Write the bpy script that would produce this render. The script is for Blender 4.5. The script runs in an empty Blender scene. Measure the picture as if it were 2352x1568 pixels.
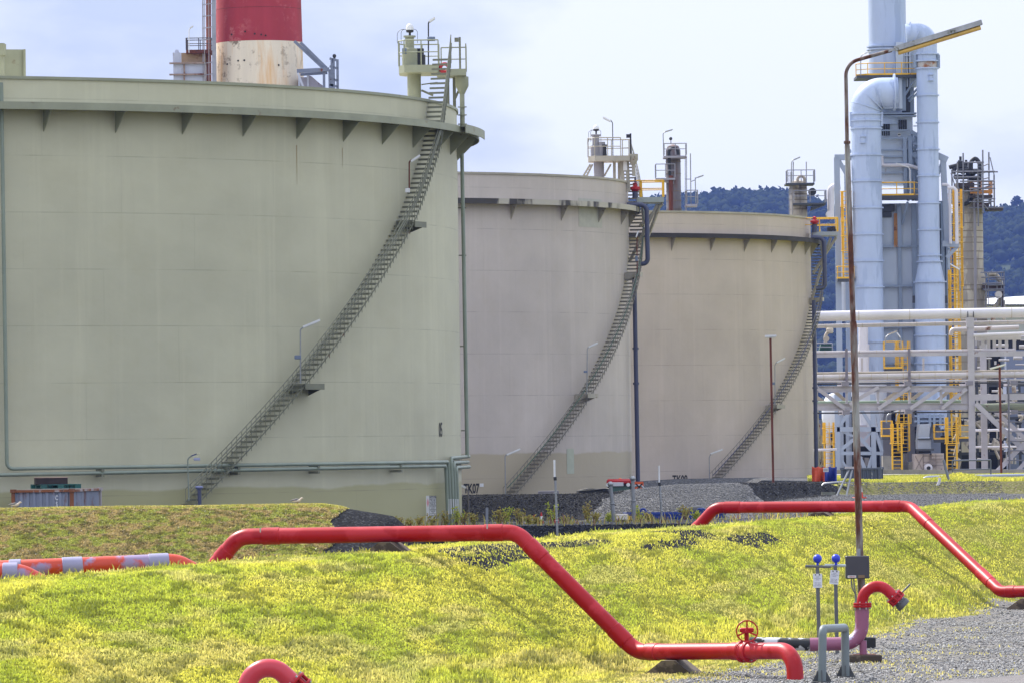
import bpy, math, random
import numpy as np
from mathutils import Vector, Matrix
random.seed(7)
rng = np.random.default_rng(11)
SC = bpy.context.scene
COL = SC.collection
PI = math.pi
W = {}                                    # world position of every object's origin

# ------------------------------------------------------------------ camera
FP = 13000.0                              # focal length in units of a 2352 wide frame
CAMZ = 5.0
PITCH, ROLL = math.radians(1.0445), math.radians(-0.77)
CM = Matrix.Rotation(PI / 2 + PITCH, 3, 'X') @ Matrix.Rotation(ROLL, 3, 'Z')
CAM = Vector((0, 0, CAMZ))
cd = bpy.data.cameras.new('camera')
cam = bpy.data.objects.new('camera', cd)
COL.objects.link(cam)
cam.location = CAM
cam.rotation_euler = CM.to_euler()
cd.sensor_width = 36.0
cd.lens = 36.0 * FP / 2352.0
cd.clip_start = 0.5
cd.clip_end = 20000
SC.camera = cam


def ray(x, y):
    return CM @ Vector(((x - 1176.0) / FP, -(y - 784.0) / FP, -1.0))


def U(x, y, d):
    """surveyed point: sight line x, y taken at the distance d"""
    v = ray(x, y)
    return CAM + v * (d / v.y)


def px(n, d):
    return n * d / FP


# parts of which every separate piece becomes an object of its own
EACH = set('''pipe_support foot upright ledger brace dark_bay wall concrete_wall gauge_fitting stiffener post strut bracket platform_leg
girder_brace label_strip louvre stub_post steelwork pipework small_pipework hanger_bracket elbow_seam clip roof_vent cable joint_line
side_steelwork leg paint_patch drain_pipe bolt_hole pipe_strap damper_shaft head_pipe flange_bolt clamp_bolt rust_streak upper_wall
upper_stiffener breech_column stair_brace drench_pipe'''.split())
# ------------------------------------------------------------------ mesh builder
class MB:
    def __init__(s):
        s.v = []
        s.f = []

    def add(s, vs, fs):
        n = len(s.v)
        s.v.extend(Vector(q) for q in vs)
        s.f.extend([tuple(i + n for i in q) for q in fs])
        return s

    def box(s, c, size, rz=0.0, bevel=0.0):
        cx, cy, cz = c
        a, b, h = size[0] / 2, size[1] / 2, size[2] / 2
        co, si = math.cos(rz), math.sin(rz)

        def P(x, y, z):
            return (cx + x * co - y * si, cy + x * si + y * co, cz + z)
        if bevel <= 0:
            vs = [P(x, y, z) for z in (-h, h) for x, y in ((-a, -b), (a, -b), (a, b), (-a, b))]
            return s.add(vs, [(3, 2, 1, 0), (4, 5, 6, 7), (0, 1, 5, 4), (1, 2, 6, 5), (2, 3, 7, 6), (3, 0, 4, 7)])
        e = bevel
        prof = [(-a + e, -b), (a - e, -b), (a, -b + e), (a, b - e), (a - e, b), (-a + e, b), (-a, b - e), (-a, -b + e)]
        inn = [(x * (a - e) / a, y * (b - e) / b) for x, y in prof]
        vs = [P(x, y, -h) for x, y in inn] + [P(x, y, -h + e) for x, y in prof] + [P(x, y, h - e) for x, y in prof] + [P(x, y, h) for x, y in inn]
        fs = [tuple(range(7, -1, -1)), tuple(range(24, 32))]
        for k in range(3):
            for i in range(8):
                j = (i + 1) % 8
                fs.append((k * 8 + i, k * 8 + j, k * 8 + 8 + j, k * 8 + 8 + i))
        return s.add(vs, fs)

    def beam(s, p, q, w, h, up=(0, 0, 1)):
        p, q = Vector(p), Vector(q)
        t = (q - p).normalized()
        u = Vector(up)
        sd = t.cross(u)
        if sd.length < 1e-4:
            sd = t.cross(Vector((0, 1, 0)))
        sd.normalize()
        u = sd.cross(t).normalized()
        vs = [e + sd * a * w / 2 + u * b * h / 2 for e in (p, q) for a, b in ((-1, -1), (1, -1), (1, 1), (-1, 1))]
        return s.add(vs, [(0, 1, 2, 3), (7, 6, 5, 4), (0, 4, 5, 1), (1, 5, 6, 2), (2, 6, 7, 3), (3, 7, 4, 0)])

    def ibeam(s, p, q, w, h, t=None, up=(0, 0, 1)):
        """I section: two flanges and a web (flanges normal to up)"""
        p, q = Vector(p), Vector(q)
        t = t or h * 0.1
        d = (q - p).normalized()
        u = Vector(up)
        sd = d.cross(u)
        if sd.length < 1e-4:
            sd = Vector((1, 0, 0))
        sd.normalize()
        u = sd.cross(d).normalized()
        o = u * (h / 2 - t / 2)
        s.beam(p + o, q + o, w, t, u)
        s.beam(p - o, q - o, w, t, u)
        s.beam(p, q, t, h - 2 * t, u)
        return s

    def tube(s, pts, r, n=10, cap=True):
        pts = [Vector(q) for q in pts]
        rs = r if isinstance(r, (list, tuple)) else [r] * len(pts)
        m = len(pts)
        tang = []
        for i in range(m):
            a = pts[max(i - 1, 0)]
            b = pts[min(i + 1, m - 1)]
            t = b - a
            if t.length < 1e-7:
                t = Vector((0, 0, 1))
            tang.append(t.normalized())
        ref = Vector((0, 0, 1)) if abs(tang[0].z) < 0.9 else Vector((0, 1, 0))
        nrm = (ref - tang[0] * ref.dot(tang[0])).normalized()
        vs = []
        for i in range(m):
            t = tang[i]
            nrm = nrm - t * nrm.dot(t)
            if nrm.length < 1e-5:
                nrm = t.orthogonal()
            nrm.normalize()
            b = t.cross(nrm)
            for k in range(n):
                a = 2 * PI * k / n
                vs.append(pts[i] + (nrm * math.cos(a) + b * math.sin(a)) * rs[i])
        fs = []
        for i in range(m - 1):
            for k in range(n):
                j = (k + 1) % n
                fs.append((i * n + k, i * n + j, (i + 1) * n + j, (i + 1) * n + k))
        if cap:
            fs.append(tuple(range(n - 1, -1, -1)))
            fs.append(tuple((m - 1) * n + k for k in range(n)))
        return s.add(vs, fs)

    def lathe(s, base, prof, n=24, axis=(0, 0, 1), cap=True):
        ax = Vector(axis).normalized()
        b = Vector(base)
        return s.tube_prof(b, ax, prof, n, cap)

    def tube_prof(s, b, ax, prof, n, cap):
        x = ax.orthogonal().normalized()
        y = ax.cross(x)
        vs = []
        for r, z in prof:
            r = max(r, 1e-4)
            for k in range(n):
                a = 2 * PI * k / n
                vs.append(b + ax * z + (x * math.cos(a) + y * math.sin(a)) * r)
        fs = []
        m = len(prof)
        for i in range(m - 1):
            for k in range(n):
                j = (k + 1) % n
                fs.append((i * n + k, i * n + j, (i + 1) * n + j, (i + 1) * n + k))
        if cap:
            fs.append(tuple(range(n - 1, -1, -1)))
            fs.append(tuple((m - 1) * n + k for k in range(n)))
        return s.add(vs, fs)

    def sphere(s, c, r, n=16, sz=1.0):
        prof = [(r * math.sin(PI * i / 10), -r * sz * math.cos(PI * i / 10)) for i in range(11)]
        return s.lathe(c, prof, n)

    def prism(s, poly, off):
        """polygon of 3d points pushed along off"""
        poly = [Vector(q) for q in poly]
        o = Vector(off)
        n = len(poly)
        vs = poly + [q + o for q in poly]
        fs = [tuple(range(n - 1, -1, -1)), tuple(range(n, 2 * n))]
        for i in range(n):
            j = (i + 1) % n
            fs.append((i, j, n + j, n + i))
        return s.add(vs, fs)

    def arc(s, c, r0, r1, z0, z1, a0, a1, n):
        """solid ring segment"""
        vs, fs = [], []
        for i in range(n + 1):
            a = a0 + (a1 - a0) * i / n
            co, si = math.cos(a), math.sin(a)
            for r, z in ((r0, z0), (r1, z0), (r1, z1), (r0, z1)):
                vs.append((c[0] + r * co, c[1] + r * si, z))
        for i in range(n):
            for k in range(4):
                j = (k + 1) % 4
                fs.append((i * 4 + k, i * 4 + j, i * 4 + 4 + j, i * 4 + 4 + k))
        fs += [(3, 2, 1, 0), tuple(n * 4 + k for k in range(4))]
        return s.add(vs, fs)

    def islands(s):
        par = list(range(len(s.v)))

        def fd(a):
            while par[a] != a:
                par[a] = par[par[a]]
                a = par[a]
            return a
        for f in s.f:
            r0 = fd(f[0])
            for q in f[1:]:
                par[fd(q)] = r0
        groups = {}
        for f in s.f:
            groups.setdefault(fd(f[0]), []).append(f)
        out = []
        for fs in groups.values():
            m, mp = MB(), {}
            for f in fs:
                for q in f:
                    if q not in mp:
                        mp[q] = len(m.v)
                        m.v.append(s.v[q])
                m.f.append(tuple(mp[q] for q in f))
            out.append(m)
        return out

    def build(s, name, mat, parent=None, loc=None, smooth=None, label=None):
        if name in EACH and parent is not None:
            obs = [m.build1(name, mat, parent, loc, smooth, label) for m in s.islands()]
            return obs[0]
        return s.build1(name, mat, parent, loc, smooth, label)

    def build1(s, name, mat, parent=None, loc=None, smooth=None, label=None):
        me = bpy.data.meshes.new(name)
        if parent is not None:
            o0 = W[parent]
        else:
            o0 = Vector(loc) if loc is not None else Vector((0, 0, 0))
        me.from_pydata([tuple(q - o0) for q in s.v], [], s.f)
        me.update()
        if smooth is not None:
            me.polygons.foreach_set('use_smooth', [True] * len(me.polygons))
            me.set_sharp_from_angle(angle=math.radians(smooth))
        ob = bpy.data.objects.new(name, me)
        COL.objects.link(ob)
        if mat is not None:
            me.materials.append(mat)
        W[ob] = o0.copy()
        if parent is not None:
            ob.parent = parent
        else:
            ob.location = o0
        if label:
            ob['label'] = label
        return ob


def thing(name, label, cat, loc, group=None):
    o = bpy.data.objects.new(name, None)
    COL.objects.link(o)
    o.location = Vector(loc)
    o.empty_display_size = 0.2
    W[o] = Vector(loc)
    return tag(o, label, cat, group)


def tag(o, label, cat, group=None, kind=None):
    if label:
        o['label'] = label
    if cat:
        o['category'] = cat
    if group:
        o['group'] = group
    if kind:
        o['kind'] = kind
    return o


KIDS = {}


def dup(root, loc, label=None, rz=0.0, sc=1.0):
    """copy a thing with its parts and sub-parts"""
    def cp(o, par):
        c = o.copy()
        COL.objects.link(c)
        if par is not None:
            c.parent = par
        for ch in KIDS.get(o) or list(o.children):
            cp(ch, c)
        return c
    c = cp(root, None)
    c.location = Vector(loc)
    W[c] = Vector(loc)
    if rz:
        c.rotation_euler.z = rz
    if sc != 1.0:
        c.scale = (sc, sc, sc)
    if label:
        c['label'] = label
    return c


def rnd(pts, rad, seg=6):
    """round the corners of a polyline"""
    pts = [Vector(q) for q in pts]
    out = [pts[0]]
    for i in range(1, len(pts) - 1):
        a, b, c = pts[i - 1], pts[i], pts[i + 1]
        u, v = (a - b), (c - b)
        ang = u.angle(v)
        if ang > PI - 0.02:
            out.append(b)
            continue
        t = min(rad / math.tan(ang / 2), u.length * 0.49, v.length * 0.49)
        rr = t * math.tan(ang / 2)
        u.normalize()
        v.normalize()
        ctr = b + (u + v).normalized() * (rr / math.sin(ang / 2))
        p, q = b + u * t, b + v * t
        e0, e1 = p - ctr, q - ctr
        tot = e0.angle(e1)
        for k in range(seg + 1):
            w = k / seg
            out.append(ctr + (e0 * math.sin((1 - w) * tot) + e1 * math.sin(w * tot)) / math.sin(tot))
    out.append(pts[-1])
    return out


def railing(mb, pts, h=1.0, r=0.025, step=1.5, mid=True, kick=0.0):
    """hand rail, knee rail and posts along a line of foot points"""
    pts = [Vector(q) for q in pts]
    up = Vector((0, 0, h))
    mb.tube([q + up for q in pts], r, 6)
    if mid:
        mb.tube([q + up * 0.52 for q in pts], r * 0.8, 6)
    for a, b in zip(pts[:-1], pts[1:]):
        n = max(1, int(round((b - a).length / step)))
        for i in range(n):
            q = a.lerp(b, i / n)
            mb.tube([q, q + up], r, 6)
        if kick:
            mb.beam(a + Vector((0, 0, kick / 2)), b + Vector((0, 0, kick / 2)), 0.012, kick)
    mb.tube([pts[-1], pts[-1] + up], r, 6)
    return mb


# ------------------------------------------------------------------ materials
def lin(c):
    return tuple(((q / 255.0) / 12.92 if q / 255.0 <= 0.04045 else ((q / 255.0 + 0.055) / 1.055) ** 2.4) for q in c)


class NT:
    def __init__(s, m):
        m.use_nodes = True
        s.t = m.node_tree
        s.t.nodes.clear()

    def n(s, typ, **kw):
        o = s.t.nodes.new(typ)
        for k, v in kw.items():
            if k.startswith('i_'):
                o.inputs[k[2:].replace('_', ' ')].default_value = v
            elif isinstance(v, tuple) and k == 'ins':
                pass
            else:
                setattr(o, k, v)
        return o

    def l(s, a, b):
        s.t.links.new(a, b)

    def coord(s, scale=(1, 1, 1), kind='Object'):
        tc = s.n('ShaderNodeTexCoord')
        mp = s.n('ShaderNodeMapping')
        mp.inputs['Scale'].default_value = scale
        s.l(tc.outputs[kind], mp.inputs['Vector'])
        return mp.outputs['Vector']

    def noise(s, vec, scale, detail=4, rough=0.55):
        o = s.n('ShaderNodeTexNoise')
        o.inputs['Scale'].default_value = scale
        o.inputs['Detail'].default_value = detail
        o.inputs['Roughness'].default_value = rough
        s.l(vec, o.inputs['Vector'])
        return o.outputs['Fac']

    def ramp(s, fac, a, b, lo=0.0, hi=1.0):
        o = s.n('ShaderNodeMapRange')
        o.inputs['From Min'].default_value = a
        o.inputs['From Max'].default_value = b
        o.inputs['To Min'].default_value = lo
        o.inputs['To Max'].default_value = hi
        s.l(fac, o.inputs['Value'])
        return o.outputs['Result']

    def math(s, op, a, b=None):
        o = s.n('ShaderNodeMath', operation=op)
        for i, q in enumerate((a, b)):
            if q is None:
                continue
            if isinstance(q, (int, float)):
                o.inputs[i].default_value = q
            else:
                s.l(q, o.inputs[i])
        return o.outputs[0]

    def mix(s, fac, a, b):
        o = s.n('ShaderNodeMix', data_type='RGBA')
        if isinstance(fac, (int, float)):
            o.inputs[0].default_value = fac
        else:
            s.l(fac, o.inputs[0])
        for i, q in ((6, a), (7, b)):
            if isinstance(q, tuple):
                o.inputs[i].default_value = (*q[:3], 1)
            else:
                s.l(q, o.inputs[i])
        return o.outputs[2]

    def out(s, color, rough=0.5, metal=0.0, bump=None, bs=0.3, bd=0.02, spec=0.5):
        b = s.n('ShaderNodeBsdfPrincipled')
        if isinstance(color, tuple):
            b.inputs['Base Color'].default_value = (*color[:3], 1)
        else:
            s.l(color, b.inputs['Base Color'])
        if isinstance(rough, (int, float)):
            b.inputs['Roughness'].default_value = rough
        else:
            s.l(rough, b.inputs['Roughness'])
        b.inputs['Metallic'].default_value = metal
        b.inputs['Specular IOR Level'].default_value = spec
        if bump is not None:
            bp = s.n('ShaderNodeBump')
            bp.inputs['Strength'].default_value = bs
            bp.inputs['Distance'].default_value = bd
            s.l(bump, bp.inputs['Height'])
            s.l(bp.outputs['Normal'], b.inputs['Normal'])
        o = s.n('ShaderNodeOutputMaterial')
        s.l(b.outputs[0], o.inputs['Surface'])
        return b


MATS = {}


def paint(name, col, rough=0.5, metal=0.0, var=0.12, scale=0.6, rust=0.0, rustcol=(112, 62, 34), rscale=1.6,
          stretch=1.0, second=None, samt=0.4, sscale=0.4):
    """painted or bare surface: uneven tone, dirt, optional rust blotches and a second worn colour"""
    if name in MATS:
        return MATS[name]
    m = bpy.data.materials.new(name)
    t = NT(m)
    v = t.coord()
    vs = t.coord((1, 1, stretch))
    c = lin(col)
    dk = tuple(q * (1 - 2.2 * var) for q in c)
    lt = tuple(min(1, q * (1 + var)) for q in c)
    k = t.mix(t.ramp(t.noise(vs, scale, 5, 0.6), 0.35, 0.68), dk, lt)
    k = t.mix(t.ramp(t.noise(v, scale * 9, 3), 0.3, 0.75, 0, 0.35), k, tuple(q * (1 - var) for q in c))
    if second is not None:
        k = t.mix(t.ramp(t.noise(vs, sscale, 5, 0.6), 0.62 - samt * 0.35, 0.66 - samt * 0.33), k, lin(second))
    rr = rough
    if rust > 0:
        rf = t.ramp(t.noise(vs, rscale, 6, 0.68), 0.66 - rust * 0.35, 0.74 - rust * 0.28)
        rc = t.mix(t.ramp(t.noise(v, rscale * 5, 3), 0.3, 0.7), lin(rustcol), tuple(q * 0.45 for q in lin(rustcol)))
        k = t.mix(rf, k, rc)
        rr = t.ramp(rf, 0, 1, rough, 0.85)
    t.out(k, rr, metal, t.noise(v, scale * 14, 3), 0.12, 0.01)
    MATS[name] = m
    return m


def plain(name, col, rough=0.6, metal=0.0):
    return paint(name, col, rough, metal, 0.06, 2.0)


def gravel(name, c1, c2, c3, sc=14.0, bs=0.9, big=0.15, green=None, gamt=0.3):
    m = bpy.data.materials.new(name)
    t = NT(m)
    v = t.coord((1, 1, 1))
    vo = t.n('ShaderNodeTexVoronoi', feature='F1')
    vo.inputs['Scale'].default_value = sc
    t.l(v, vo.inputs['Vector'])
    sep = t.n('ShaderNodeSeparateColor')
    t.l(vo.outputs['Color'], sep.inputs[0])
    k = t.mix(t.ramp(sep.outputs[0], 0.1, 0.9), lin(c1), lin(c2))
    k = t.mix(t.ramp(sep.outputs[1], 0.82, 0.9), k, lin(c3))
    k = t.mix(t.ramp(t.noise(v, big, 5, 0.65), 0.35, 0.7, 0, 0.7), k, lin(c1))
    if green is not None:
        g = t.math('MULTIPLY', t.ramp(t.noise(v, 0.35, 6, 0.7), 0.6 - gamt * 0.4, 0.75 - gamt * 0.4), t.ramp(t.noise(v, 7, 3), 0.35, 0.65))
        k = t.mix(g, k, lin(green))
    h = t.math('ADD', t.math('MULTIPLY', vo.outputs['Distance'], -1.0), t.noise(v, sc * 0.3, 3))
    t.out(k, 0.95, 0, h, bs, 0.05, 0.06)
    MATS[name] = m
    return m


def tankmat(name, col, patch, pz, pwav, lift=1.0):
    """weathered tank paint; the origin is on the tank axis at its foot"""
    m = bpy.data.materials.new(name)
    t = NT(m)
    tc = t.n('ShaderNodeTexCoord')
    sp = t.n('ShaderNodeSeparateXYZ')
    t.l(tc.outputs['Object'], sp.inputs[0])
    ang = t.math('ARCTAN2', sp.outputs[1], sp.outputs[0])
    u = t.math('MULTIPLY', ang, 28.0)
    cb = t.n('ShaderNodeCombineXYZ')
    t.l(u, cb.inputs[0])
    t.l(sp.outputs[2], cb.inputs[2])

    def mapped(sx, sz):
        mp = t.n('ShaderNodeMapping')
        mp.inputs['Scale'].default_value = (sx, 1, sz)
        t.l(cb.outputs[0], mp.inputs[0])
        return mp.outputs[0]
    c = lin(col)
    base = t.mix(t.ramp(t.noise(mapped(0.12, 0.16), 1.0, 6, 0.6), 0.3, 0.72), tuple(q * 0.82 for q in c), tuple(q * 1.09 for q in c))
    base = t.mix(t.ramp(t.noise(mapped(0.35, 0.5), 1.0, 7, 0.7), 0.5, 0.75, 0, 0.35), base, tuple(a * b for a, b in zip(c, (.84, .80, .70))))
    # run-down streaks
    st = t.ramp(t.noise(mapped(1.3, 0.045), 1.0, 5, 0.7), 0.52, 0.75, 0, 0.28)
    base = t.mix(st, base, tuple(min(1, q * 1.35) for q in c))
    st2 = t.ramp(t.noise(mapped(0.8, 0.03), 1.7, 5, 0.7), 0.58, 0.8, 0, 0.3)
    base = t.mix(st2, base, tuple(a * b for a, b in zip(c, (0.72, 0.66, 0.55))))
    st3 = t.ramp(t.noise(mapped(3.4, 0.035), 1.0, 5, 0.75), 0.60, 0.80, 0, 0.34)
    st3 = t.math('MULTIPLY', st3, t.ramp(t.noise(mapped(0.12, 0.10), 2.3, 3), 0.45, 0.62))
    base = t.mix(st3, base, tuple(a * b for a, b in zip(c, (0.62, 0.50, 0.36))))
    # repainted foot band with a wavy brush line
    wz = t.math('ADD', sp.outputs[2], t.ramp(t.noise(mapped(0.14, 0.0), 1.0, 6, 0.6), 0, 1, -pwav, pwav))
    base = t.mix(t.ramp(wz, pz - 0.05, pz + 0.05, 1, 0), base, lin(patch))
    # plate edges: girth welds and staggered upright welds
    zz = t.math('MODULO', sp.outputs[2], 2.21)
    g = t.math('LESS_THAN', zz, 0.035)
    row = t.math('FLOOR', t.math('DIVIDE', sp.outputs[2], 2.21))
    uu = t.math('MODULO', t.math('ADD', t.math('ADD', u, 400.0), t.math('MULTIPLY', row, 3.3)), 7.4)
    up = t.math('LESS_THAN', uu, 0.03)
    nz = t.ramp(t.noise(mapped(0.5, 0.5), 1.0, 4), 0.4, 0.6)
    seam = t.math('MULTIPLY', t.math('MAXIMUM', t.math('MULTIPLY', g, 0.36), t.math('MULTIPLY', up, 0.16)), t.math('ADD', t.math('MULTIPLY', nz, 0.9), 0.1))
    base = t.mix(seam, base, tuple(q * 0.35 for q in c))
    t.out(base, 0.55, 0, t.noise(mapped(0.30, 0.42), 1.0, 4), 0.5, 0.09, 0.4)
    MATS[name] = m
    return m


# value noise used for terrain and planting
_lat = rng.random((256, 256))


def vnoise(x, y):
    x = np.asarray(x, float)
    y = np.asarray(y, float)
    xi, yi = np.floor(x).astype(int), np.floor(y).astype(int)
    fx, fy = x - xi, y - yi
    fx, fy = fx * fx * (3 - 2 * fx), fy * fy * (3 - 2 * fy)
    a = _lat[xi & 255, yi & 255]
    b = _lat[(xi + 1) & 255, yi & 255]
    c = _lat[xi & 255, (yi + 1) & 255]
    d = _lat[(xi + 1) & 255, (yi + 1) & 255]
    return (a * (1 - fx) + b * fx) * (1 - fy) + (c * (1 - fx) + d * fx) * fy


def fbm(x, y, o=4):
    s, a, t = 0, 1.0, 0
    for i in range(o):
        s = s + a * vnoise(x * 2 ** i + 17 * i, y * 2 ** i + 31 * i)
        t += a
        a *= 0.5
    return s / t


def sstep(a, b, x):
    t = np.clip((x - a) / (b - a), 0, 1)
    return t * t * (3 - 2 * t)
# ------------------------------------------------------------------ terrain
def Xc(Y):
    return -2.75 + 0.26 * (np.asarray(Y, float) - 125)


_bx = (np.array([-400, 600, 1062, 1320, 1400, 1550, 1690, 1735, 1890, 2000, 2352, 3600.]) - 1176) / FP
_Yb = np.array([272, 272, 272, 270.5, 256, 250, 252, 284, 290, 298, 300, 300.])
_Yt = np.array([275.2, 275.2, 275.2, 274, 278, 285, 289, 288, 292, 302.5, 303, 303.])
_zt = np.array([2.5, 2.5, 2.57, 2.57, 2.6, 2.86, 2.88, 2.88, 2.8, 2.7, 2.7, 2.7])
_zb = np.array([1.3, 1.3, 1.3, 1.32, 1.6, 1.66, 1.75, 1.92, 2.25, 2.1, 2.07, 2.0])


def inner(X, Y):
    zp = 1.0 + 0.8 * sstep(-14, -8, X)
    z = 1.0 + (zp - 1.0) * sstep(219.3, 222.2, Y + 0.8 * (vnoise(X * 0.5, 3) - 0.5))
    r = X / np.maximum(Y, 1)
    yb, yt, zt, zb = (np.interp(r, _bx, q) for q in (_Yb, _Yt, _zt, _zb))
    z = np.where(Y > 222.2, zp + (zb - zp) * np.clip((Y - 222.2) / np.maximum(yb - 222.2, 1), 0, 1), z)
    z = z + (zt - z) * sstep(0, 1, (Y - yb) / (yt - yb))
    pit = sstep(2.8, 6.0, Y - yt) * (1 - sstep(0.036, 0.044, r)) * (1 - sstep(330, 345, Y))
    z = z + (0.3 - z) * pit
    z = z + (2.45 - z) * sstep(330, 395, Y)
    # grass hump by the pipe
    z = z + 0.34 * np.exp(-((X - 24.2) / 1.15) ** 2 - ((Y - 308) / 2.2) ** 2)
    # second grass bank
    e = np.interp(X + 0.5 * (vnoise(Y * 0.4, 9) - 0.5), [-6.4, -4.0, -2.5], [1, .80, 0])
    f = np.where(Y < 187.6, sstep(179, 187.2, Y), 1 - sstep(188.4, 193.5, Y))
    f = np.where(Y < 187.6, 0.5 * f + 0.5 * np.clip((Y - 179) / 8.2, 0, 1), f)
    return np.maximum(z, z + (3.1 - z) * f * e)


def H(X, Y):
    X = np.asarray(X, float)
    Y = np.asarray(Y, float)
    o = (X - Xc(Y)) * 0.968
    a = np.abs(o)
    crest = 2.7 + 0.10 * (vnoise(Y * 0.13, 5) - 0.5)
    a2 = np.maximum(a - 0.55, 0)
    b = crest - 0.60 * (np.sqrt(a2 * a2 + 0.16) - 0.4) * np.where(o > 0, 1.0, 0.95)
    b = b + 0.07 * (fbm(o * 0.8, Y * 0.10, 3) - 0.5) + 0.012 * (vnoise(X * 3, Y * 2) - 0.5)
    yard = 0.0 + 0.04 * (fbm(X * 0.4, Y * 0.3, 3) - 0.5)
    inn = inner(X, Y) + 0.05 * (fbm(X * 0.8, Y * 0.6, 3) - 0.5)
    g = np.where(o > 0, yard, inn)
    far = sstep(255, 268, Y)
    g = np.where(o > 0, g * (1 - far) + inn * far, g)
    b = b * (1 - far) + (g - 3) * far
    k = 0.12
    return np.maximum(b, g) + k * np.exp(-np.abs(b - g) / k) * 0.35


def h1(x, y):
    return float(H(np.array([x]), np.array([y]))[0])


def gnd(x, d, dz=0.0):
    """point on the ground at sight column x and distance d"""
    v = ray(x, 1020)
    X = v.x / v.y * d
    return Vector((X, d, h1(X, d) + dz))


gr_dark = gravel('shade_blackened_gravel', (16, 17, 19), (38, 39, 43), (74, 76, 80), 17, 0.5)  # shade on the steep bank faces is put into this near-black colour
gr_light = gravel('grey_gravel', (60, 60, 62), (98, 98, 100), (140, 140, 140), 12, 0.6, 0.1)
gr_yard = gravel('yard_gravel', (92, 90, 89), (134, 131, 130), (170, 166, 162), 22, 0.6, 0.3, (128, 122, 70), 0.2)
gr_bank = gravel('weedy_gravel', (74, 66, 52), (112, 104, 84), (150, 140, 120), 10, 1.0, 0.25, (96, 100, 44), 0.8)


def soil(name, a, b, c):
    m = bpy.data.materials.new(name)
    t = NT(m)
    v = t.coord()
    k = t.mix(t.ramp(t.noise(v, 0.8, 6, 0.7), 0.35, 0.65), lin(a), lin(b))
    k = t.mix(t.ramp(t.noise(v, 9, 4, 0.7), 0.45, 0.7), k, lin(c))
    t.out(k, 0.95, 0, t.noise(v, 22, 4, 0.7), 0.8, 0.06, 0.1)
    return m


turf = soil('turf_soil', (104, 108, 34), (140, 136, 52), (78, 82, 26))
turf2 = soil('rough_turf', (92, 84, 42), (112, 108, 50), (66, 66, 26))


def grid_objects(us, vs, pos, classify, defs):
    """one height grid split by surface into separate sheets that share their edges"""
    nu, nv = len(us), len(vs)
    A, B = np.meshgrid(us, vs, indexing='ij')
    X, Y = pos(A, B)
    Z = H(X, Y)
    co = np.stack([X, Y, Z], -1).reshape(-1, 3)
    idx = np.arange(nu * nv).reshape(nu, nv)
    q = np.stack([idx[:-1, :-1], idx[1:, :-1], idx[1:, 1:], idx[:-1, 1:]], -1).reshape(-1, 4)
    cx = co[q].mean(1)
    cl = classify(cx[:, 0], cx[:, 1], cx[:, 2])
    for k, (name, mat) in defs.items():
        f = q[cl == k]
        if len(f) == 0:
            continue
        used, inv = np.unique(f, return_inverse=True)
        me = bpy.data.meshes.new(name)
        me.from_pydata(co[used].tolist(), [], inv.reshape(-1, 4).tolist())
        me.polygons.foreach_set('use_smooth', [True] * len(me.polygons))
        me.materials.append(mat)
        ob = bpy.data.objects.new(name, me)
        COL.objects.link(ob)
        tag(ob, None, None, None, 'structure')
        W[ob] = Vector((0, 0, 0))


def nearpos(o, y):
    j = 0.35 * (vnoise(y * 1.7, o * 0.9 + 40) - 0.5) * np.clip((np.abs(o) < 12), 0, 1)
    return Xc(y) + (o + j) / 0.968, y


def yard_edge(Y):
    return 7.0 + 2.0 * (fbm(np.asarray(Y) * 0.13, 7.7, 3) - 0.5) + 1.0 * (fbm(np.asarray(Y) * 0.9, 2.7, 2) - 0.5) - 0.04 * np.clip(np.asarray(Y) - 130, 0, 60)


def bare_mask(o, Y):
    return (fbm(o * 1.5 + 3, Y * 0.14, 4) > .58) & (o > -.9) & (o < 1.5 + .5 * vnoise(Y, 2)) & (Y > 126) & (Y < 158)


def nearclass(X, Y, Z):
    o = (X - Xc(Y)) * 0.968
    c = np.full(X.shape, 3)                                     # basin floor
    c[(o < -2.6) & (Y > 223.0 - 0.6 * vnoise(X * 2, Y))] = 4                             # pad
    w = fbm(Y * 0.6, X * 0.6, 3)
    c[(X < -6.3 + 1.2 * (w - 0.5) + 0.12 * (Y - 183)) & (Y > 178.7) & (Y < 193.5) & (o < -2.6)] = 2
    c[(o < -2.6) & (Y > 235) & (X / Y > 0.0085)] = 5
    c[(o > -3.2 - 0.8 * w) & (o < yard_edge(Y))] = 1
    c[(o > -2.9) & (o < -0.7) & (Y > 126) & (Y < 152) & (w < 0.56)] = 3
    c[bare_mask(o, Y)] = 3
    c[o >= yard_edge(Y)] = 0
    return c


us = np.concatenate([np.arange(-60, -20, 2.0), np.arange(-20, -4, 0.55), np.arange(-4, 9, 0.24), np.arange(9, 40, 0.9)])
vs = np.concatenate([np.arange(60, 76, 2.0), np.arange(76, 262.3, 0.42)])
grid_objects(us, vs, nearpos, nearclass, {0: ('gravel_yard', gr_yard), 1: ('grass_berm', turf), 2: ('grass_bank', turf2),
                                          3: ('gravel_basin', gr_dark), 4: ('gravel_pad', gr_light), 5: ('gravel_ramp', gr_light)})


def farclass(X, Y, Z):
    r = X / Y
    yb, yt = np.interp(r, _bx, _Yb), np.interp(r, _bx, _Yt)
    c = np.full(X.shape, 0)
    dark = ((r < 0.0105 + (Y - 262) * 0.0006) | ((r > 0.0415 - (Y - 285) * 0.0006) & (r < 0.058))) & (Y > yb - 1) & (Y < yt + 1.2)
    c[dark] = 1
    c[(r > 0.058) & (Y > yb - 0.5) & (Y <= yt)] = 2
    c[(r > 0.058 - 0.003 * vnoise(Y * 0.7, 1)) & (Y > yt + 0.2) & (Y < 388)] = 3
    c[(Y >= 388)] = 4
    return c


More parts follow.
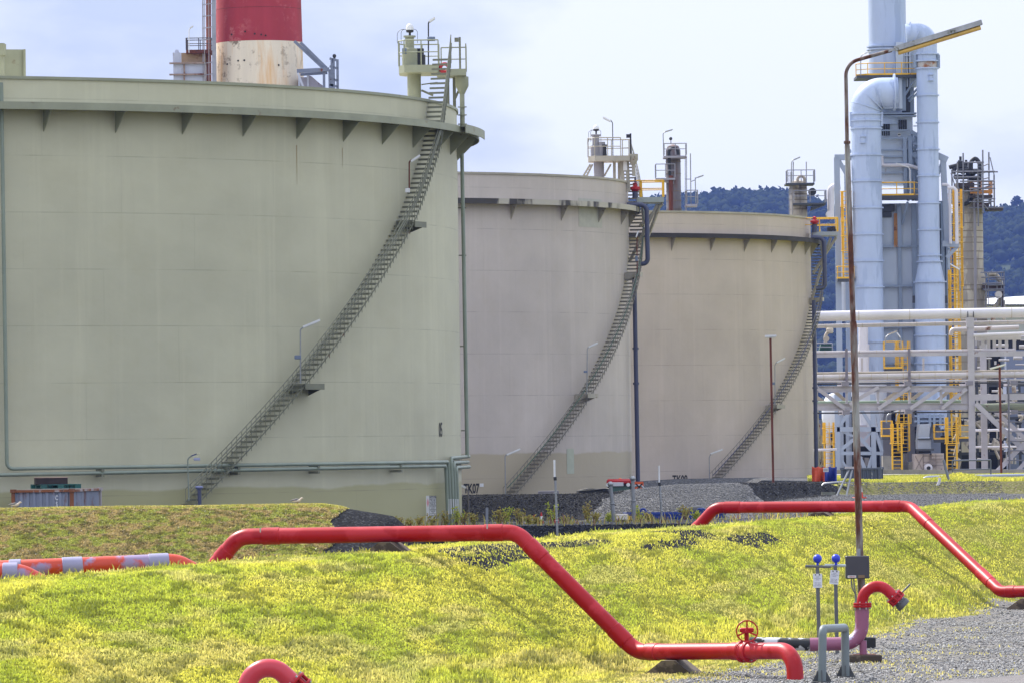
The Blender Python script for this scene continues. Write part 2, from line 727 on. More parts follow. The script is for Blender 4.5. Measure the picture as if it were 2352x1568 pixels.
grass_far = soil('far_grass_soil', (150, 150, 60), (176, 168, 84), (110, 116, 44))
conc = paint('concrete', (150, 146, 138), 0.85, 0, 0.12, 0.8, 0.12, (96, 84, 66), 0.7)
grid_objects(np.arange(-75, 75, 0.6), np.concatenate([np.arange(262, 312, 0.45), np.arange(312, 470, 1.2)]),
             lambda a, b: (a, b), farclass,
             {0: ('gravel_apron', gr_light), 1: ('gravel_bund', gr_dark), 2: ('weedy_bank', gr_bank), 3: ('grass_verge', grass_far), 4: ('plant_yard', conc)})
g = MB()
for x0, x1, y0, y1 in ((-4000, 4000, 468, 5200), (-4000, -74, 60, 470), (74, 4000, 60, 470), (-4000, 4000, -300, 62)):
    zz = 2.3 if y0 > 400 else -0.3
    g.add([(x0, y0, zz), (x1, y0, zz), (x1, y1, zz), (x0, y1, zz)], [(0, 1, 2, 3)])
tag(g.build('ground', turf), None, None, None, 'structure')

# paved road at the near corner, laid as a sheet on the yard
g = MB()
rp = [U(2010, 1585, 112), U(2190, 1541, 116.5), U(2420, 1528, 119), U(2700, 1528, 119), U(2700, 1760, 90), U(1950, 1760, 90)]
edge = []
for a, b in zip(rp, rp[1:] + rp[:1]):
    for i in range(8):
        q = a.lerp(b, i / 8)
        edge.append(Vector((q.x + random.uniform(-.05, .05), q.y + random.uniform(-.15, .15), 0.062)))
g.prism(edge, (0, 0, -0.08))
asph = gravel('asphalt', (104, 100, 100), (132, 128, 128), (158, 156, 154), 60, 0.35, 0.5)
tag(g.build('road', asph), None, None, None, 'structure')
# ------------------------------------------------------------------ lettering
def text_geo(s, h, narrow=0.62, bold=0.02, spacing=1.0):
    cu = bpy.data.curves.new('lettering', 'FONT')
    cu.body = s
    cu.align_x = 'CENTER'
    cu.offset = bold
    cu.space_line = 0.95
    cu.space_character = spacing
    cu.resolution_u = 4
    ob = bpy.data.objects.new('lettering', cu)
    COL.objects.link(ob)
    me = bpy.data.meshes.new_from_object(ob)
    k = h / 0.70
    vs = [(v.co.x * k * narrow, v.co.y * k) for v in me.vertices]
    fs = [tuple(p.vertices) for p in me.polygons]
    bpy.data.objects.remove(ob)
    bpy.data.curves.remove(cu)
    bpy.data.meshes.remove(me)
    return vs, fs


def flat_text(mb, s, o, right, up, h, narrow=0.62, bold=0.02, mid=True, lift=0.004):
    """writing on a flat face; o is the middle of the first line's foot"""
    vs, fs = text_geo(s, h, narrow, bold)
    if not vs:
        return mb
    right, up = Vector(right).normalized(), Vector(up).normalized()
    nrm = right.cross(up)
    return mb.add([Vector(o) + right * a + up * b + nrm * lift for a, b in vs], fs)


# ------------------------------------------------------------------ storage tanks
olive = paint('olive_steel', (144, 146, 124), 0.5, 0, 0.08, 0.8, 0.10, (120, 74, 40), 1.2)
olive_dk = paint('grey_green_steel', (116, 117, 99), 0.55, 0, 0.10, 0.8, 0.06)  # darkened to give the stair the shade seen under its treads
galv = paint('galvanised', (150, 152, 156), 0.42, 0.6, 0.10, 2.0)
white_lamp = paint('lamp_white', (214, 214, 216), 0.4, 0, 0.05, 2.0)
dark_m = plain('dark_fitting', (34, 34, 38), 0.5)
yellow = paint('yellow_paint', (226, 174, 30), 0.5, 0, 0.10, 1.2, 0.08, (120, 70, 30), 2.0)
navy = paint('slate_blue_pipe', (66, 70, 96), 0.45, 0, 0.10, 0.6)
black = plain('black_paint', (20, 20, 20), 0.6)
red_m = paint('red_fitting', (170, 18, 24), 0.4, 0, 0.1, 2.0)
rust_m = paint('rusted_steel', (104, 52, 34), 0.85, 0, 0.18, 2.5, 0.35, (58, 30, 24), 3.0, 0.25)
lead_blue = plain('blue_grey_box', (104, 116, 138), 0.5)


class Tank:
    def __init__(s, cx, cy, R, zb, zr, root):
        s.c = Vector((cx, cy, 0))
        s.R, s.zb, s.zr, s.root = R, zb, zr, root

    def hit(s, x, y, dr=0.0):
        """angle, height where sight line x, y meets the shell (dr outside it)"""
        v = ray(x, y)
        R = s.R + dr
        a = v.x * v.x + v.y * v.y
        b = -(v.x * s.c.x + v.y * s.c.y)
        c = s.c.x ** 2 + s.c.y ** 2 - R * R
        D = b * b - a * c
        t = (-b - math.sqrt(max(D, 0))) / a
        p = CAM + v * t
        return math.atan2(p.y - s.c.y, p.x - s.c.x), p.z

    def at(s, th, r, z):
        return Vector((s.c.x + r * math.cos(th), s.c.y + r * math.sin(th), z))


def make_tank(cx, cy, R, zr, shell_mat, label, zg, gw, lip_mat, br_px, br_y, steel):
    root = thing('storage_tank', label, 'storage tank', (cx, cy, 1.0), 'large oil storage tanks')
    T = Tank(cx, cy, R, 1.0, zr, root)
    b = MB()
    b.lathe((cx, cy, 0), [(R, 0.3), (R, 6), (R, 12), (R, zr), (R - 0.1, zr), (R - 0.1, zr - 1.4), (0.01, zr - 1.2)], 224)
    sh = b.build('shell', shell_mat, root, smooth=30)
    b = MB()
    b.arc((cx, cy), R - 0.02, R + 0.07, zr - 0.10, zr + 0.012, 0, 2 * PI, 224)
    b.build('rim', steel, root, smooth=30)
    b = MB()
    n = 224
    b.arc((cx, cy), R + 0.004, R + gw, zg, zg + 0.06, 0, 2 * PI, n)
    b.build('wind_girder', steel, root, smooth=30)
    b = MB()
    b.arc((cx, cy), R + gw - 0.015, R + gw + 0.02, zg - 0.20, zg + 0.09, 0, 2 * PI, n)
    b.build('girder_lip', lip_mat, root, smooth=30)
    # equally spaced gusset brackets
    ths = [T.hit(x, br_y)[0] for x in br_px]
    dth = (ths[-1] - ths[0]) / (len(ths) - 1)
    first = None
    k0, k1 = -6, len(ths) + 6
    for k in range(k0, k1):
        th = ths[0] + dth * k
        if first is None:
            m = MB()
            z1 = zg - 0.004
            m.prism([(cx + R + 0.002, cy - 0.02, z1), (cx + R + gw - 0.05, cy - 0.02, z1), (cx + R + gw - 0.06, cy - 0.02, z1 - 0.12), (cx + R + 0.002, cy - 0.02, z1 - 1.0)], (0, 0.04, 0))
            first = m.build('bracket', steel, root)
            first.rotation_euler.z = th
        else:
            c = first.copy()
            COL.objects.link(c)
            c.parent = root
            c.rotation_euler.z = th
    return T


def stair(T, pts, steel, z_end, posts=True, width=0.72, conduit=None, cmat=None):
    """spiral stair along (angle, height) stations with one mesh per tread"""
    a = np.array([p[0] for p in pts])
    z = np.array([p[1] for p in pts])
    R = T.R
    f = lambda zz: float(np.interp(zz, z, a))
    root = T.root
    zs = np.arange(z[0], z_end + 0.01, 0.205)
    b = MB()
    ro = R + 0.06 + width
    for q in zs[::1]:
        pass
    # outer stringer as short flat bars
    fine = np.arange(z[0], z_end + 0.01, 0.205)
    P = [T.at(f(q), ro, q - 0.05) for q in fine]
    for p, q in zip(P[:-1], P[1:]):
        b.beam(p, q, 0.02, 0.05)
    st = b.build('staircase', steel, root)
    m = MB()
    c = T.c
    m.box((c.x + R + 0.05 + width / 2, c.y, 1.0), (width, 0.24, 0.035))
    m.box((c.x + R + 0.05 + width / 2, c.y - 0.12, 0.965), (width, 0.012, 0.07))
    t0 = m.build('tread', steel, st)
    for i, q in enumerate(zs[:99]):
        o = t0
        if i:
            o = t0.copy()
            COL.objects.link(o)
            o.parent = st
        o.location = (0, 0, q - 1.0)
        o.rotation_euler.z = f(q)
    b = MB()
    rr = ro + 0.03
    for hh, r in ((1.02, 0.022), (0.52, 0.016)):
        b.tube([T.at(f(q), rr, q + hh) for q in fine[::2]], r, 6)
    for q in fine:
        b.tube([T.at(f(q), rr, q - 0.18), T.at(f(q), rr, q + 1.02)], 0.014, 5)
    b.build('handrail', steel, st)
    if conduit:
        b = MB()
        for hh in conduit:
            b.tube([T.at(f(q), rr + 0.04, q + hh) for q in fine[1::2]], 0.03, 6)
        b.build('conduit', cmat or steel, st)
    return f


def landing(T, th, z, steel, w=1.0):
    b = MB()
    n = 6
    da = w / T.R
    b.arc((T.c.x, T.c.y), T.R + 0.02, T.R + 0.85, z - 0.05, z, th - da / 2, th + da / 2, n)
    b.arc((T.c.x, T.c.y), T.R + 0.83, T.R + 0.87, z - 0.22, z + 0.02, th - da / 2, th + da / 2, n)
    for s in (-1, 1):
        a = th + s * da / 2
        b.prism([T.at(a, T.R + 0.01, z - 0.05), T.at(a, T.R + 0.85, z - 0.05), T.at(a, T.R + 0.85, z - 0.14), T.at(a, T.R + 0.01, z - 0.45)], T.at(a + 0.02 / T.R, T.R, z) - T.at(a, T.R, z))
    b.build('landing', steel, T.root)


def ldep(T, x, y, dr=1.0):
    th, z = T.hit(x, y, dr)
    return T.at(th, T.R + dr, z).y


def lamp(label, pts, d, head, group, r=0.03, box=None, polemat=None, headmat=None, hw=0.16, name='area_lamp', hang=None, loc=None):
    """pole through sight points, a long slanted lamp head, optional junction box"""
    P = [q if isinstance(q, Vector) else U(q[0], q[1], d) for q in pts]
    root = thing(name, label, 'lamp', loc or P[0], group)
    b = MB()
    b.tube(rnd(P, 0.35, 6), r, 8)
    b.build('pole', polemat or galv, root, smooth=40)
    h0, h1_ = (U(*head[0], d), U(*head[1], d))
    b = MB()
    b.beam(h0, h1_, hw, hw * 0.5)
    hd = b.build('lamp_head', headmat or white_lamp, root)
    b = MB()
    dn = Vector((0, 0, -hw * 0.32))
    b.beam(h0.lerp(h1_, 0.05) + dn, h0.lerp(h1_, 0.95) + dn, hw * 0.7, hw * 0.3)
    b.build('lens', plain('lamp_lens', (196, 196, 186), 0.25), hd)
    if box:
        q = U(box[0], box[1], d - 0.05)
        b = MB()
        b.box(q, (px(box[2], d), 0.15, px(box[3], d)), 0, 0.015)
        b.build('junction_box', box[4] if len(box) > 4 else lead_blue, root)
    return root


# --- tank with olive paint, nearest
tm1 = tankmat('olive_tank_paint', (186, 183, 158), (164, 160, 122), 2.45, 0.45)  # shell colour lightened to raise the brightness of its shaded side
T1 = make_tank(-31.27, 246.0, 29.0, 19.55, tm1, 'nearest olive green storage tank marked 05 with stair and wide rim walkway', 18.42, 0.95, olive,
               [100, 265, 415, 555, 680, 787, 877], 285, olive)
h = T1.hit
st_pts = [h(447, 1146, .4), h(690, 874, .4), h(935, 500, .4)]
_sl = (st_pts[2][0] - st_pts[0][0]) / (st_pts[2][1] - st_pts[0][1])
st_pts = [(st_pts[0][0] - _sl * 0.6, st_pts[0][1] - 0.6)] + st_pts + [(st_pts[2][0] + _sl * 3.2 * 0.75, st_pts[2][1] + 3.2), (st_pts[2][0] + _sl * 3.2 * 0.75 + (21.35 - st_pts[2][1] - 3.2) * _sl * 0.35, 21.35)]
print('T1 stair', st_pts)
f1 = stair(T1, st_pts, olive_dk, 21.3, True, 0.74, (0.72, 0.86))
for q in (h(690, 876, .4), h(935, 505, .4)):
    landing(T1, q[0] + 0.012, q[1] - 0.1, olive_dk, 1.15)
# rust runs under the bracket tips
b = MB()
for x, y, L, w in ((681, 334, 1.6, .05), (786, 340, .8, .035)):
    th, z = h(x, y)
    n = 10
    vs = []
    for i in range(n + 1):
        ww = w * (1 - i / n) * 0.5 + 0.006
        for s in (-1, 1):
            vs.append(T1.at(th + s * ww / T1.R, T1.R + 0.006, z - L * i / n))
    b.add(vs, [(2 * i, 2 * i + 1, 2 * i + 3, 2 * i + 2) for i in range(n)])
b.build('rust_streak', paint('rust_stain', (158, 140, 104), 0.7, 0, 0.1, 1.5), T1.root)


def wrap_text(T, s, x, y, hh, narrow, bold=0.03, name='number_marking'):
    th, z = T.hit(x, y)
    vs, fs = text_geo(s, hh, narrow, bold)
    b = MB()
    b.add([T.at(th + a / T.R, T.R + 0.012, z + v) for a, v in vs], fs)
    return b.build(name, black, T.root)


wrap_text(T1, '05', 1012, 1001, px(31, 245), 0.70, 0.02)

# girder extension and braces round the stair head
b = MB()
d1 = 246.6
for a, c in (((1043, 291), (965, 415)), ((1097, 299), (985, 415))):
    b.beam(U(*a, 245.2), U(*c, 246.6), 0.10, 0.16)
b.build('girder_brace', olive_dk, T1.root)
b = MB()
th0 = h(1005, 300)[0]
b.arc((T1.c.x, T1.c.y), T1.R + 0.95, T1.R + 1.22, 18.46, 18.5, th0, th0 + 0.19, 10)
b.arc((T1.c.x, T1.c.y), T1.R + 1.2, T1.R + 1.24, 18.2, 18.56, th0, th0 + 0.19, 10)
b.build('stair_head_walkway', olive, T1.root, smooth=30)

# gauge platform on the olive tank
d = 247.5
gp = MB()
A, B_ = U(917, 172, d), U(1008, 172, d)
dk = 1.4
zt = A.z
fp = [(A.x + .25, d - dk), (B_.x, d - dk), (B_.x, d + dk), (A.x + .25, d + dk), (A.x, d + dk - .5), (A.x, d - dk + .5)]
gp.prism([(x, y, zt) for x, y in fp], (0, 0, px(17, d)))
C_, D_ = U(1004, 178, d), U(1071, 178, d)
gp.prism([(C_.x, d - 1.1, C_.z), (D_.x, d - 1.1, C_.z), (D_.x, d + 1.0, C_.z), (C_.x, d + 1.0, C_.z)], (0, 0, px(15, d)))
plat = gp.build('gauge_platform', olive, T1.root)
zt += px(17, d)
b = MB()
ring = [Vector((x, y, zt)) for x, y in fp]
railing(b, [ring[2], ring[3], ring[4], ring[5], ring[0], ring[1]], 1.08, 0.03, 0.85)
z2 = C_.z + px(15, d)
railing(b, [Vector((B_.x + .1, d + 1, z2)), Vector((D_.x, d + 1, z2)), Vector((D_.x, d - 1.1, z2))], 1.08, 0.03, 0.8)
b.build('railing', olive, plat)
b = MB()
p = U(951, 172, d)
b.lathe((p.x, d, 18.2), [(0.30, 0), (0.30, zt - 18.25)], 24)
p2 = U(942, 150, d)
b.lathe((p2.x, d - 0.6, zt), [(0.34, 0), (0.34, .75), (0.2, .8), (0.2, 1.25), (0.27, 1.26), (0.27, 1.33)], 20)
b.build('gauge_pole', olive, plat, smooth=35)
b = MB()
b.lathe((U(962, 150, d).x, d - 0.3, zt), [(0.3, 0), (0.3, .5), (0.24, .52), (0.24, .78)], 16)
b.lathe((U(942, 90, d).x, d - 0.6, zt + 1.34), [(0.05, 0), (0.05, .12), (0.16, .14), (0.17, .24)], 16)
b.build('gauge_fitting', dark_m, plat, smooth=35)
b = MB()
b.lathe((U(942, 90, d).x, d - 0.6, zt + 1.58), [(0.17, 0), (0.17, .09), (0.14, .2), (0.08, .26), (0.01, .28)], 16)
b.build('beacon_dome', white_lamp, plat, smooth=50)
b = MB()
q = Vector((U(942, 90, d).x, d - 0.6, zt + 1.6))
for s, w in ((-1, .55), (-1, .38), (1, .33)):
    b.tube(rnd([q, q + Vector((s * w, 0, 0.02)), q + Vector((s * w, 0, -.6))], 0.3, 8), 0.011, 5)
b.build('cable', dark_m, plat)
b = MB()
b.box(U(929, 118, d - 1.3), (px(10, d), .12, px(14, d)), 0, .01)
b.build('instrument_box', lead_blue, plat)
b = MB()
for x in (1028, 1043):
    q = U(x, 178, d)
    b.beam((q.x, d + .3, 18.4), (q.x, d + .3, q.z), 0.14, 0.1, (0, 1, 0))
b.beam(U(1066, 182, d), U(1043, 232, d), .1, .1)
b.beam(U(968, 195, d), U(1005, 190, d), .05, .05)
b.beam(U(968, 208, d), U(995, 220, d), .09, .09)
b.build('platform_leg', olive_dk, plat)
b = MB()
q = U(1061, 178, d)
b.tube([(q.x, d - .3, 18.4), (q.x, d - .3, q.z)], .11, 10)
b.lathe((q.x, d - .3, q.z - .75), [(.12, 0), (.3, .35), (.3, .75)], 12)
for k in (.6, 1.0, 1.35):
    b.lathe((q.x, d - .3, 18.4 + k), [(.2, 0), (.2, .04)], 12)
b.build('foam_pipe', olive, plat, smooth=35)
b = MB()
b.lathe(U(1021, 157, d - 1.15) + Vector((0, 0, 0)), [(0.21, -.05), (.26, 0), (.21, .05), (.12, .05), (.1, 0), (.12, -.05), (.21, -.05)], 20, (0, 1, 0), cap=False)
b.build('life_ring', red_m, plat, smooth=50)
b = MB()
q = U(1057, 165, d - 1.0)
b.beam(q, q + Vector((0, 0, px(79, d))), .09, .09, (0, 1, 0))
b.box(q + Vector((-.14, 0, px(73, d))), (.18, .14, .18))
b.build('camera_post', olive_dk, plat)
lamp('small lamp on thin dark pole at the top of the olive tank', [(984, 156), (984, 52), (990, 46)], d - 1.2, ((986, 50), (999, 41)), 'lamps on the tanks', 0.03, (990.5, 90, 18, 10), dark_m)
lamp('rusty poled lamp beside the upper flight of the olive tank stair', [(940, 440), (940, 372), (946, 367)], ldep(T1, 938, 440), ((944, 371), (965, 357)), 'lamps on the tanks', 0.03, (936, 438, 11, 10, white_lamp), rust_m)
q = T1.hit(690, 850, .9)
lamp('lamp on the middle landing of the olive tank stair', [(690, 880), (690, 756), (698, 751)], ldep(T1, 690, 860), ((696, 751), (735, 735)), 'lamps on the tanks', 0.03, (684, 820, 15, 9), galv)

# drench water pipes on the olive tank
b = MB()
pipes = []


def hug(T, x, y, dr):
    th, z = T.hit(x, y, dr)
    return T.at(th, T.R + dr, z)


def hugline(T, xs, ys, dr, n=24):
    x = np.linspace(xs[0], xs[1], n)
    y = np.linspace(ys[0], ys[1], n)
    return [hug(T, a, c, dr) for a, c in zip(x, y)]


pr = 0.075
L1 = [hug(T1, 2, 60, .25)]
b.tube(rnd([hug(T1, 3, 190, .3), hug(T1, 16, 1076, .3)] + hugline(T1, (60, 1028), (1075, 1060), .45), 0.25, 4), pr, 8)
b.tube(rnd(hugline(T1, (-40, 1024), (1090.5, 1069), .45) + [hug(T1, 1030, 1230, .45)], 0.2, 4), pr, 8)
b.tube(rnd([hug(T1, 1029, 1059.5, .45), hug(T1, 1037, 1230, .45)], 0.2, 4), pr, 8)
E = lambda x, y: U(x, y, 246.2)
for pts in ([(1077, 1047), (1036, 1051), (1043, 1232)], [(1075, 1060), (1042, 1062), (1049, 1232)], [(1078, 1071), (1048, 1073), (1054, 1232)]):
    b.tube(rnd([U(pts[0][0], pts[0][1], 247.6)] + [hug(T1, q[0], q[1], .42) for q in pts[1:]], .25, 5), pr, 8)
b.tube(rnd([U(1061, 352, 246.5), U(1073, 1040, 246.5), U(1073, 1048, 246.5)], .2, 4), 0.085, 8)
b.build('drench_pipe', paint('pipe_green', (132, 142, 128), 0.45, 0, .08, .8), T1.root, smooth=50)
b = MB()
for x in (230, 540, 722, 910):
    t_ = (x - 60) / (1028 - 60)
    for dy in (0, 12):
        q = hug(T1, x, 1075 - 15 * t_ + dy + 4, .3)
        b.box(q + Vector((0, 0, -.05)), (.12, .5, .1), T1.hit(x, 1060)[0] + PI / 2)
for y in (478, 587, 795, 988):
    b.beam(U(1052, y, 246.6), U(1071, y, 246.5), .05, .05)
b.build('pipe_support', olive_dk, T1.root)
b = MB()
for x in (1028.5, 1033.5, 1039, 1044.5, 1049.5):
    q = hug(T1, x + 2.5, 1162, .52)
    b.box(q, (.05, .02, px(34, 244)))
b.build('label_strip', white_lamp, T1.root)
b = MB()
w0, w1 = U(-25, 112, 226), U(52, 112, 226)
zc0, zc1 = U(20, 241, 226).z, U(20, 111, 226).z
b.prism([(w0.x, 226.6, zc0), (w1.x, 226.9, zc0), (w1.x, 226.9, zc1), (w0.x, 226.6, zc1)], (0, .12, 0))
b.beam((w1.x, 226.85, zc0), (w1.x, 226.85, zc1), .08, .2, (0, 1, 0))
b.tube([U(2, 240, 226), U(2, 100, 226)], .16, 10)
b.lathe(U(2, 128, 226), [(.22, 0), (.22, .45)], 12)
b.build('foam_box', olive, T1.root)
# warning board with the rows of black writing seen on it
sb = MB()
so = hug(T1, 991, 1195, .38)
sw, shh = px(22.5, 244), px(56, 244)
sb.box(so + Vector((0, 0, shh / 2)), (sw, .03, shh))
sign = sb.build('warning_board', white_lamp, T1.root)
sx = lambda u: so.x - sw / 2 + u * sw
tb = MB()
yy = so.y - .016
for top in (0.0, .13, .265, .39, .535, .715, 1.0):
    z = so.z + shh * (1 - top)
    tb.box((sx(.66), yy, min(max(z, so.z + .01), so.z + shh - .01)), (sw * .66, .006, .012))
for u in (.335, .99):
    tb.box((sx(u), yy, so.z + shh / 2), (.010, .006, shh))
for s, top, hh in (('HAZCHEM', .10, .08), ('TK 05', .235, .085), ('FUEL OIL', .365, .08), ('NO NAKED', .45, .035), ('LIGHTS', .505, .035), ('AUTHORISED', .585, .032), ('PERSONS', .64, .032), ('ONLY', .695, .03), ('CONTACT', .8, .04), ('CONTROL', .86, .04)):
    flat_text(tb, s, (sx(.665), yy - .002, so.z + shh * (1 - top)), (1, 0, 0), (0, 0, 1), hh * shh, min(.9, 7.0 / max(len(s), 4) * .52 * (.08 / hh) ** .9), .02)
tb.build('lettering', black, sign)
tb = MB()
c = Vector((sx(.165), yy - .002, so.z + shh * .72))
tb.prism([c + Vector((0, 0, .19)), c + Vector((-.05, 0, 0)), c + Vector((0, 0, -.19)), c + Vector((.05, 0, 0))], (0, .004, 0))
tb.build('hazard_diamond', plain('faded_pink', (214, 150, 160), .6), sign)

# --- second tank, grey beige
tm2 = tankmat('grey_tank_paint', (184, 174, 166), (166, 155, 134), 3.55, 0.3)
buff = paint('buff_steel', (162, 156, 142), 0.55, 0, .1, .8, .08)
lip_blk = paint('blackened_lip', (70, 66, 64), .8, 0, .2, .5, 0, (0, 0, 0), 1, .3, (172, 166, 152), .42, .35)
T2 = make_tank(-11.4, 316.0, 18.0, 19.5, tm2, 'middle grey storage tank marked TK07 behind the olive tank', 18.0, 0.62, lip_blk,
               [1173, 1260, 1340, 1404, 1450], 462, buff)
g2 = T2.hit
sp = [g2(1176, 1128, .35), g2(1345, 900, .35), g2(1410, 740, .35)]
sl = (sp[1][0] - sp[0][0]) / (sp[1][1] - sp[0][1])
sp = [(sp[0][0] - sl * .8, sp[0][1] - .8), sp[0], sp[1], (sp[1][0] + sl * (21.4 - sp[1][1]), 21.4)]
print('T2 stair', sp, 'tangent', g2(1443, 500))
stair_d = paint('shade_darkened_stair_steel', (116, 112, 102), 0.55, 0, .1, .8, .1)
f2 = stair(T2, sp, stair_d, 21.2, True, .72, (.8,), paint('green_conduit', (70, 92, 74), .5))
for q in (g2(1345, 902, .35), None):
    z = q[1] if q else U(1440, 626, 314).z
    landing(T2, f2(z), z - .05, buff, 1.0)
wrap_text(T2, 'TK07', 1083, 1131, px(21, 303), 0.60, 0.03)
b = MB()
th, z = g2(1106, 1113)
b.arc((T2.c.x, T2.c.y), T2.R + .01, T2.R + .02, z - .09, z + .09, th - .0065, th + .0065, 3)
b.build('paper_notice', white_lamp, T2.root)
b = MB()
th, z = g2(1310, 1055)
b.arc((T2.c.x, T2.c.y), T2.R + .006, T2.R + .012, z - .75, z + .6, th - .018, th + .018, 4)
b.build('paint_patch', plain('pale_patch', (168, 172, 154), .6), T2.root)
b = MB()
th, z = g2(1352, 480)
b.arc((T2.c.x, T2.c.y), T2.R + .006, T2.R + .012, z - 1.0, z + .55, th - .06, th + .09, 6)
b.build('paint_patch', plain('grey_patch', (172, 170, 158), .6), T2.root)

d = 314.0
# gauge platform on the grey tank
gp = MB()
A, B_ = U(1351, 373, d), U(1446, 373, d)
fp = [(A.x + .35, d - 1.2), (B_.x, d - 1.0), (B_.x, d + 1.2), (A.x + .35, d + 1.2), (A.x, d + .6), (A.x, d - .6)]
gp.prism([(x, y, A.z) for x, y in fp], (0, 0, px(12, d)))
plat = gp.build('gauge_platform', buff, T2.root)
zt = A.z + px(12, d)
b = MB()
ring = [Vector((x, y, zt)) for x, y in fp]
railing(b, [ring[2], ring[3], ring[4], ring[5], ring[0], ring[1] + Vector((-.5, 0, 0))], 1.0, .03, .9)
railing(b, [U(1430, 361, d + .6), U(1450, 360, d + .9)], .95, .03, .8)
b.build('railing', buff, plat)
b = MB()
p = U(1375.5, 373, d)
b.lathe((p.x, d, 17.9), [(.29, 0), (.29, A.z - 17.9)], 20)
p = U(1369, 361, d - .3)
b.lathe((p.x, d - .3, zt), [(.3, 0), (.3, .6), (.2, .62), (.19, 1.1), (.3, 1.16), (.3, 1.22)], 18)
b.lathe((U(1382, 361, d).x, d - .4, zt), [(.2, 0), (.2, .8)], 14)
b.build('gauge_pole', paint('weathered_blue_grey', (146, 144, 150), .5, 0, .1, .6, .1, (140, 96, 60), 1.5, .3), plat, smooth=35)
b = MB()
q = Vector((U(1370, 361, d - .3).x, d - .3, zt + 1.22))
b.lathe(q, [(.04, 0), (.05, .18), (.17, .22), (.17, .3)], 14)
b.lathe((U(1389, 361, d).x, d - .6, zt), [(.12, 0), (.1, .3), (.1, .55), (.16, .58), (.16, .64)], 12)
b.build('gauge_fitting', dark_m, plat, smooth=35)
b = MB()
b.lathe(q + Vector((0, 0, .3)), [(.17, 0), (.16, .1), (.1, .2), (.01, .24)], 14)
b.build('beacon_dome', white_lamp, plat, smooth=50)
b = MB()
for s, w in ((-1, .42), (-1, .3), (1, .26)):
    b.tube(rnd([q + Vector((0, 0, .24)), q + Vector((s * w, 0, .26)), q + Vector((s * w, 0, -.4))], .25, 8), .012, 5)
b.build('cable', dark_m, plat)
b = MB()
for x0, x1 in ((1356, 1338), (1361, 1346)):
    b.beam(U(x0, 378, d), U(x1, 408, d), .06, .1)
for k in range(4):
    b.beam(U(1352 - 4 * k, 382 + 7 * k, d), U(1358 - 4 * k, 383 + 7 * k, d), .04, .04)
b.beam(U(1403, 378, d), U(1388, 405, d), .06, .1)
for x in (1411, 1422):
    b.beam(U(x, 373, d), U(x + .5, 425, d), .16, .12, (0, 1, 0))
for x in (1428, 1440):
    b.beam(U(x, 366, d - .3), U(x + 4, 440, d - .3), .2, .12, (0, 1, 0))
b.build('platform_leg', buff, plat)
b = MB()
q = U(1449, 361, d - .4)
b.beam(q, q + Vector((0, 0, px(54, d))), .09, .09, (0, 1, 0))
b.box(q + Vector((-.14, 0, px(48, d))), (.2, .14, .2))
b.build('camera_post', dark_m, plat)
b = MB()
b.box(U(1436, 382, d - .5), (px(9, d), .05, px(20, d)))
b.build('notice_plate', white_lamp, plat)
b = MB()
q = U(1456, 405, d - .5)
b.tube([q, U(1455, 378, d - .5)], .1, 10)
b.lathe(U(1454.5, 380, d - .5), [(.1, 0), (.28, .3), (.28, .62)], 12)
b.build('foam_pipe', buff, plat, smooth=35)
lamp('lamp leaning left on the gauge platform of the grey tank', [(1408, 372), (1407, 282), (1402, 276)], d - 1.0, ((1403, 279), (1385, 270)), 'lamps on the tanks', .025, None, dark_m)
lamp('lamp halfway up the stair of the grey tank', [(1348, 905), (1349, 800), (1354, 795)], ldep(T2, 1348, 890), ((1352, 797), (1373, 787)), 'lamps on the tanks', .028, (1345, 853, 9, 5), galv)
lamp('lamp at the foot of the grey tank stair', [(1161, 1140), (1160, 1046), (1165, 1042)], ldep(T2, 1161, 1120), ((1164, 1043), (1195, 1030)), 'lamps on the tanks', .03, None, galv)
lamp('short lamp seen end on high beside the grey tank stair', [(1463.5, 640), (1463, 545), (1464, 542)], d - 2.2, ((1461, 545), (1466, 531)), 'lamps on the tanks', .03, (1462, 594, 6, 12), rust_m)


def side_platform(T, d, x0, x1, ydeck, yfas, ytop, label_part, fas_mat, braces):
    gp = MB()
    A, B_ = U(x0, yfas, d), U(x1, yfas, d)
    hh = px(yfas - ydeck, d)
    gp.prism([(A.x, d - .9, A.z), (B_.x, d - .9, A.z), (B_.x, d + 1.2, A.z), (A.x, d + 1.2, A.z)], (0, 0, hh))
    pl = gp.build('side_platform', fas_mat, T.root)
    z = A.z + hh
    b = MB()
    C0 = U(x0 - 26, yfas, d)
    hr = px(ydeck - ytop, d)
    railing(b, [Vector((C0.x, d - .8, z)), Vector((B_.x - .02, d - .85, z)), Vector((B_.x - .02, d + 1.1, z)), Vector((A.x + .3, d + 1.1, z))], hr, .035, 1.5)
    b.beam(Vector((B_.x - .02, d - .85, z)), Vector((B_.x - .02, d - .85, z + hr)), .12, .1, (0, 1, 0))
    b.beam(Vector((A.x + .2, d - .75, z)), Vector((A.x + .2, d - .75, z + hr)), .14, .1, (0, 1, 0))
    b.build('railing', yellow, pl)
    b = MB()
    for a, c in braces:
        b.beam(U(*a, d - .6), U(*c, d), .1, .16)
    b.build('platform_brace', buff, pl)
    return pl


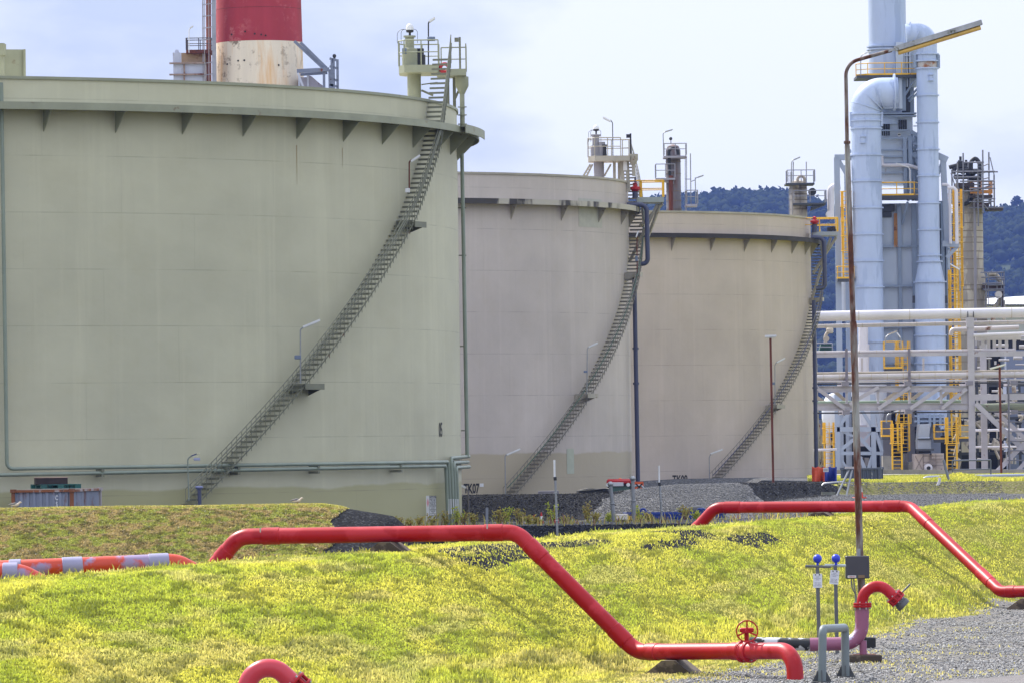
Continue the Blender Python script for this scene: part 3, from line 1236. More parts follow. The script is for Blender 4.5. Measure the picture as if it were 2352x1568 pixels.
pl2 = side_platform(T2, 314.6, 1463, 1524, 455, 467, 417, '', paint('grey_fascia', (150, 156, 150), .5, 0, .08, .7), [((1522, 468), (1470, 520)), ((1510, 470), (1446, 602)), ((1516, 470), (1487, 548))])
b = MB()
q = U(1459, 455, 313.8)
b.lathe(q, [(.16, 0), (.16, px(14, 314)), (.2, px(15, 314))], 14)
b.lathe(U(1459, 424, 313.8), [(.05, 0), (.05, .4)], 8)
b.build('standpipe', navy, pl2, smooth=35)
b = MB()
b.lathe(U(1459, 440, 313.8), [(.16, 0), (.3, .12), (.3, .24), (.12, .3), (.12, .44), (.2, .46), (.02, .5)], 14)
b.build('monitor_valve', red_m, pl2, smooth=35)

# --- third tank, buff
tm3 = tankmat('buff_tank_paint', (182, 169, 158), (180, 167, 156), 0.2, 0.1)
T3 = make_tank(-0.9, 372.0, 20.6, 19.5, tm3, 'farthest buff storage tank marked TK09 beside the pipe rack', 18.0, 0.6, paint('black_lip', (52, 48, 50), .8, 0, .2, .6),
               [1542, 1622, 1700, 1764, 1818], 545, buff)
g3 = T3.hit
sp = [g3(1650, 1092, .35), g3(1778, 928, .35)]
sl = (sp[1][0] - sp[0][0]) / (sp[1][1] - sp[0][1])
sp = [(sp[0][0] - sl * .9, sp[0][1] - .9), sp[0], sp[1], (sp[1][0] + sl * (19.0 - sp[1][1]), 19.0)]
print('T3 stair', sp, 'tangent', g3(1854, 560))
f3 = stair(T3, sp, stair_d, 18.4, True, .72, (.75,), navy)
for q in (g3(1776, 928, .35), None):
    z = q[1] if q else U(1850, 682, 368).z
    landing(T3, f3(z), z - .05, buff, 1.0)
wrap_text(T3, 'TK09', 1562, 1110, px(20, 352), 0.66, 0.02)
pl3 = side_platform(T3, 368.0, 1866, 1923, 534, 543, 502, '', paint('grey_fascia2', (150, 154, 160), .5, 0, .08, .7), [((1921, 545), (1868, 628)), ((1908, 546), (1862, 696))])
b = MB()
b.lathe(U(1871, 534, 367.2), [(.17, 0), (.17, px(18, 368))], 14)
b.build('standpipe', navy, pl3, smooth=35)
b = MB()
b.lathe(U(1871, 515, 367.2), [(.15, 0), (.28, .12), (.28, .22), (.12, .3), (.12, .45), (.02, .5)], 14)
b.build('monitor_valve', red_m, pl3, smooth=35)
b = MB()
for i in range(7):
    b.box(U(1902 + 2.6 * i, 529 - (i % 3) * 2, 367.8), (.16, .2, .16 + .08 * (i % 2)), i)
b.build('valve_cluster', dark_m, pl3)
lamp('lamp halfway up the stair of the buff tank', [(1780, 930), (1780, 836), (1786, 829)], ldep(T3, 1780, 920), ((1784, 832), (1803, 822)), 'lamps on the tanks', .03, (1775, 880, 8, 6), galv)
lamp('lamp at the foot of the buff tank stair', [(1630, 1110), (1629, 1048), (1634, 1040)], ldep(T3, 1630, 1100), ((1632, 1041), (1660, 1031)), 'lamps on the tanks', .03, None, galv)

# slate blue foam risers between the tanks
def riser(label, pts, d, r, clamps=()):
    root = thing('foam_riser', label, 'pipe', U(*pts[-1], d), 'slate blue risers beside the tanks')
    b = MB()
    b.tube(rnd([U(*q, d) for q in pts], px(14, d), 6), r, 14)
    b.build('pipe', navy, root, smooth=40)
    if clamps:
        b = MB()
        for x, y in clamps:
            b.lathe(U(x, y, d) - Vector((0, 0, .06)), [(r + .05, 0), (r + .05, .12)], 14)
        b.build('clamp', navy, root, smooth=40)
    return root


riser('tall slate blue pipe between the grey and buff tanks', [(1457, 640), (1466, 1140)], 313.5, .125, ((1460, 800), (1461, 880)))
riser('hooked slate blue pipe under the yellow platform of the grey tank', [(1440, 470), (1485, 471), (1488, 605), (1466, 607)], 313.4, .13)
riser('tall slate blue pipe at the right edge of the buff tank', [(1869, 690), (1876, 1120)], 366.5, .13, ((1872, 890), (1872, 920)))
riser('hooked slate blue pipe under the yellow platform of the buff tank', [(1862, 545), (1893, 547), (1895, 662), (1874, 663)], 367.0, .14)
# ------------------------------------------------------------------ foreground
redp = paint('red_pipe_paint', (166, 5, 18), 0.42, 0, 0.09, 0.5, 0, (0, 0, 0), 1, 1, (178, 34, 44), .3, .7)
MATS['red_pipe_paint'].node_tree.nodes['Principled BSDF'].inputs['Specular IOR Level'].default_value = 0.3
redp2 = paint('faded_red_paint', (192, 46, 62), 0.36, 0, 0.08, 0.6)
pinkp = paint('pink_primer', (146, 86, 116), 0.5, 0, 0.10, 1.2, 0, (0, 0, 0), 1, 1, (186, 176, 204), .35, 1.4)
greyp = paint('hoop_grey', (110, 120, 124), 0.5, 0, 0.08, 1.0, .05)
steel_bolt = paint('bright_bolt', (176, 176, 178), 0.35, .7, .1, 3)
concb = paint('mossy_concrete', (112, 98, 84), 0.9, 0, 0.18, 2.0, 0, (0, 0, 0), 1, 1, (66, 56, 46), .45, 1.5)


def P3(pts):
    return [U(*q) for q in pts]


def cuff(path, i, a, b, r, n=20):
    """sleeve on segment i of a sight path between fractions a and b"""
    p, q = U(*path[i]), U(*path[i + 1])
    m = MB()
    e = (q - p).normalized() * 0.012
    s, t = p.lerp(q, a), p.lerp(q, b)
    m.tube([s - e, s, t, t + e], [r * .94, r, r, r * .94], n)
    return m


def red_line(label, path, r, cuffs, bend, tone=redp):
    root = thing('fire_main', label, 'pipe', U(*path[2]), 'red fire mains over the grass berm')
    m = MB()
    m.tube(rnd(P3(path), bend, 10), r, 28)
    m.build('pipe', tone, root, smooth=40)
    for i, a, b in cuffs:
        cuff(path, i, a, b, r * 1.075).build('coupling', tone, root, smooth=40)
    return root


pa = [(452, 1345, 126.0), (550, 1231, 125.7), (1187, 1221.5, 124.5), (1462, 1496, 123.6), (1824, 1493.5, 119.2), (1828, 1590, 119.0)]
R1 = red_line('nearest red fire main running over the berm and down to the red valve', pa, 0.178,
              [(1, .085, .145), (1, .885, .95), (2, .10, .22), (2, .81, .92), (3, .08, .145), (3, .62, .69), (0, .55, .72)], 0.55)
b = MB()
for x, y, dd in ((1119, 1208, 124.3), (598, 1216, 125.4), (1478, 1484, 123.4), (1690, 1484, 120.9)):
    b.box(U(x, y, dd - .15), (.03, .03, .10))
b.build('clamp_bolt', steel_bolt, R1)
pb = [(1568, 1246, 174.6), (1643, 1164.5, 174.2), (2090, 1161.5, 172.0), (2298, 1358, 166.5), (2470, 1355, 165.0)]
R2 = red_line('farther red fire main crossing the berm at right', pb, 0.172, [(1, .05, .13), (1, .87, .95), (2, .12, .22), (2, .78, .9), (3, .1, .2), (0, .3, .5)], 0.55)


def block(label, x, d, w, zt, zb, L=0.5, rz=0.25):
    q = U(x, 1200, d)
    root = MB()
    c, s = math.cos(rz), math.sin(rz)
    X = Vector((c, -s, 0))
    Y = Vector((s, c, 0))
    o = Vector((q.x, d, 0)) - Y * L / 2
    hh = zt - zb
    poly = [(-w / 2, 0), (w / 2, 0), (w / 2, .3 * hh), (.14 * w, hh), (-.14 * w, hh), (-w / 2, .3 * hh)]
    root.prism([o + X * a + Vector((0, 0, zb + z)) for a, z in poly], Y * L)
    ob = root.build('support_block', concb, loc=(q.x, d, zb))
    return tag(ob, label, 'concrete block', 'concrete pipe supports')


block('concrete block under the nearest red main on top of the berm', 893, 125.0, .95, 2.90, 2.55, .7, .3)
block('concrete block under the low run of the nearest red main left of the valve', 1543, 122.6, 1.05, .31, -.1, .9, .3)
block('concrete block under the farther red main on top of the berm', 1888, 172.6, 1.1, 2.83, 2.5, .8, .3)
block('concrete block under the low run of the farther red main at the right edge', 2362, 165.6, 1.2, .33, -.1, .9, .3)

# valve with hand wheel on the low run
vd = 120.55
vc = U(1715, 1495, vd)
V_ = thing('butterfly_valve', 'red valve with spoked hand wheel on the low run of the red main', 'valve', vc)
b = MB()
ax = (U(1760, 1494, 119.98) - U(1670, 1494.6, 121.07)).normalized()
for o in (-.155, -.115, .075, .115):
    b.lathe(vc + ax * o, [(.235, 0), (.24, .008), (.24, .032), (.235, .04)], 28, ax)
b.lathe(vc - ax * .08, [(.2, 0), (.2, .16)], 24, ax)
b.build('valve_body', redp, V_, smooth=40)
b = MB()
for k in range(8):
    a = 2 * PI * (k + .5) / 8
    q = vc + Vector((0, -math.cos(a), math.sin(a))) * .205
    b.tube([q - ax * .17, q + ax * .17], .014, 6)
b.build('flange_bolt', steel_bolt, V_)
wc = U(1716, 1448.5, vd - .32)
b = MB()
b.box((wc.x, wc.y + .2, wc.z + .02), (.3, .2, .1), 0, .02)
b.tube([(wc.x, wc.y + .28, vc.z + .15), (wc.x, wc.y + .28, wc.z)], .05, 10)
b.build('gear_box', redp, V_, smooth=40)
b = MB()
n = 28
rw = .225
b.tube([wc + Vector((math.cos(2 * PI * k / n) * rw, 0, math.sin(2 * PI * k / n) * rw)) for k in range(n + 1)], .016, 8)
for a in (90, 205, 335):
    b.beam(wc, wc + Vector((math.cos(math.radians(a)) * rw, 0, math.sin(math.radians(a)) * rw)), .035, .015, (0, 1, 0))
b.lathe(wc + Vector((0, -.02, 0)), [(.04, 0), (.04, .15)], 12, (0, 1, 0))
b.build('hand_wheel', redp, V_, smooth=40)

# orange and lilac pipe ends behind the berm
orange = paint('orange_lilac_paint', (192, 58, 26), 0.4, 0, .08, .6, 0, (0, 0, 0), 1, 1, (140, 122, 156), .24, .8)
lilac = paint('lilac_paint', (142, 138, 168), 0.45, 0, .08, 1)


def orange_line(label, path, r, cuffs):
    root = thing('orange_pipe', label, 'pipe', U(*path[1]), 'orange pipes behind the berm')
    m = MB()
    m.tube(rnd(P3(path), .7, 10), r, 28)
    m.build('pipe', orange, root, smooth=40)
    for i, a, b_ in cuffs:
        cuff(path, i, a, b_, r * 1.08).build('coupling', lilac, root, smooth=40)


orange_line('longer orange and lilac pipe lying behind the crest of the berm at left', [(-120, 1311, 112.4), (90, 1303, 112.4), (405, 1290, 112.8), (520, 1352, 113.0)], .178, [(0, .68, .8), (1, .17, .31), (1, .80, .94)])
orange_line('short orange pipe end with lilac collar at the left edge behind the berm', [(-200, 1318, 107.6), (45, 1313, 107.6), (160, 1372, 107.8)], .176, [(0, .85, .98)])


# hydrants ----------------------------------------------------------
def hydrant(label, ac, R, r, d, foot, seg0, neck, riser_mat, handle=True):
    """gooseneck outlet: ac arc centre, R and r in sight units"""
    root = thing('hydrant_outlet', label, 'hydrant', U(ac[0] - R, foot, d), 'gooseneck hydrant outlets')
    rr = px(r, d)
    pts = [U(ac[0] - R, seg0, d)]
    for k in range(25):
        a = math.radians(180 - (180 - 47) * k / 24)
        pts.append(U(ac[0] + R * math.cos(a), ac[1] - R * math.sin(a), d))
    e = Vector((.73, .68))
    k0 = (ac[0] + R * math.cos(math.radians(47)), ac[1] - R * math.sin(math.radians(47)))
    s = r / 12.5
    E = lambda t: U(k0[0] + e.x * t * s, k0[1] + e.y * t * s, d)
    pts.append(E(18))
    b = MB()
    b.tube(pts, rr, 24)
    b.build('gooseneck', neck, root, smooth=40)
    axd = (E(10) - E(0)).normalized()
    b = MB()
    for t in (17, 30):
        b.lathe(E(t), [(rr * 1.55, 0), (rr * 1.6, .008), (rr * 1.6, .03), (rr * 1.55, .038)], 24, axd)
    b.lathe(E(20), [(rr * 1.1, 0), (rr * 1.1, px(16 * s, d))], 20, axd)
    for k in range(8):
        a = 2 * PI * k / 8
        x = axd.orthogonal().normalized()
        q = E(17) + (x * math.cos(a) + axd.cross(x) * math.sin(a)) * rr * 1.38
        b.tube([q, q + axd * px(14 * s, d)], rr * .16, 6)
    b.build('outlet_flange', redp, root, smooth=40)
    b = MB()
    for k in range(8):
        a = 2 * PI * k / 8
        x = axd.orthogonal().normalized()
        q = E(17) + (x * math.cos(a) + axd.cross(x) * math.sin(a)) * rr * 1.4
        b.tube([q - axd * .03, q], rr * .13, 6)
        b.tube([q + axd * px(15 * s, d), q + axd * (px(15 * s, d) + .035)], rr * .13, 6)
    b.build('flange_bolt', steel_bolt, root)
    b = MB()
    b.lathe(E(32), [(rr * 1.05, 0), (rr * 1.15, .02), (rr * 1.15, px(8 * s, d)), (rr * 1.32, px(9 * s, d)), (rr * 1.32, px(19 * s, d)), (rr * 1.1, px(20 * s, d))], 24, axd)
    b.build('hose_coupling', paint('grey_coupling', (92, 92, 96), .45, .4, .15, 3), root, smooth=35)
    if handle:
        b = MB()
        b.tube([U(2069, 1362, d), U(2091, 1340, d)], .02, 8)
        b.build('lever', plain('grey_lever', (88, 90, 92), .5), root)
    return root


hd = 128.0
HY = hydrant('red and pink gooseneck hydrant on a concrete pad beside the lamp post', (2015.3, 1380), 34.3, 12.8, hd, 1512, 1390, redp, pinkp)
b = MB()
q = U(1981, 1388, hd)
for o in (0, -.055):
    b.lathe(q + Vector((0, 0, o)), [(.205, 0), (.21, .008), (.21, .04), (.205, .048)], 28)
b.build('riser_flange', redp, HY, smooth=40)
b = MB()
for k in range(8):
    a = 2 * PI * (k + .5) / 8
    p = q + Vector((math.cos(a) * .185, math.sin(a) * .185, 0))
    b.tube([p + Vector((0, 0, -.1)), p + Vector((0, 0, .075))], .017, 6)
b.build('flange_bolt', steel_bolt, HY)
b = MB()
rp_ = [U(1860, 1479, hd), U(1979.5, 1476, hd), U(1980.5, 1392, hd)]
b.tube(rnd(rp_, .42, 12), .152, 24)
b.tube([U(1982, 1470, hd), U(1983, 1503, hd)], .085, 14)
b.build('riser', pinkp, HY, smooth=40)
b = MB()
for s, t in (((1980.3, 1416), (1980.3, 1404)), ((1980.4, 1434), (1980.4, 1432))):
    b.tube([U(*s, hd), U(*t, hd)], .157, 24)
b.build('collar', pinkp, HY, smooth=40)
b = MB()
b.tube([U(1722, 1476, hd + .2), U(1862, 1479, hd)], .142, 22)
b.build('wrapped_pipe', paint('torn_black_wrap', (20, 21, 23), .6, 0, .1, 2, 0, (0, 0, 0), 1, 1, (188, 190, 196), .42, 2.6), HY, smooth=40)
b = MB()
b.box(U(1985, 1503, hd), (.5, .5, .035))
b.build('base_plate', rust_m, HY)
b = MB()
q = U(1987, 1519, hd)
b.box((q.x, q.y, .06), (.72, .8, .2), 0, .02)
b.build('concrete_pad', concb, HY)
hydrant('faded red gooseneck hydrant cut off by the bottom edge', (616.6, 1583), 50, 21.2, 81.0, 1640, 1660, redp2, redp2, False)

# grey hoop barrier
q = U(1888, 1566, 117.2)
HB = thing('hoop_barrier', 'grey bent pipe hoop barrier with gusseted feet in front of the hydrant', 'barrier', (q.x, q.y, 0))
b = MB()
lt = [U(1888, 1568, 117.2), U(1889.5, 1443, 117.2), U(1941, 1440, 119.7), U(1942, 1557, 119.7)]
b.tube(rnd(lt, .13, 8), .086, 18)
b.build('hoop', greyp, HB, smooth=40)
b = MB()
for p in (lt[0], lt[3]):
    z0 = p.z
    b.box((p.x, p.y, h1(p.x, p.y) + .02), (.4, .4, .03))
    for dx, dy in ((1, 0), (-1, 0), (0, -1)):
        b.prism([Vector((p.x + dx * .08 - dy * .01, p.y + dy * .08 - dx * .01, h1(p.x, p.y) + .03)), Vector((p.x + dx * .2, p.y + dy * .2, h1(p.x, p.y) + .03)), Vector((p.x + dx * .08, p.y + dy * .08, h1(p.x, p.y) + .27))], (dy * .02, dx * .02, 0))
b.build('foot', paint('hoop_foot', (64, 66, 68), .6, 0, .1, 2), HB)

# valve key posts with blue balls
blue_ball = paint('blue_ball', (28, 52, 190), .35, 0, .05, 2)
paper = plain('laminated_paper', (208, 210, 222), .5)


def key_post(label, x, yt, d, bx0, bx1, light, ball, card, tilt):
    yb = 1010 + 13000 * 5 / d + 3
    q = gnd(x + 3, d)
    root = thing('valve_key', label, 'valve key', q, 'valve keys with blue balls')
    b = MB()
    b.beam(U(x + 4.5, yb, d), U(x, yt + 2, d), .085, .085, (0, 1, 0))
    b.build('post', paint('key_grey', (92, 94, 98), .5, 0, .1, 1.5), root)
    b = MB()
    b.tube([U(bx0, yt, d - .05), U(bx1, yt + (1.5 if not light else .8), d + (.0 if not light else .15))], .032, 12)
    b.build('crossbar', paint('key_bar_light', (168, 178, 178), .4, 0, .05, 2) if light else paint('key_bar', (96, 98, 102), .5, 0, .1, 2), root, smooth=40)
    b = MB()
    b.sphere(U(ball[0], ball[1], d), px(10.2, d), 24)
    b.tube([U(ball[0], ball[1] + 8, d), U(ball[0] + .3, yt, d)], .03, 8)
    b.build('ball', blue_ball, root, smooth=60)
    c = U(card[0], card[1], d - .1)
    a = math.radians(tilt)
    X = Vector((math.cos(a), 0, math.sin(a)))
    Z = Vector((-math.sin(a), 0, math.cos(a)))
    w, hh = px(20.5, d), px(32, d)
    b = MB()
    b.prism([c - X * w / 2 - Z * hh / 2, c + X * w / 2 - Z * hh / 2, c + X * w / 2 + Z * hh / 2, c - X * w / 2 + Z * hh / 2], (0, .006, 0))
    cd_ = b.build('instruction_card', paper, root)
    b = MB()
    for i, s in enumerate(('NOTE', 'COMPOUND', 'DRAIN', '', 'NOT TO BE', 'LEFT OPEN', 'UNATTENDED')):
        if s:
            flat_text(b, s, c + Z * (hh * (.24 - i * .105)) + Vector((0, -.002, 0)), X, Z, .022, .85, .0)
    b.build('lettering', plain('grey_ink', (96, 98, 116), .6), cd_)
    b = MB()
    for s in (-1, 1):
        b.sphere(c + X * s * .045 + Z * hh * .43 + Vector((0, -.01, 0)), .016, 8)
    b.build('clip', dark_m, root)
    return root


key_post('left valve key with a dark crossbar and an upright instruction card', 1877.5, 1299, 132.0, 1850, 1908, False, (1877.7, 1282), (1878, 1332.5), 0)
key_post('right valve key with a light crossbar and a tilted instruction card', 1918.5, 1297, 132.6, 1895, 1942, True, (1920, 1281.5), (1916.5, 1324.5), -6)

# big lamp post
ld = 136.5
q = gnd(1984, ld)
LP = thing('lamp_post', 'tall rusty lamp post with one long slanted lamp standing on the berm foot', 'lamp post', q)
rusty_post = paint('rusty_white_post', (150, 150, 146), 0.7, 0, 0.12, 1.0, 0.74, (96, 52, 32), 1.5, 0.16)
pl_ = [U(1983, 1490, ld), U(1974, 1240, ld), U(1962, 800, ld), U(1960, 745, ld), U(1959.5, 738, ld), U(1946, 338, ld), U(1945.5, 325, ld), U(1943.2, 185, ld)]
rs = [px(8.2, ld)] * 4 + [px(6.4, ld), px(6.2, ld), px(4.6, ld), px(4.3, ld)]
crn = rnd([pl_[-1] + Vector((0, 0, -.2)), U(1942.5, 146, ld), U(2048, 116, ld)], .42, 10)[1:]
b = MB()
b.tube(pl_ + crn, rs + [px(4.2, ld)] * len(crn), 18)
for y, x in ((742, 1959.6), (328, 1945.6)):
    b.lathe(U(x, y + 3, ld), [(px(7.4, ld), 0), (px(8.0, ld), .03), (px(7.4, ld), .07)], 18)
b.build('pole', rusty_post, LP, smooth=40)
b = MB()
a0, a1 = U(2056, 113, ld - .05), U(2254.5, 52, ld - .05)
u = (a1 - a0).normalized()
n_ = Vector((-u.z, 0, u.x))
b.beam(a0, a1, .3, .12, n_)
b.beam(U(2036, 119, ld), a0, .06, .06)
lh = b.build('lamp_head', paint('mossy_lamp', (164, 166, 172), .5, 0, .15, 3, .34, (74, 72, 24), 3.2), LP)
b = MB()
for t in (-.07, .07):
    b.tube([a0.lerp(a1, .02) - n_ * .115 + Vector((0, t, 0)), a0.lerp(a1, .97) - n_ * .115 + Vector((0, t, 0))], .05, 12)
b.build('lamp_tube', paint('amber_tube', (206, 168, 88), .3, 0, .1, 2), lh, smooth=40)
b = MB()
q = U(1984, 1478, ld)
b.box((q.x + .1, q.y, h1(q.x, q.y) + .12), (.34, .34, .26), .1, .02)
b.build('plinth', black, LP)
b = MB()
c = U(1969, 1301.5, ld - .28)
b.box(c, (px(54, ld), .26, px(52, ld)), 0, .015)
bx = b.build('control_box', paint('charcoal_box', (60, 58, 66), .5, 0, .06, 1.5), LP)
b = MB()
b.box(c + Vector((-.14, -.134, -.22)), (.2, .006, .055))
b.build('white_sticker', white_lamp, bx)
b = MB()
b.box(c + Vector((.09, -.134, -.22)), (.15, .006, .07))
b.build('bronze_plate', plain('bronze', (122, 98, 70), .5), bx)
b = MB()
flat_text(b, 'WARNING', c + Vector((-.14, -.138, -.235)), (1, 0, 0), (0, 0, 1), .03, .8, .02)
b.build('lettering', red_m, bx)
b = MB()
for x0, x1, y1 in ((1955, 1965, 1400), (1961, 1967, 1404), (1985, 1984, 1410)):
    b.tube(rnd([U(x0, 1326, ld - .25), U(x0 + 1, 1346, ld - .25), U(x1, y1 - 35, ld - .15), U(x1, y1 + 60, ld - .12)], .2, 4), .018, 6)
b.build('cable', paint('cable_grey', (120, 120, 124), .5), LP)
b = MB()
q = U(1972.7, 1270, ld - .12)
b.box(q, (px(7, ld), .06, px(22, ld)))
b.build('conduit_cap', galv, LP)
# ------------------------------------------------------------------ middle distance
def post_on(x, d, y_base_hint=None):
    return gnd(x, d)


# grey container at left
cont_grey = paint('container_grey', (136, 142, 160), .55, 0, .1, .9, .42, (132, 74, 40), 1.1, .45)
cont_rust = paint('container_rust', (150, 92, 58), .8, 0, .2, 1.5, .3, (90, 56, 36), 2.0, .4, (168, 160, 160), .35, 1.5)


def container(label, p0, p1, p2, ztop, zbot, mats, group=None, name='shipping_container', roofm=None):
    """corrugated box: p0-p1 end face, p1-p2 long face (ground points)"""
    body, frame, roof = mats
    root = thing(name, label, 'container', (p1.x, p1.y, zbot), group)
    e, l = Vector((p1.x - p0.x, p1.y - p0.y, 0)), Vector((p2.x - p1.x, p2.y - p1.y, 0))
    b = MB()
    for o, v, nseg in ((p0, e, 9), (p1, l, 22), (p0 + l, e, 9), (p0, l, 22)):
        L = v.length
        u = v.normalized()
        nrm = u.cross(Vector((0, 0, 1)))
        if o is p0 and v is l or (o - p0).length > 1 and v is e:
            nrm = -nrm
        pts = []
        per = L / nseg
        for k in range(nseg):
            x = k * per
            pts += [(x, 0), (x + per * .38, 0), (x + per * .5, -.05), (x + per * .88, -.05)]
        pts.append((L, 0))
        vs = []
        for x, off in pts:
            q = Vector((o.x, o.y, 0)) + u * x + nrm * off
            vs += [(q.x, q.y, zbot + .1), (q.x, q.y, ztop - .06)]
        b.add(vs, [(2 * i, 2 * i + 2, 2 * i + 3, 2 * i + 1) for i in range(len(pts) - 1)])
    b.build('wall', body, root)
    b = MB()
    cs = [p0, p1, p1 + l, p0 + l]
    for q in cs:
        b.box((q.x, q.y, (ztop + zbot) / 2), (.13, .13, ztop - zbot), math.atan2(e.y, e.x))
        for z in (ztop - .05, zbot + .06):
            b.box((q.x, q.y, z), (.2, .2, .13), math.atan2(e.y, e.x))
    for q, w in zip(cs, cs[1:] + cs[:1]):
        for z in (ztop - .06, zbot + .08):
            b.beam((q.x, q.y, z), (w.x, w.y, z), .09, .09)
    b.build('frame', frame, root)
    b = MB()
    b.add([(q.x, q.y, ztop - .02) for q in cs], [(0, 1, 2, 3)])
    b.build('roof', roof, root)
    return root, e.normalized(), l.normalized()


c0, c1, c2 = U(31, 1150, 214.5), U(165, 1150, 214.0), U(229, 1150, 219.8)
dirl = Vector((c1.y - c0.y, -(c1.x - c0.x), 0)).normalized() * -1
for q in (c0, c1, c2):
    q.z = 0
e_ = (c1 - c0)
zc = U(100, 1123, 214).z
CT, eu, lu = container('rusty grey container behind the second grass bank at left', c0, c1, c2, zc, 1.0, (cont_grey, cont_rust, paint('container_roof', (176, 160, 150), .7, 0, .1, 1, .35, (140, 84, 52), 1.0)))
b = MB()
for i, ch in enumerate('CSLU'):
    flat_text(b, ch, c0 + e_ * .735 + Vector((.02, -.09, zc - .40 - i * .24)), eu, (0, 0, 1), .17, .7, .02)
b.build('lettering', white_lamp, CT)
b = MB()
q = c1.lerp(c2, .30)
nn = Vector((lu.y, -lu.x, 0))
for a0, a1, z0, z1 in ((0, .55, -.72, -.66), (0, .08, -1.6, -.7), (.2, .55, -.92, -.86), (.47, .55, -1.6, -.7), (.2, .28, -1.6, -.9)):
    p = q + nn * .05
    b.prism([p + lu * a0 + Vector((0, 0, zc + z0)), p + lu * a1 + Vector((0, 0, zc + z0)), p + lu * a1 + Vector((0, 0, zc + z1)), p + lu * a0 + Vector((0, 0, zc + z1))], nn * .01)
flat_text(b, '21', c1.lerp(c2, .72) + nn * .06 + Vector((0, 0, zc - 1.2)), lu, (0, 0, 1), .3, .8, .01)
b.build('lettering', white_lamp, CT)
# pallet and crate on the container
teal = paint('teal_plastic', (28, 86, 82), .5, 0, .1, 1.5)
pc = U(128, 1118, 215.6)
b = MB()
rz = .30
PW, PL = 1.55, 1.9


def loc2(u, v, z):
    c, s = math.cos(rz), math.sin(rz)
    return (pc.x + u * c - v * s, pc.y + u * s + v * c, z)


for i in range(3):
    b.box(loc2(0, -PL / 2 + .09 + i * (PL - .18) / 2, zc + .035), (PW, .16, .03), rz)
    for j in range(3):
        b.box(loc2(-PW / 2 + .12 + j * (PW - .24) / 2, -PL / 2 + .09 + i * (PL - .18) / 2, zc + .10), (.24, .16, .1), rz)
for i in range(7):
    b.box(loc2(0, -PL / 2 + .1 + i * (PL - .2) / 6, zc + .17), (PW, .2, .035), rz)
tag(b.build('pallet', teal, loc=loc2(0, 0, zc)), 'teal plastic pallet lying on the rusty container', 'pallet')
b = MB()
q = Vector(loc2(-.25, -.3, zc + .19))
b.box(q + Vector((0, 0, .12)), (1.2, .8, .24), rz * .6)
cr = b.build('crate', paint('dark_wood_crate', (52, 42, 40), .8, 0, .15, 2), loc=q)
tag(cr, 'low dark crate with a pale lid on the teal pallet', 'crate')
b = MB()
b.box(q + Vector((0, 0, .252)), (1.24, .84, .02), rz * .6)
b.build('lid', paint('pale_lid', (182, 150, 140), .7, 0, .1, 2), cr)

# stand pipe and lamp by the olive tank stair foot
root = thing('stand_pipe', 'slate blue stand pipe with a pale cap at the foot of the olive stair', 'pipe', U(458, 1155, 214))
b = MB()
b.tube([U(459, 1175, 214), U(457.5, 1122, 214)], .07, 10)
b.build('post', navy, root, smooth=40)
b = MB()
b.lathe(U(457.5, 1121, 214), [(.06, -.05), (.12, 0), (.15, .03), (.15, .08), (.1, .1)], 14)
b.build('cap', plain('pale_blue_cap', (130, 136, 176), .5), root, smooth=40)
root = lamp('lamp with a blue arm and loose hanging head at the foot of the olive stair', [(434, 1150), (431, 1052), (441, 1045)], 216.5, ((440, 1046), (452, 1041)), 'lamps on the tanks', .028, None, paint('olive_pole', (132, 140, 128), .5), plain('blue_arm', (52, 66, 112), .5), .08)
b = MB()
b.tube(rnd([U(452, 1041, 216.4), U(459, 1039, 216.4), U(459, 1047, 216.4), U(446, 1047, 216.4), U(442, 1053, 216.4), U(450, 1055, 216.4)], .08, 5), .018, 6)
b.build('flex_cable', plain('cream_cable', (196, 192, 160), .5), root)
b = MB()
b.box(U(452.5, 1053.5, 216.3), (.24, .1, .1), 0, .01)
b.build('hanging_lamp', plain('lilac_lamp', (150, 154, 184), .4), root)


# birds
def bird(label, x, d, face, group, y=None):
    q = gnd(x, d)
    root = thing('seagull', label, 'bird', q, group)
    s = face
    k = .9
    pts = [Vector((-.20 * s, 0, .16)), Vector((-.12 * s, 0, .155)), Vector((0, 0, .15)), Vector((.09 * s, 0, .175)), Vector((.13 * s, 0, .22)), Vector((.16 * s, 0, .255)), Vector((.19 * s, 0, .26)), Vector((.235 * s, 0, .25))]
    b = MB()
    b.tube([q + p * k for p in pts], [r * k for r in (.012, .045, .07, .055, .034, .036, .028, .005)], 12)
    b.build('body', paint('gull_white', (206, 190, 172), .8, 0, .05, 3), root, smooth=60)
    b = MB()
    b.tube([q + (p + Vector((0, 0, .028))) * k for p in (Vector((-.27 * s, 0, .14)), Vector((-.14 * s, 0, .155)), Vector((-.02 * s, 0, .165)), Vector((.06 * s, 0, .17)))], [r * k for r in (.008, .04, .064, .03)], 10)
    b.build('wing', paint('gull_grey', (110, 106, 104), .8), root, smooth=60)
    b = MB()
    for o in (-.02, .02):
        b.tube([q + Vector((0, o, .1)) * k, q + Vector((0, o, 0)) * k, q + Vector((.04 * s, o, 0)) * k], .008, 5)
    b.build('leg', plain('orange_leg', (170, 90, 40), .6), root)


bird('seagull facing right on the second grass bank below the container corner', 34, 187.9, 1, 'birds on the grass bank')
bird('seagull facing right on the second grass bank at the foot of the olive stair', 681, 187.9, 1, 'birds on the grass bank')


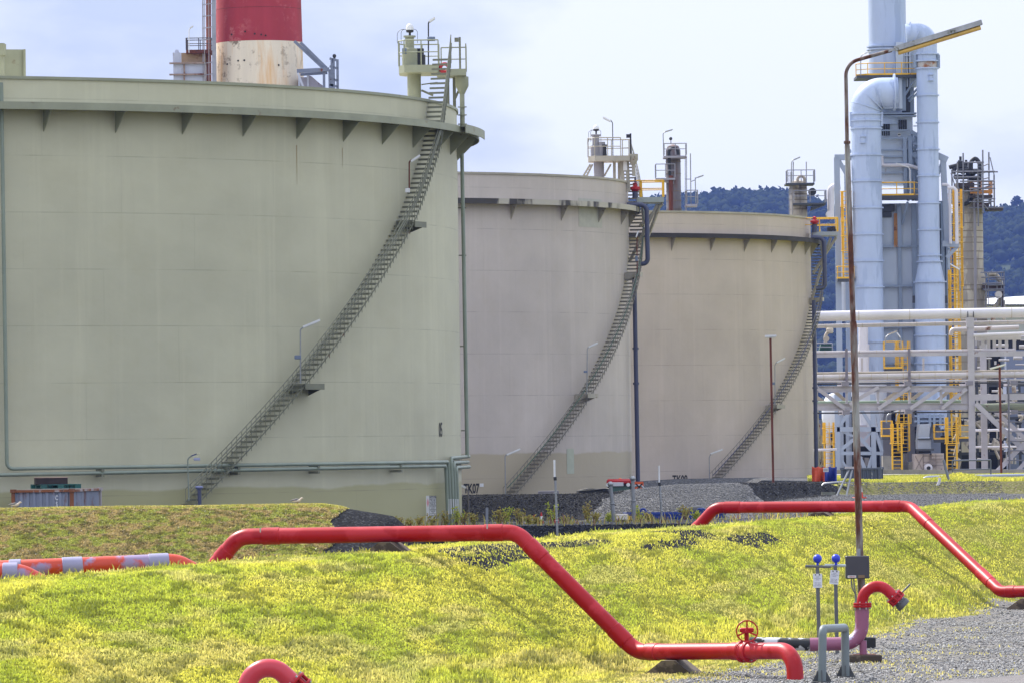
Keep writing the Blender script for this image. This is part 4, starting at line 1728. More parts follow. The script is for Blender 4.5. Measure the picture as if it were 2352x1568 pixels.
# posts on the gravel
def antenna(label, x, d, yb, yt):
    q = gnd(x, d)
    root = thing('antenna_post', label, 'post', q, 'antenna posts')
    b = MB()
    n = 6
    b.tube([U(x + 2.5, yb + 4, d), U(x - 2.6, yt + 46, d)], .045, 10)
    for k in (.25, .5, .75):
        p = U(x + 2.5, yb, d).lerp(U(x - 2.6, yt + 46, d), k)
        b.lathe(p, [(.05, 0), (.06, .02), (.05, .04)], 10)
    b.build('pole', galv, root, smooth=40)
    b = MB()
    b.tube([U(x - 2.6, yt + 47, d), U(x - 3.2, yt + 39, d)], .06, 8)
    b.build('bracket', dark_m, root)
    b = MB()
    b.tube([U(x - 4.0, yt + 40, d), U(x - 4.6, yt, d)], .035, 8)
    b.build('antenna', white_lamp, root, smooth=40)
    return root


antenna('white tipped antenna post rising from the dark gravel right of the olive tank', 1278, 205, 1228, 1055)
antenna('white tipped antenna post in front of the grey gravel ramp', 1518, 236, 1192, 1068)


def vent(label, x, d, yb, yt, lean):
    root = thing('vent_post', label, 'post', gnd(x, d), 'ball topped vent posts')
    b = MB()
    p, q = U(x + lean, yb + 4, d), U(x, yt + 6, d)
    b.tube([p, p.lerp(q, .47), p.lerp(q, .5), q], [.085, .085, .075, .075], 12)
    b.lathe(p.lerp(q, .44), [(.09, 0), (.11, .04), (.09, .08)], 12)
    b.build('post', paint('grey_vent', (128, 130, 134), .5, .2, .1, 1.5), root, smooth=40)
    b = MB()
    b.sphere(q + Vector((0, 0, .02)), .125, 14, .9)
    b.build('cap', galv, root, smooth=60)


vent('leaning ball topped vent post left of the blue skip', 1402, 234, 1190, 1106, 8)
vent('upright ball topped vent post in front of the blue skip', 1453, 233, 1190, 1093, 3)
b = MB()
q = gnd(1118.5, 192)
b.ibeam(U(1118.5, 1256, 192), U(1118.5, 1165, 192), .09, .11, .02, (0, 1, 0))
tag(b.build('steel_stake', paint('grey_stake', (130, 134, 144), .5, .3), loc=U(1118.5, 1256, 192)), 'square grey steel stake behind the nearest red main', 'stake')


# cones
orange_c = paint('cone_orange', (206, 60, 30), .5, 0, .05, 2)
red_c = paint('cone_red', (176, 30, 32), .5, 0, .05, 2)


def cone(label, p, hh, mat, tilt=0.0):
    root = thing('traffic_cone', label, 'traffic cone', p, 'traffic cones')
    s = hh / .75
    ax = Vector((math.sin(tilt), 0, math.cos(tilt)))
    b = MB()
    b.lathe(p + ax * .04 * s, [(.15 * s, 0), (.125 * s, .2 * s)], 18, ax)
    b.lathe(p + ax * .04 * s, [(.083 * s, .46 * s), (.03 * s, .71 * s)], 18, ax)
    b.build('body', mat, root, smooth=40)
    b = MB()
    b.lathe(p + ax * .04 * s, [(.1245 * s, .2 * s), (.0835 * s, .46 * s)], 18, ax)
    b.build('band', white_lamp, root, smooth=40)
    b = MB()
    b.box(p + Vector((0, 0, .025 * s)), (.42 * s, .42 * s, .05 * s), .3, .01)
    b.build('base', mat, root)


for lb, x, d, hh, t in (('small red and white cone leaning right in the weeds', 1218, 238, .44, .3), ('upright red and white cone standing in the weeds beside the leaning one', 1241, 239, .52, 0),
                        ('red and white cone half hidden by a bush left of the antenna post', 1273, 244, .78, 0), ('low red topped cone just right of the antenna post', 1313, 240, .34, 0)):
    cone(lb, gnd(x, d), hh, red_c, t)
cone('big orange cone behind the lamp post', gnd(1972, 284), 1.02, orange_c)

# blue skip with lifting lugs
blue_s = paint('blue_skip', (24, 56, 140), .5, 0, .12, 1.5, .08)
d = 241.0
q0, q1 = U(1437, 1191, d), U(1665, 1192, d)
root = thing('blue_skip', 'low blue steel skip with lifting lugs at the foot of the gravel ramp', 'skip', (q0.x, d, q0.z))
b = MB()
hs = px(15, d)
zb_ = min(h1(q0.x, d), h1(q1.x, d))
zt_ = U(1500, 1177, d).z
for (xa, ya), (xb, yb) in (((q0.x, d), (q1.x, d)), ((q0.x, d + 2.2), (q1.x, d + 2.2)), ((q0.x, d), (q0.x, d + 2.2)), ((q1.x, d), (q1.x, d + 2.2))):
    b.beam((xa, ya, (zb_ + zt_) / 2), (xb, yb, (zb_ + zt_) / 2), .06, zt_ - zb_)
    b.beam((xa, ya, zt_ - .03), (xb, yb, zt_ - .03), .16, .09)
    b.beam((xa, ya, zb_ + .16), (xb, yb, zb_ + .16), .14, .06)
b.build('body', blue_s, root)
for x in (1459, 1477, 1607, 1614):
    b = MB()
    c = U(x, 1174, d - .05)
    n = 14
    b.tube([c + Vector((math.cos(2 * PI * k / n) * .12, 0, math.sin(2 * PI * k / n) * .12)) for k in range(n + 1)], .045, 8)
    b.box(c + Vector((0, 0, -.17)), (.3, .06, .12))
    b.build('lifting_lug', blue_s, root, smooth=50)
b = MB()
b.box(U(1455, 1188, d - .1), (px(22, d), .02, px(9, d)))
b.build('yellow_plate', yellow, root)
b = MB()
c = U(1592, 1178, d + 1.0)
b.lathe(c, [(.62, -.2), (.58, .1), (.42, .24), (.2, .32), (.02, .34)], 16)
for i, v in enumerate(b.v):
    b.v[i] = v + Vector(((fbm(v.x * 3, v.z * 3 + v.y, 2) - .5) * .25, 0, (fbm(v.x * 2 + 9, v.y * 2, 2) - .5) * .2))
tag(b.build('tarpaulin', plain('black_sheet', (22, 22, 26), .45), loc=c, smooth=30), 'black plastic sheet heaped at the right end of the blue skip', 'sheet')
b = MB()
b.box(U(1427, 1186, 236), (px(26, 236), .7, px(14, 236)), .1, .03)
b.box(U(1414, 1191, 235.6), (px(14, 236), .5, px(6, 236)), .1, .03)
tag(b.build('concrete_kerb_block', paint('pale_block', (206, 198, 190), .8, 0, .08, 1.5), loc=U(1427, 1192, 236)), 'pale concrete block beside the leaning vent post', 'block')

# tractor peeping over the bund
td = 297.0
q = U(1428, 1125, td)
gz = h1(q.x, td)
TR = thing('tractor', 'red roofed tractor behind the gravel bund with an amber beacon', 'tractor', (q.x, td, gz))
b = MB()
w0, w1 = U(1394, 1113, td), U(1453, 1112, td)
b.box(((w0.x + w1.x) / 2, td + .8, w0.z + .16), (w1.x - w0.x, 1.7, .3), 0, .09)
rf = b.build('roof', red_m, TR, smooth=40)
b = MB()
b.lathe(U(1424.5, 1105, td + .3), [(.09, 0), (.1, .06), (.085, .16), (.02, .19)], 12)
b.build('beacon', paint('amber_beacon', (226, 110, 20), .3, 0, .05, 3), rf, smooth=50)
for x in (1397, 1443):
    b = MB()
    b.lathe(U(x, 1112, td - .08), [(.1, 0), (.1, .05)], 14, (0, 1, 0))
    b.build('work_light', white_lamp, rf)
b = MB()
b.box(U(1419.5, 1111, td - .07), (px(25, td), .05, px(9, td)), 0, .01)
b.build('plate', plain('white_plate', (190, 190, 196), .5), rf)
b = MB()
x0, x1 = w0.x + .1, w1.x - .1
for x, y in ((x0, td), (x1, td), (x0, td + 1.5), (x1, td + 1.5)):
    b.beam((x, y, gz + .9), (x, y, w0.z + .05), .09, .09, (0, 1, 0))
b.box(((x0 + x1) / 2, td + .8, w0.z - .02), (x1 - x0 + .05, 1.6, .1))
b.box(((x0 + x1) / 2, td + .75, gz + .8), (x1 - x0, 1.6, .8), 0, .05)
b.build('cab_frame', dark_m, TR)
gl = bpy.data.materials.new('cab_glass')
t = NT(gl)
t.out(lin((70, 96, 90)), .08)
b = MB()
b.add([(x0, td + .02, gz + 1.2), (x1, td + .02, gz + 1.2), (x1, td + .02, w0.z), (x0, td + .02, w0.z)], [(0, 1, 2, 3)])
b.build('windscreen', gl, TR)
b = MB()
b.tube(rnd([U(1454, 1128, td - .3), U(1455, 1115, td - .3), U(1475, 1113, td - .3), U(1482, 1130, td - .3)], .4, 8), .06, 8)
b.build('mudguard', plain('silver_guard', (150, 156, 160), .4), TR)
for x, r in ((q.x - .75, .45), (q.x + .95, .7)):
    b = MB()
    b.lathe((x - .18, td + .2, gz + r), [(r * .55, -.02), (r * .9, 0), (r, .06), (r, .3), (r * .9, .36), (r * .55, .38)], 22, (1, 0, 0))
    b.build('wheel', dark_m, TR, smooth=40)
b = MB()
b.box(U(1468, 1118, 299), (px(20, 299), .06, px(26, 296)))
sg = b.build('display_board', paint('orange_panel', (214, 92, 40), .5, 0, .06, 2), loc=U(1468, 1131, 296))
tag(sg, 'orange panel standing behind the slate blue pipe', 'panel')
b = MB()
flat_text(b, 'X', U(1468, 1127, 295.95), (1, 0, 0), (0, 0, 1), .4, 1.0, .02)
b.build('lettering', black, sg)
b = MB()
for k in range(5):
    c = gnd(1363, 277.5) + Vector((.1 * math.sin(k * 2), 0, .05 + k * .035))
    b.tube([c + Vector((math.cos(2 * PI * i / 24) * (.85 - .05 * k), math.sin(2 * PI * i / 24) * .5, .02 * math.sin(i))) for i in range(25)], .035, 7)
tag(b.build('hose_coil', black, loc=gnd(1363, 277.5), smooth=60), 'coil of black hose lying on top of the dark bund', 'hose')
b = MB()
b.box(gnd(1258, 277, .08), (px(48, 277), .4, .2), 0, .02)
tag(b.build('concrete_slab', paint('slab_grey', (128, 124, 130), .8, 0, .1, 1), loc=gnd(1258, 277)), 'low grey slab on the bund right of the grey tank stair', 'slab')
# lamp peeping round the olive tank
lamp('slim lamp post with its head turned left at the right edge of the olive tank', [(1077, 1196), (1075.5, 1126), (1068, 1117)], 250.5, ((1070, 1119), (1052, 1110)), 'lamps by the tanks', .035, None, paint('grey_lamp_pole', (112, 106, 104), .5))
lamp('thin rusty lamp post with a twin head before the buff tank', [(1777, 1150), (1769.5, 776)], 292, ((1757, 772), (1783, 771)), 'lamps by the tanks', .06, None, rust_m, None, .2)
lamp('thin rusty lamp post with a cluster of lamps before the pipe rack at right', [(2300, 1090), (2296, 842), (2292, 836)], 388, ((2274, 846), (2310, 836)), 'lamps by the tanks', .08, None, rust_m, None, .2)


# weeds along the gravel shoulder
leaf_m = [None, None]


def leafmat(name, a, b_, tr=.35):
    m = bpy.data.materials.new(name)
    t = NT(m)
    v = t.coord(kind='Object')
    k = t.mix(t.ramp(t.noise(v, 6.0, 2), .35, .65), lin(a), lin(b_))
    d1_ = t.n('ShaderNodeBsdfDiffuse')
    d2_ = t.n('ShaderNodeBsdfTranslucent')
    t.l(k, d1_.inputs[0])
    t.l(k, d2_.inputs[0])
    mx = t.n('ShaderNodeMixShader')
    mx.inputs[0].default_value = tr
    t.l(d1_.outputs[0], mx.inputs[1])
    t.l(d2_.outputs[0], mx.inputs[2])
    o = t.n('ShaderNodeOutputMaterial')
    t.l(mx.outputs[0], o.inputs[0])
    return m


wl = leafmat('weed_leaf', (178, 174, 88), (158, 134, 84), .4)
wl2 = leafmat('weed_leaf_green', (166, 178, 66), (196, 196, 96), .45)
wstem = plain('weed_stem', (96, 70, 48), .8)


def weed(label, x, d, hh, w, n, mat, seed):
    R_ = random.Random(seed)
    q = gnd(x, d, -.02)
    root = thing('weed', label, 'weed', q, 'weeds on the gravel edge')
    b, c = MB(), MB()
    for i in range(n):
        a = R_.uniform(0, 2 * PI)
        s = R_.uniform(.15, 1) * w / 2
        top = q + Vector((math.cos(a) * s, math.sin(a) * s, hh * R_.uniform(.55, 1.0)))
        mid = q.lerp(top, .5) + Vector((R_.uniform(-.05, .05), 0, hh * .06))
        b.tube([q, mid, top], [.012, .009, .005], 5)
        for k in range(int(14 + 10 * hh)):
            t_ = R_.uniform(.2, 1.0)
            p = q.lerp(mid, t_ * 2) if t_ < .5 else mid.lerp(top, t_ * 2 - 1)
            u = Vector((R_.gauss(0, 1), R_.gauss(0, 1), R_.gauss(.3, .8))).normalized()
            v = u.orthogonal().normalized()
            L, ww = R_.uniform(.07, .15), R_.uniform(.02, .045)
            p = p + Vector((R_.gauss(0, .03), R_.gauss(0, .03), R_.gauss(0, .03)))
            c.add([p, p + u * L * .5 + v * ww, p + u * L, p + u * L * .5 - v * ww], [(0, 1, 2, 3)])
    b.build('stem', wstem, root)
    c.build('foliage', mat, root)


ws = [(958, 226, .45), (990, 230, .55), (1022, 234, .7), (1046, 236, .85), (1062, 238, .6), (1085, 236, .6), (1142, 233, .85), (1158, 236, .8), (1192, 238, .9),
      (1216, 234, .5), (1232, 231, .4), (1268, 240, 1.0), (1297, 238, .35), (1348, 240, .9), (1366, 239, .5), (1395, 236, .45), (1462, 238, .7), (1488, 238, .4), (1572, 239, .7), (1598, 238, .5), (912, 222, .5), (935, 224, .4)]
wd = ['yellowing weed before the board on the olive tank', 'brown stemmed weed covering the foot of the warning board', 'bushy weed at the drench pipes', 'tall weed at the foot of the drench pipes', 'leafy weed at the right corner of the olive tank',
      'low weed beside the slim lamp post', 'tall weed just right of the steel stake', 'wide weed second from the steel stake', 'dry brown upright weed before the dark bund', 'weed left of the leaning small cone', 'low weed between the two small cones',
      'tall bush hiding the third small cone', 'tiny weed left of the antenna post foot', 'rounded bush where the dark bund meets the grey ramp', 'thin weed left of the leaning vent post', 'small weed at the foot of the leaning vent post', 'green weed before the yellow plate of the skip',
      'small weed right of the upright vent post', 'reddish weed before the blue skip', 'weed before the black sheet of the skip', 'weed where the black gravel ends below the olive tank', 'low weed left of the warning board']
for i, (x, d, hh) in enumerate(ws):
    weed(wd[i], x, d, hh, .6 * hh + .25, 7, wl2 if i % 4 == 3 or 'green' in wd[i] else wl, i)
# ------------------------------------------------------------------ refinery plant at right
skyblue = paint('pale_blue_paint', (172, 186, 214), .42, 0, .06, .5, 0, (0, 0, 0), 1, .15, (154, 168, 196), .2, .9)
skyblue2 = paint('pale_blue_panel', (188, 198, 214), .5, 0, .06, .25, .05, (150, 120, 84), .8, .3)  # lightened to offset the shadow the ducts throw on the furnace wall
steelb = paint('blue_grey_frame', (136, 150, 172), .5, 0, .06, .4)
steel_w = paint('rack_grey', (176, 172, 180), .55, 0, .10, .5, .07, (128, 88, 66), 1.0)
steel_d = paint('dark_steel', (60, 63, 70), .6, 0, .12, .6)  # base colour lowered to deepen shadows in the plant
lag = paint('lagged_pipe', (190, 184, 184), .45, .25, .08, .5, .06, (140, 96, 60), .6)
lag_w = paint('white_pipe', (206, 202, 208), .45, 0, .06, .4)
lag_t = paint('tan_pipe', (178, 166, 150), .5, .15, .1, .6, .18, (140, 84, 50), .5)
green_p = paint('sage_pipe', (142, 160, 138), .5, 0, .08, .5)
creamv = paint('cream_vessel', (178, 168, 154), .55, .1, .12, .5, .14, (120, 98, 76), .8, .25, (138, 130, 122), .4, .8)
rustv = paint('rusty_vessel', (118, 112, 116), .6, .2, .12, .5, .62, (136, 76, 48), .35, .22)
darkp = paint('dark_pipework', (42, 44, 48), .55, .2, .1, .7)
GZ = 2.45


def pbox(mb, x0, y0, x1, y1, d, t):
    a, c = U(x0, y1, d), U(x1, y0, d)
    mb.box(((a.x + c.x) / 2, d + t / 2, (a.z + c.z) / 2), (abs(c.x - a.x), t, abs(c.z - a.z)))
    return mb


def pv(mb, x, y0, y1, d, w, t=None, lean=True):
    p, q = U(x, y1, d), U(x, y0, d)
    q.x = p.x
    mb.beam(p, q, t or w, w, (1, 0, 0))
    return mb


def phz(mb, y, x0, x1, d, w, t=None):
    p, q = U(x0, y, d), U(x1, y, d)
    q.z = p.z = (p.z + q.z) / 2
    mb.beam(p, q, t or w, w)
    return mb


def base_at(x, d):
    return Vector((U(x, 1000, d).x, d, GZ))


# --- heater stack and furnace -------------------------------------
fd = 462.0
ST = thing('heater_stack', 'tall pale blue stack rising above the furnace', 'stack', base_at(2042, fd + 2))
sx_ = U(2041, 90, fd).x
sr = px(43.5, fd)
zt_ = lambda y, d=fd: U(2041, y, d).z
b = MB()
b.lathe((sx_, fd + sr, 0), [(sr, zt_(285)), (sr, zt_(90)), (sr, zt_(-200)), (sr * .97, zt_(-520)), (sr * .9, zt_(-520)), (sr * .9, zt_(-500))], 48)
b.build('shell', skyblue, ST, smooth=40)
for y in (105, 112, 201, 207):
    b = MB()
    z = zt_(y)
    b.lathe((sx_, fd + sr, z), [(sr, -.05), (sr + .18, -.05), (sr + .18, .05), (sr, .05)], 48)
    b.build('flange', skyblue, ST, smooth=40)
b = MB()
pbox(b, 2059, 97, 2075, 203, fd - .25, .6)
pbox(b, 2088, 97, 2104, 200, fd + .2, 1.6)
for x in (2079, 2084, 2091):
    pv(b, x, 99, 200, fd - .1, .12)
for y in (128, 145, 170):
    phz(b, y, 2076, 2092, fd - .2, .1)
b.build('inlet_box', skyblue2, ST)
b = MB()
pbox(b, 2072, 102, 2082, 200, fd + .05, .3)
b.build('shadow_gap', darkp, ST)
# ring platform with yellow rail
b = MB()
A, B_ = U(1966, 182, fd), U(2108, 182, fd)
z = U(2041, 181, fd).z
b.prism([(A.x, fd - 1.2, z), (B_.x, fd - 1.2, z), (B_.x, fd + 3, z), (A.x, fd + 3, z)], (0, 0, .22))
pf = b.build('platform', steel_d, ST)
b = MB()
railing(b, [Vector((A.x + .1, fd + 1.5, z + .2)), Vector((A.x, fd - .2, z + .2)), Vector((A.x + .9, fd - 1.15, z + .2)), Vector((B_.x, fd - 1.15, z + .2)), Vector((B_.x, fd + 2, z + .2))], 1.0, .04, 1.5, kick=.16)
b.build('railing', yellow, pf)
b = MB()
for a, c in (((2100, 186), (2070, 232)), ((2120, 190), (2086, 228)), ((2125, 196), (2088, 234))):
    b.beam(U(*a, fd - .6), U(*c, fd), .14, .14)
b.build('brace', steelb, pf)
FU = thing('furnace', 'tall panelled pale blue furnace casing between the two flue ducts', 'furnace', base_at(2065, fd))
b = MB()
pbox(b, 2020, 184, 2072, 250, fd - .4, 3)
pbox(b, 2054, 180, 2059, 250, fd - .6, .2)
pbox(b, 2066, 180, 2071, 250, fd - .6, .2)
b.build('breech_box', skyblue2, FU)
b = MB()
pbox(b, 2071, 188, 2090, 262, fd + .4, 2.4)
b.build('dark_recess', steel_d, FU)
b = MB()
for x in (2074, 2078):
    pv(b, x, 184, 255, fd - .2, .2)
pbox(b, 2077, 186, 2099, 265, fd + .6, .8)
b.build('breech_column', steelb, FU)
b = MB()
pbox(b, 2012, 262, 2096, 318, fd + .3, 3)
pbox(b, 2010, 317, 2090, 344, fd, 3.4)
pbox(b, 2010, 343, 2080, 425, fd - .3, 3.8)
b.build('upper_wall', skyblue2, FU)
b = MB()
for y in (262, 268):
    phz(b, y, 2012, 2104, fd + .1, .12, 1.2)
for y in (300, 318, 345, 360, 376, 398):
    phz(b, y, 2012, 2082 if y > 340 else 2090, fd - .4, .12, .4)
for x in (2080, 2092):
    pv(b, x, 318, 460, fd - .5, .3)
b.build('upper_stiffener', steelb, FU)
b = MB()
for x in (2027, 2032, 2037, 2042, 2066, 2071, 2076, 2081):
    pbox(b, x - 1.6, 276, x + 1.6, 300, fd + .1, .2)
for x in (2027, 2032, 2037, 2042):
    pbox(b, x - 1.6, 302, x + 1.6, 312, fd - .2, .2)
b.build('louvre', darkp, FU)
b = MB()
b.lathe(U(2065.5, 310, fd - .25), [(.16, 0), (.16, .05)], 18, (0, 1, 0))
rs_ = b.build('round_sign', white_lamp, FU)
b = MB()
b.box(U(2065.5, 309.5, fd - .28), (.2, .02, .09))
b.build('sign_bar', steel_d, rs_)
# steelwork right of the furnace top
b = MB()
for a, c, w in (((2092, 302), (2116, 318), .3), ((2096, 330), (2118, 330), .25), ((2085, 318), (2100, 322), .4), ((2094, 356), (2118, 358), .4), ((2100, 356), (2116, 400), .2), ((2092, 350), (2086, 420), .15), ((2094, 350), (2100, 420), .15)):
    b.beam(U(*a, fd - .4), U(*c, fd - .4), w * .8, w)
for x in (2086, 2097, 2104, 2110, 2114):
    pv(b, x, 305 if x > 2095 else 330, 462, fd + .4, .22)
for y in (412, 372, 340):
    phz(b, y, 2084, 2118, fd + .2, .2)
pv(b, 2112, 289, 318, fd, .1)
phz(b, 290, 2098, 2118, fd, .08)
b.build('side_steelwork', steelb, FU)
b = MB()
pbox(b, 2092, 345, 2114, 455, fd + 1, 2)
b.build('side_wall', steel_d, FU)
# main body
b = MB()
pbox(b, 1962, 466, 2180, 908, fd + .3, 9)
b.build('main_wall', skyblue2, FU)
b = MB()
for y in (566, 657, 751, 834, 905):
    phz(b, y, 2022, 2110, fd + .1, .16, .5)
for x in (2024, 2071, 2105):
    pv(b, x, 468, 906, fd + .1, .28 if x == 2071 else .4)
for x in (2164, 2168, 2175, 2179):
    pv(b, x, 462, 1000, fd + .1, .25)
for y in range(480, 1000, 46):
    phz(b, y, 2160, 2180, fd + .05, .14)
b.build('stiffener', steelb, FU)
b = MB()
pbox(b, 2022, 470, 2055, 486, fd, .4)
pbox(b, 2022, 486, 2048, 500, fd + .1, .2)
b.build('soot_panel', steel_d, FU)
b = MB()
for x in (2055, 2058.5, 2062):
    b.tube([U(x, 568, fd - .1), U(x, 490, fd - .1)], .07, 8)
b.build('drain_pipe', paint('rust_tan', (176, 124, 70), .7, 0, .15, 1, .3), FU)
b = MB()
pbox(b, 2062, 476, 2070, 566, fd - .2, .4)
b.build('cable_duct', steelb, FU)
# middle platform with yellow rail
b = MB()
A, B_ = U(2016, 461, fd), U(2110, 461, fd)
b.prism([(A.x, fd - 2.2, A.z), (B_.x, fd - 2.2, A.z), (B_.x, fd + .2, A.z), (A.x, fd + .2, A.z)], (0, 0, .3))
pf = b.build('platform', steel_d, FU)
b = MB()
railing(b, [Vector((A.x, fd - 2.15, A.z + .28)), Vector((B_.x - .5, fd - 2.15, A.z + .28)), Vector((B_.x, fd - .4, A.z + .28))], 1.08, .045, 1.7, kick=.16)
b.build('railing', yellow, pf)
b = MB()
b.beam(U(2085, 465, fd - 1.8), U(2072, 515, fd), .16, .16)
b.build('brace', steelb, pf)
b = MB()
b.tube(rnd([U(2025, 358, fd - .8), U(2026, 380, fd - .8), U(2085, 380, fd - .8), U(2112, 388, fd - .6)], .25, 5), px(4.2, fd), 12)
b.build('steam_pipe', lag_w, FU, smooth=40)
# louvre breech left of stack etc. left wall strip
b = MB()
pbox(b, 1932, 500, 1966, 735, fd - .5, 6)
b.build('left_wall', paint('white_panel', (206, 210, 220), .5, 0, .05, .4), FU)
lamp('lamp bending left from the furnace platform', [(2091, 445), (2090, 390), (2086, 384)], fd - 1.8, ((2088, 385), (2058, 375)), 'lamps on the plant', .045, None, white_lamp, white_lamp, .12)
lamp('lamp on the stack platform behind the lamp post arm', [(1977, 180), (1977, 130), (1985, 123)], fd - 1, ((1984, 124), (2000, 118)), 'lamps on the plant', .04, None, galv, white_lamp, .14)


# --- flue ducts ----------------------------------------------------
def flue(label, cl, r, d, rings, cone=None, extra=None, bend=1.6):
    root = thing('flue_duct', label, 'duct', base_at(cl[0][0], d), 'flue ducts')
    b = MB()
    if cone:
        P = [U(*q, d) for q in cl]
        pts, rr = [], []
        for (x, y, rad) in cone:
            pts.append(U(x, y, d))
            rr.append(px(rad, d))
        tail = rnd([pts[-1]] + P[1:], bend, 12)[1:]
        b.tube(pts + tail, rr + [rr[-1]] * len(tail), 36)
    else:
        b.tube(rnd([U(*q, d) for q in cl], bend, 12), r, 36)
    b.build('pipe', skyblue, root, smooth=35)
    for x, y, rad in rings:
        b = MB()
        R_ = px(rad, d)
        b.lathe(U(x, y, d), [(R_ * .96, -.05), (R_ + .11, -.05), (R_ + .11, .05), (R_ * .96, .05)], 36)
        b.build('flange', skyblue, root, smooth=35)
    return root


d = fd - 3.2
rl = px(34.5, d)
yr = [263, 278, 296, 357, 417, 478, 539, 600, 660, 721, 785, 862]
FL = flue('wide left flue duct with ringed elbow in front of the furnace', [(1997, 866), (1988, 214), (2062, 213)], rl, d,
          [(1988.5 + (y - 214) * .0135, y, 34.5) for y in yr], bend=px(46, d))
b = MB()
for a in (18, 42, 66):
    ar = math.radians(180 - a)
    c = (2034, 260)
    q = U(c[0] + 46 * math.cos(ar), c[1] - 46 * math.sin(ar), d)
    ax = (U(c[0] + 46 * math.cos(ar - .05), c[1] - 46 * math.sin(ar - .05), d) - U(c[0] + 46 * math.cos(ar + .05), c[1] - 46 * math.sin(ar + .05), d)).normalized()
    b.lathe(q, [(rl * .97, -.04), (rl + .07, -.04), (rl + .07, .04), (rl * .97, .04)], 36, ax)
b.lathe(U(2054, 213, d), [(rl * .97, -.06), (rl + .3, -.06), (rl + .3, .06), (rl * .97, .06)], 36, (1, 0, 0))
b.build('elbow_seam', skyblue, FL, smooth=35)
b = MB()
for s in (-1, 1):
    pbox(b, 1990 + s * 35.5 - 2.5, 258, 1990 + s * 35.5 + 2.5, 290, d - .4, .8)
b.build('hanger_bracket', skyblue, FL)
b = MB()
phz(b, 314, 1975, 1989, d - rl - .05, .06, .3)
phz(b, 328, 1975, 1989, d - rl - .05, .06, .3)
pbox(b, 1978, 315, 1986, 327, d - rl - .1, .3)
b.build('lifting_lug', skyblue, FL)
b = MB()
pts = [U(1999, 862, d), U(2000, 905, d), U(2001, 985, d)]
b.tube(pts, [px(37, d), px(37, d), px(24, d)], 32)
b.build('hopper', paint('hopper_white', (196, 198, 208), .5, 0, .06, .4), FL, smooth=35)
b = MB()
b.tube([U(1983, 872, d - 2), U(1984, 790, d - 2)], px(13, d), 24)
b.tube([U(1983, 790, d - 2), U(1983, 745, d - 2)], px(11, d), 20)
b.build('side_vessel', lag_w, FL, smooth=35)

d = fd - 2.2
r = px(24.3, d)
FR = flue('narrow right flue duct with a flared foot and curved top joining the stack', [(2140, 905), (2127.5, 77), (2080, 80)], r, d,
          [(2128.5, 125, 25), (2128.7, 141, 25.5), (2129, 158, 25), (2130, 220, 24.3), (2130.5, 282, 24.3), (2131.5, 344, 24.3), (2132.3, 405, 24.3), (2133, 467, 24.4), (2134, 528, 24.5),
           (2134.8, 587, 24.8), (2135, 601, 27), (2135.6, 648, 36), (2136.4, 711, 34.8), (2137, 770, 34.8), (2138, 834, 35)],
          cone=[(2141, 985, 35), (2138, 834, 35), (2136, 700, 34.8), (2135.6, 648, 34.5), (2135, 601, 25), (2134.8, 590, 24.5), (2129, 158, 24.2), (2128.3, 122, 24.2)], bend=px(42, d))
b = MB()
for a in (30, 62, 85):
    ar = math.radians(a)
    c = (2085.5, 119)
    R_ = 42
    q = U(c[0] + R_ * math.cos(ar), c[1] - R_ * math.sin(ar), d)
    ax = Vector((math.sin(ar), 0, -math.cos(ar)))
    b.lathe(q, [(r * .97, -.04), (r + .08, -.04), (r + .08, .04), (r * .97, .04)], 32, ax)
b.build('elbow_seam', skyblue, FR, smooth=35)
b = MB()
b.lathe(U(2129, 157, d), [(r * 1.02, 0), (r * 1.02, px(14, d))], 32)
b.build('expansion_joint', paint('rusty_band', (186, 180, 176), .6, 0, .15, .8, .5, (160, 100, 54), .9), FR, smooth=35)
b = MB()
for s in (-1, 1):
    pbox(b, 2129 + s * 27 - 3, 126, 2129 + s * 27 + 3, 156, d - .4, .8)
b.build('hanger_bracket', steelb, FR)
b = MB()
for y in (172, 185):
    phz(b, y, 2132, 2145, d - r - .05, .06, .3)
pbox(b, 2135, 173, 2142, 184, d - r - .1, .3)
b.build('lifting_lug', skyblue, FR)
b = MB()
for s in (-1, 1):
    b.lathe(U(2136 + s * 37, 688, d), [(.12, -.3), (.12, .3)], 10)
b.build('damper_shaft', steel_d, FR)


# --- portal frames --------------------------------------------------
def frame(label, name, parts, d, mat, x, cat='steel frame', grp=None):
    root = thing(name, label, cat, base_at(x, d), grp)
    for nm, segs in parts.items():
        for s in segs:
            b = MB()
            b.ibeam(U(*s[0], d + (s[3] if len(s) > 3 else 0)), U(*s[1], d + (s[3] if len(s) > 3 else 0)), s[2] * .9, s[2], s[2] * .14, (0, 1, 0))
            b.build(nm, mat, root)
    return root


pm = paint('portal_blue', (150, 160, 178), .5, 0, .05, .4)
frame('blue grey portal frame at the left of the wide flue duct', 'portal_frame',
      {'column': [((1932, 1082), (1922, 362), .5), ((1952, 1082), (1944, 380), .4, 2)], 'beam': [((1917, 362), (1957, 362), .5)], 'brace': [((1944, 400), (1926, 368), .35), ((1936, 362), (1955, 346), .3)]}, fd - 2.6, pm, 1926)
frame('blue grey portal frame at the right of the narrow flue duct', 'portal_frame',
      {'column': [((2175, 560), (2166, 362), .5)], 'beam': [((2150, 356), (2176, 368), .55)], 'brace': [((2154, 400), (2166, 372), .35)]}, fd - 1.2, pm, 2170)
frame('heavy side bracket carrying white pipes right of the furnace', 'pipe_bracket',
      {'beam': [((2164, 560), (2202, 562), .5)], 'brace': [((2200, 566), (2174, 592), .3)]}, fd - 1.6, pm, 2184, 'bracket')
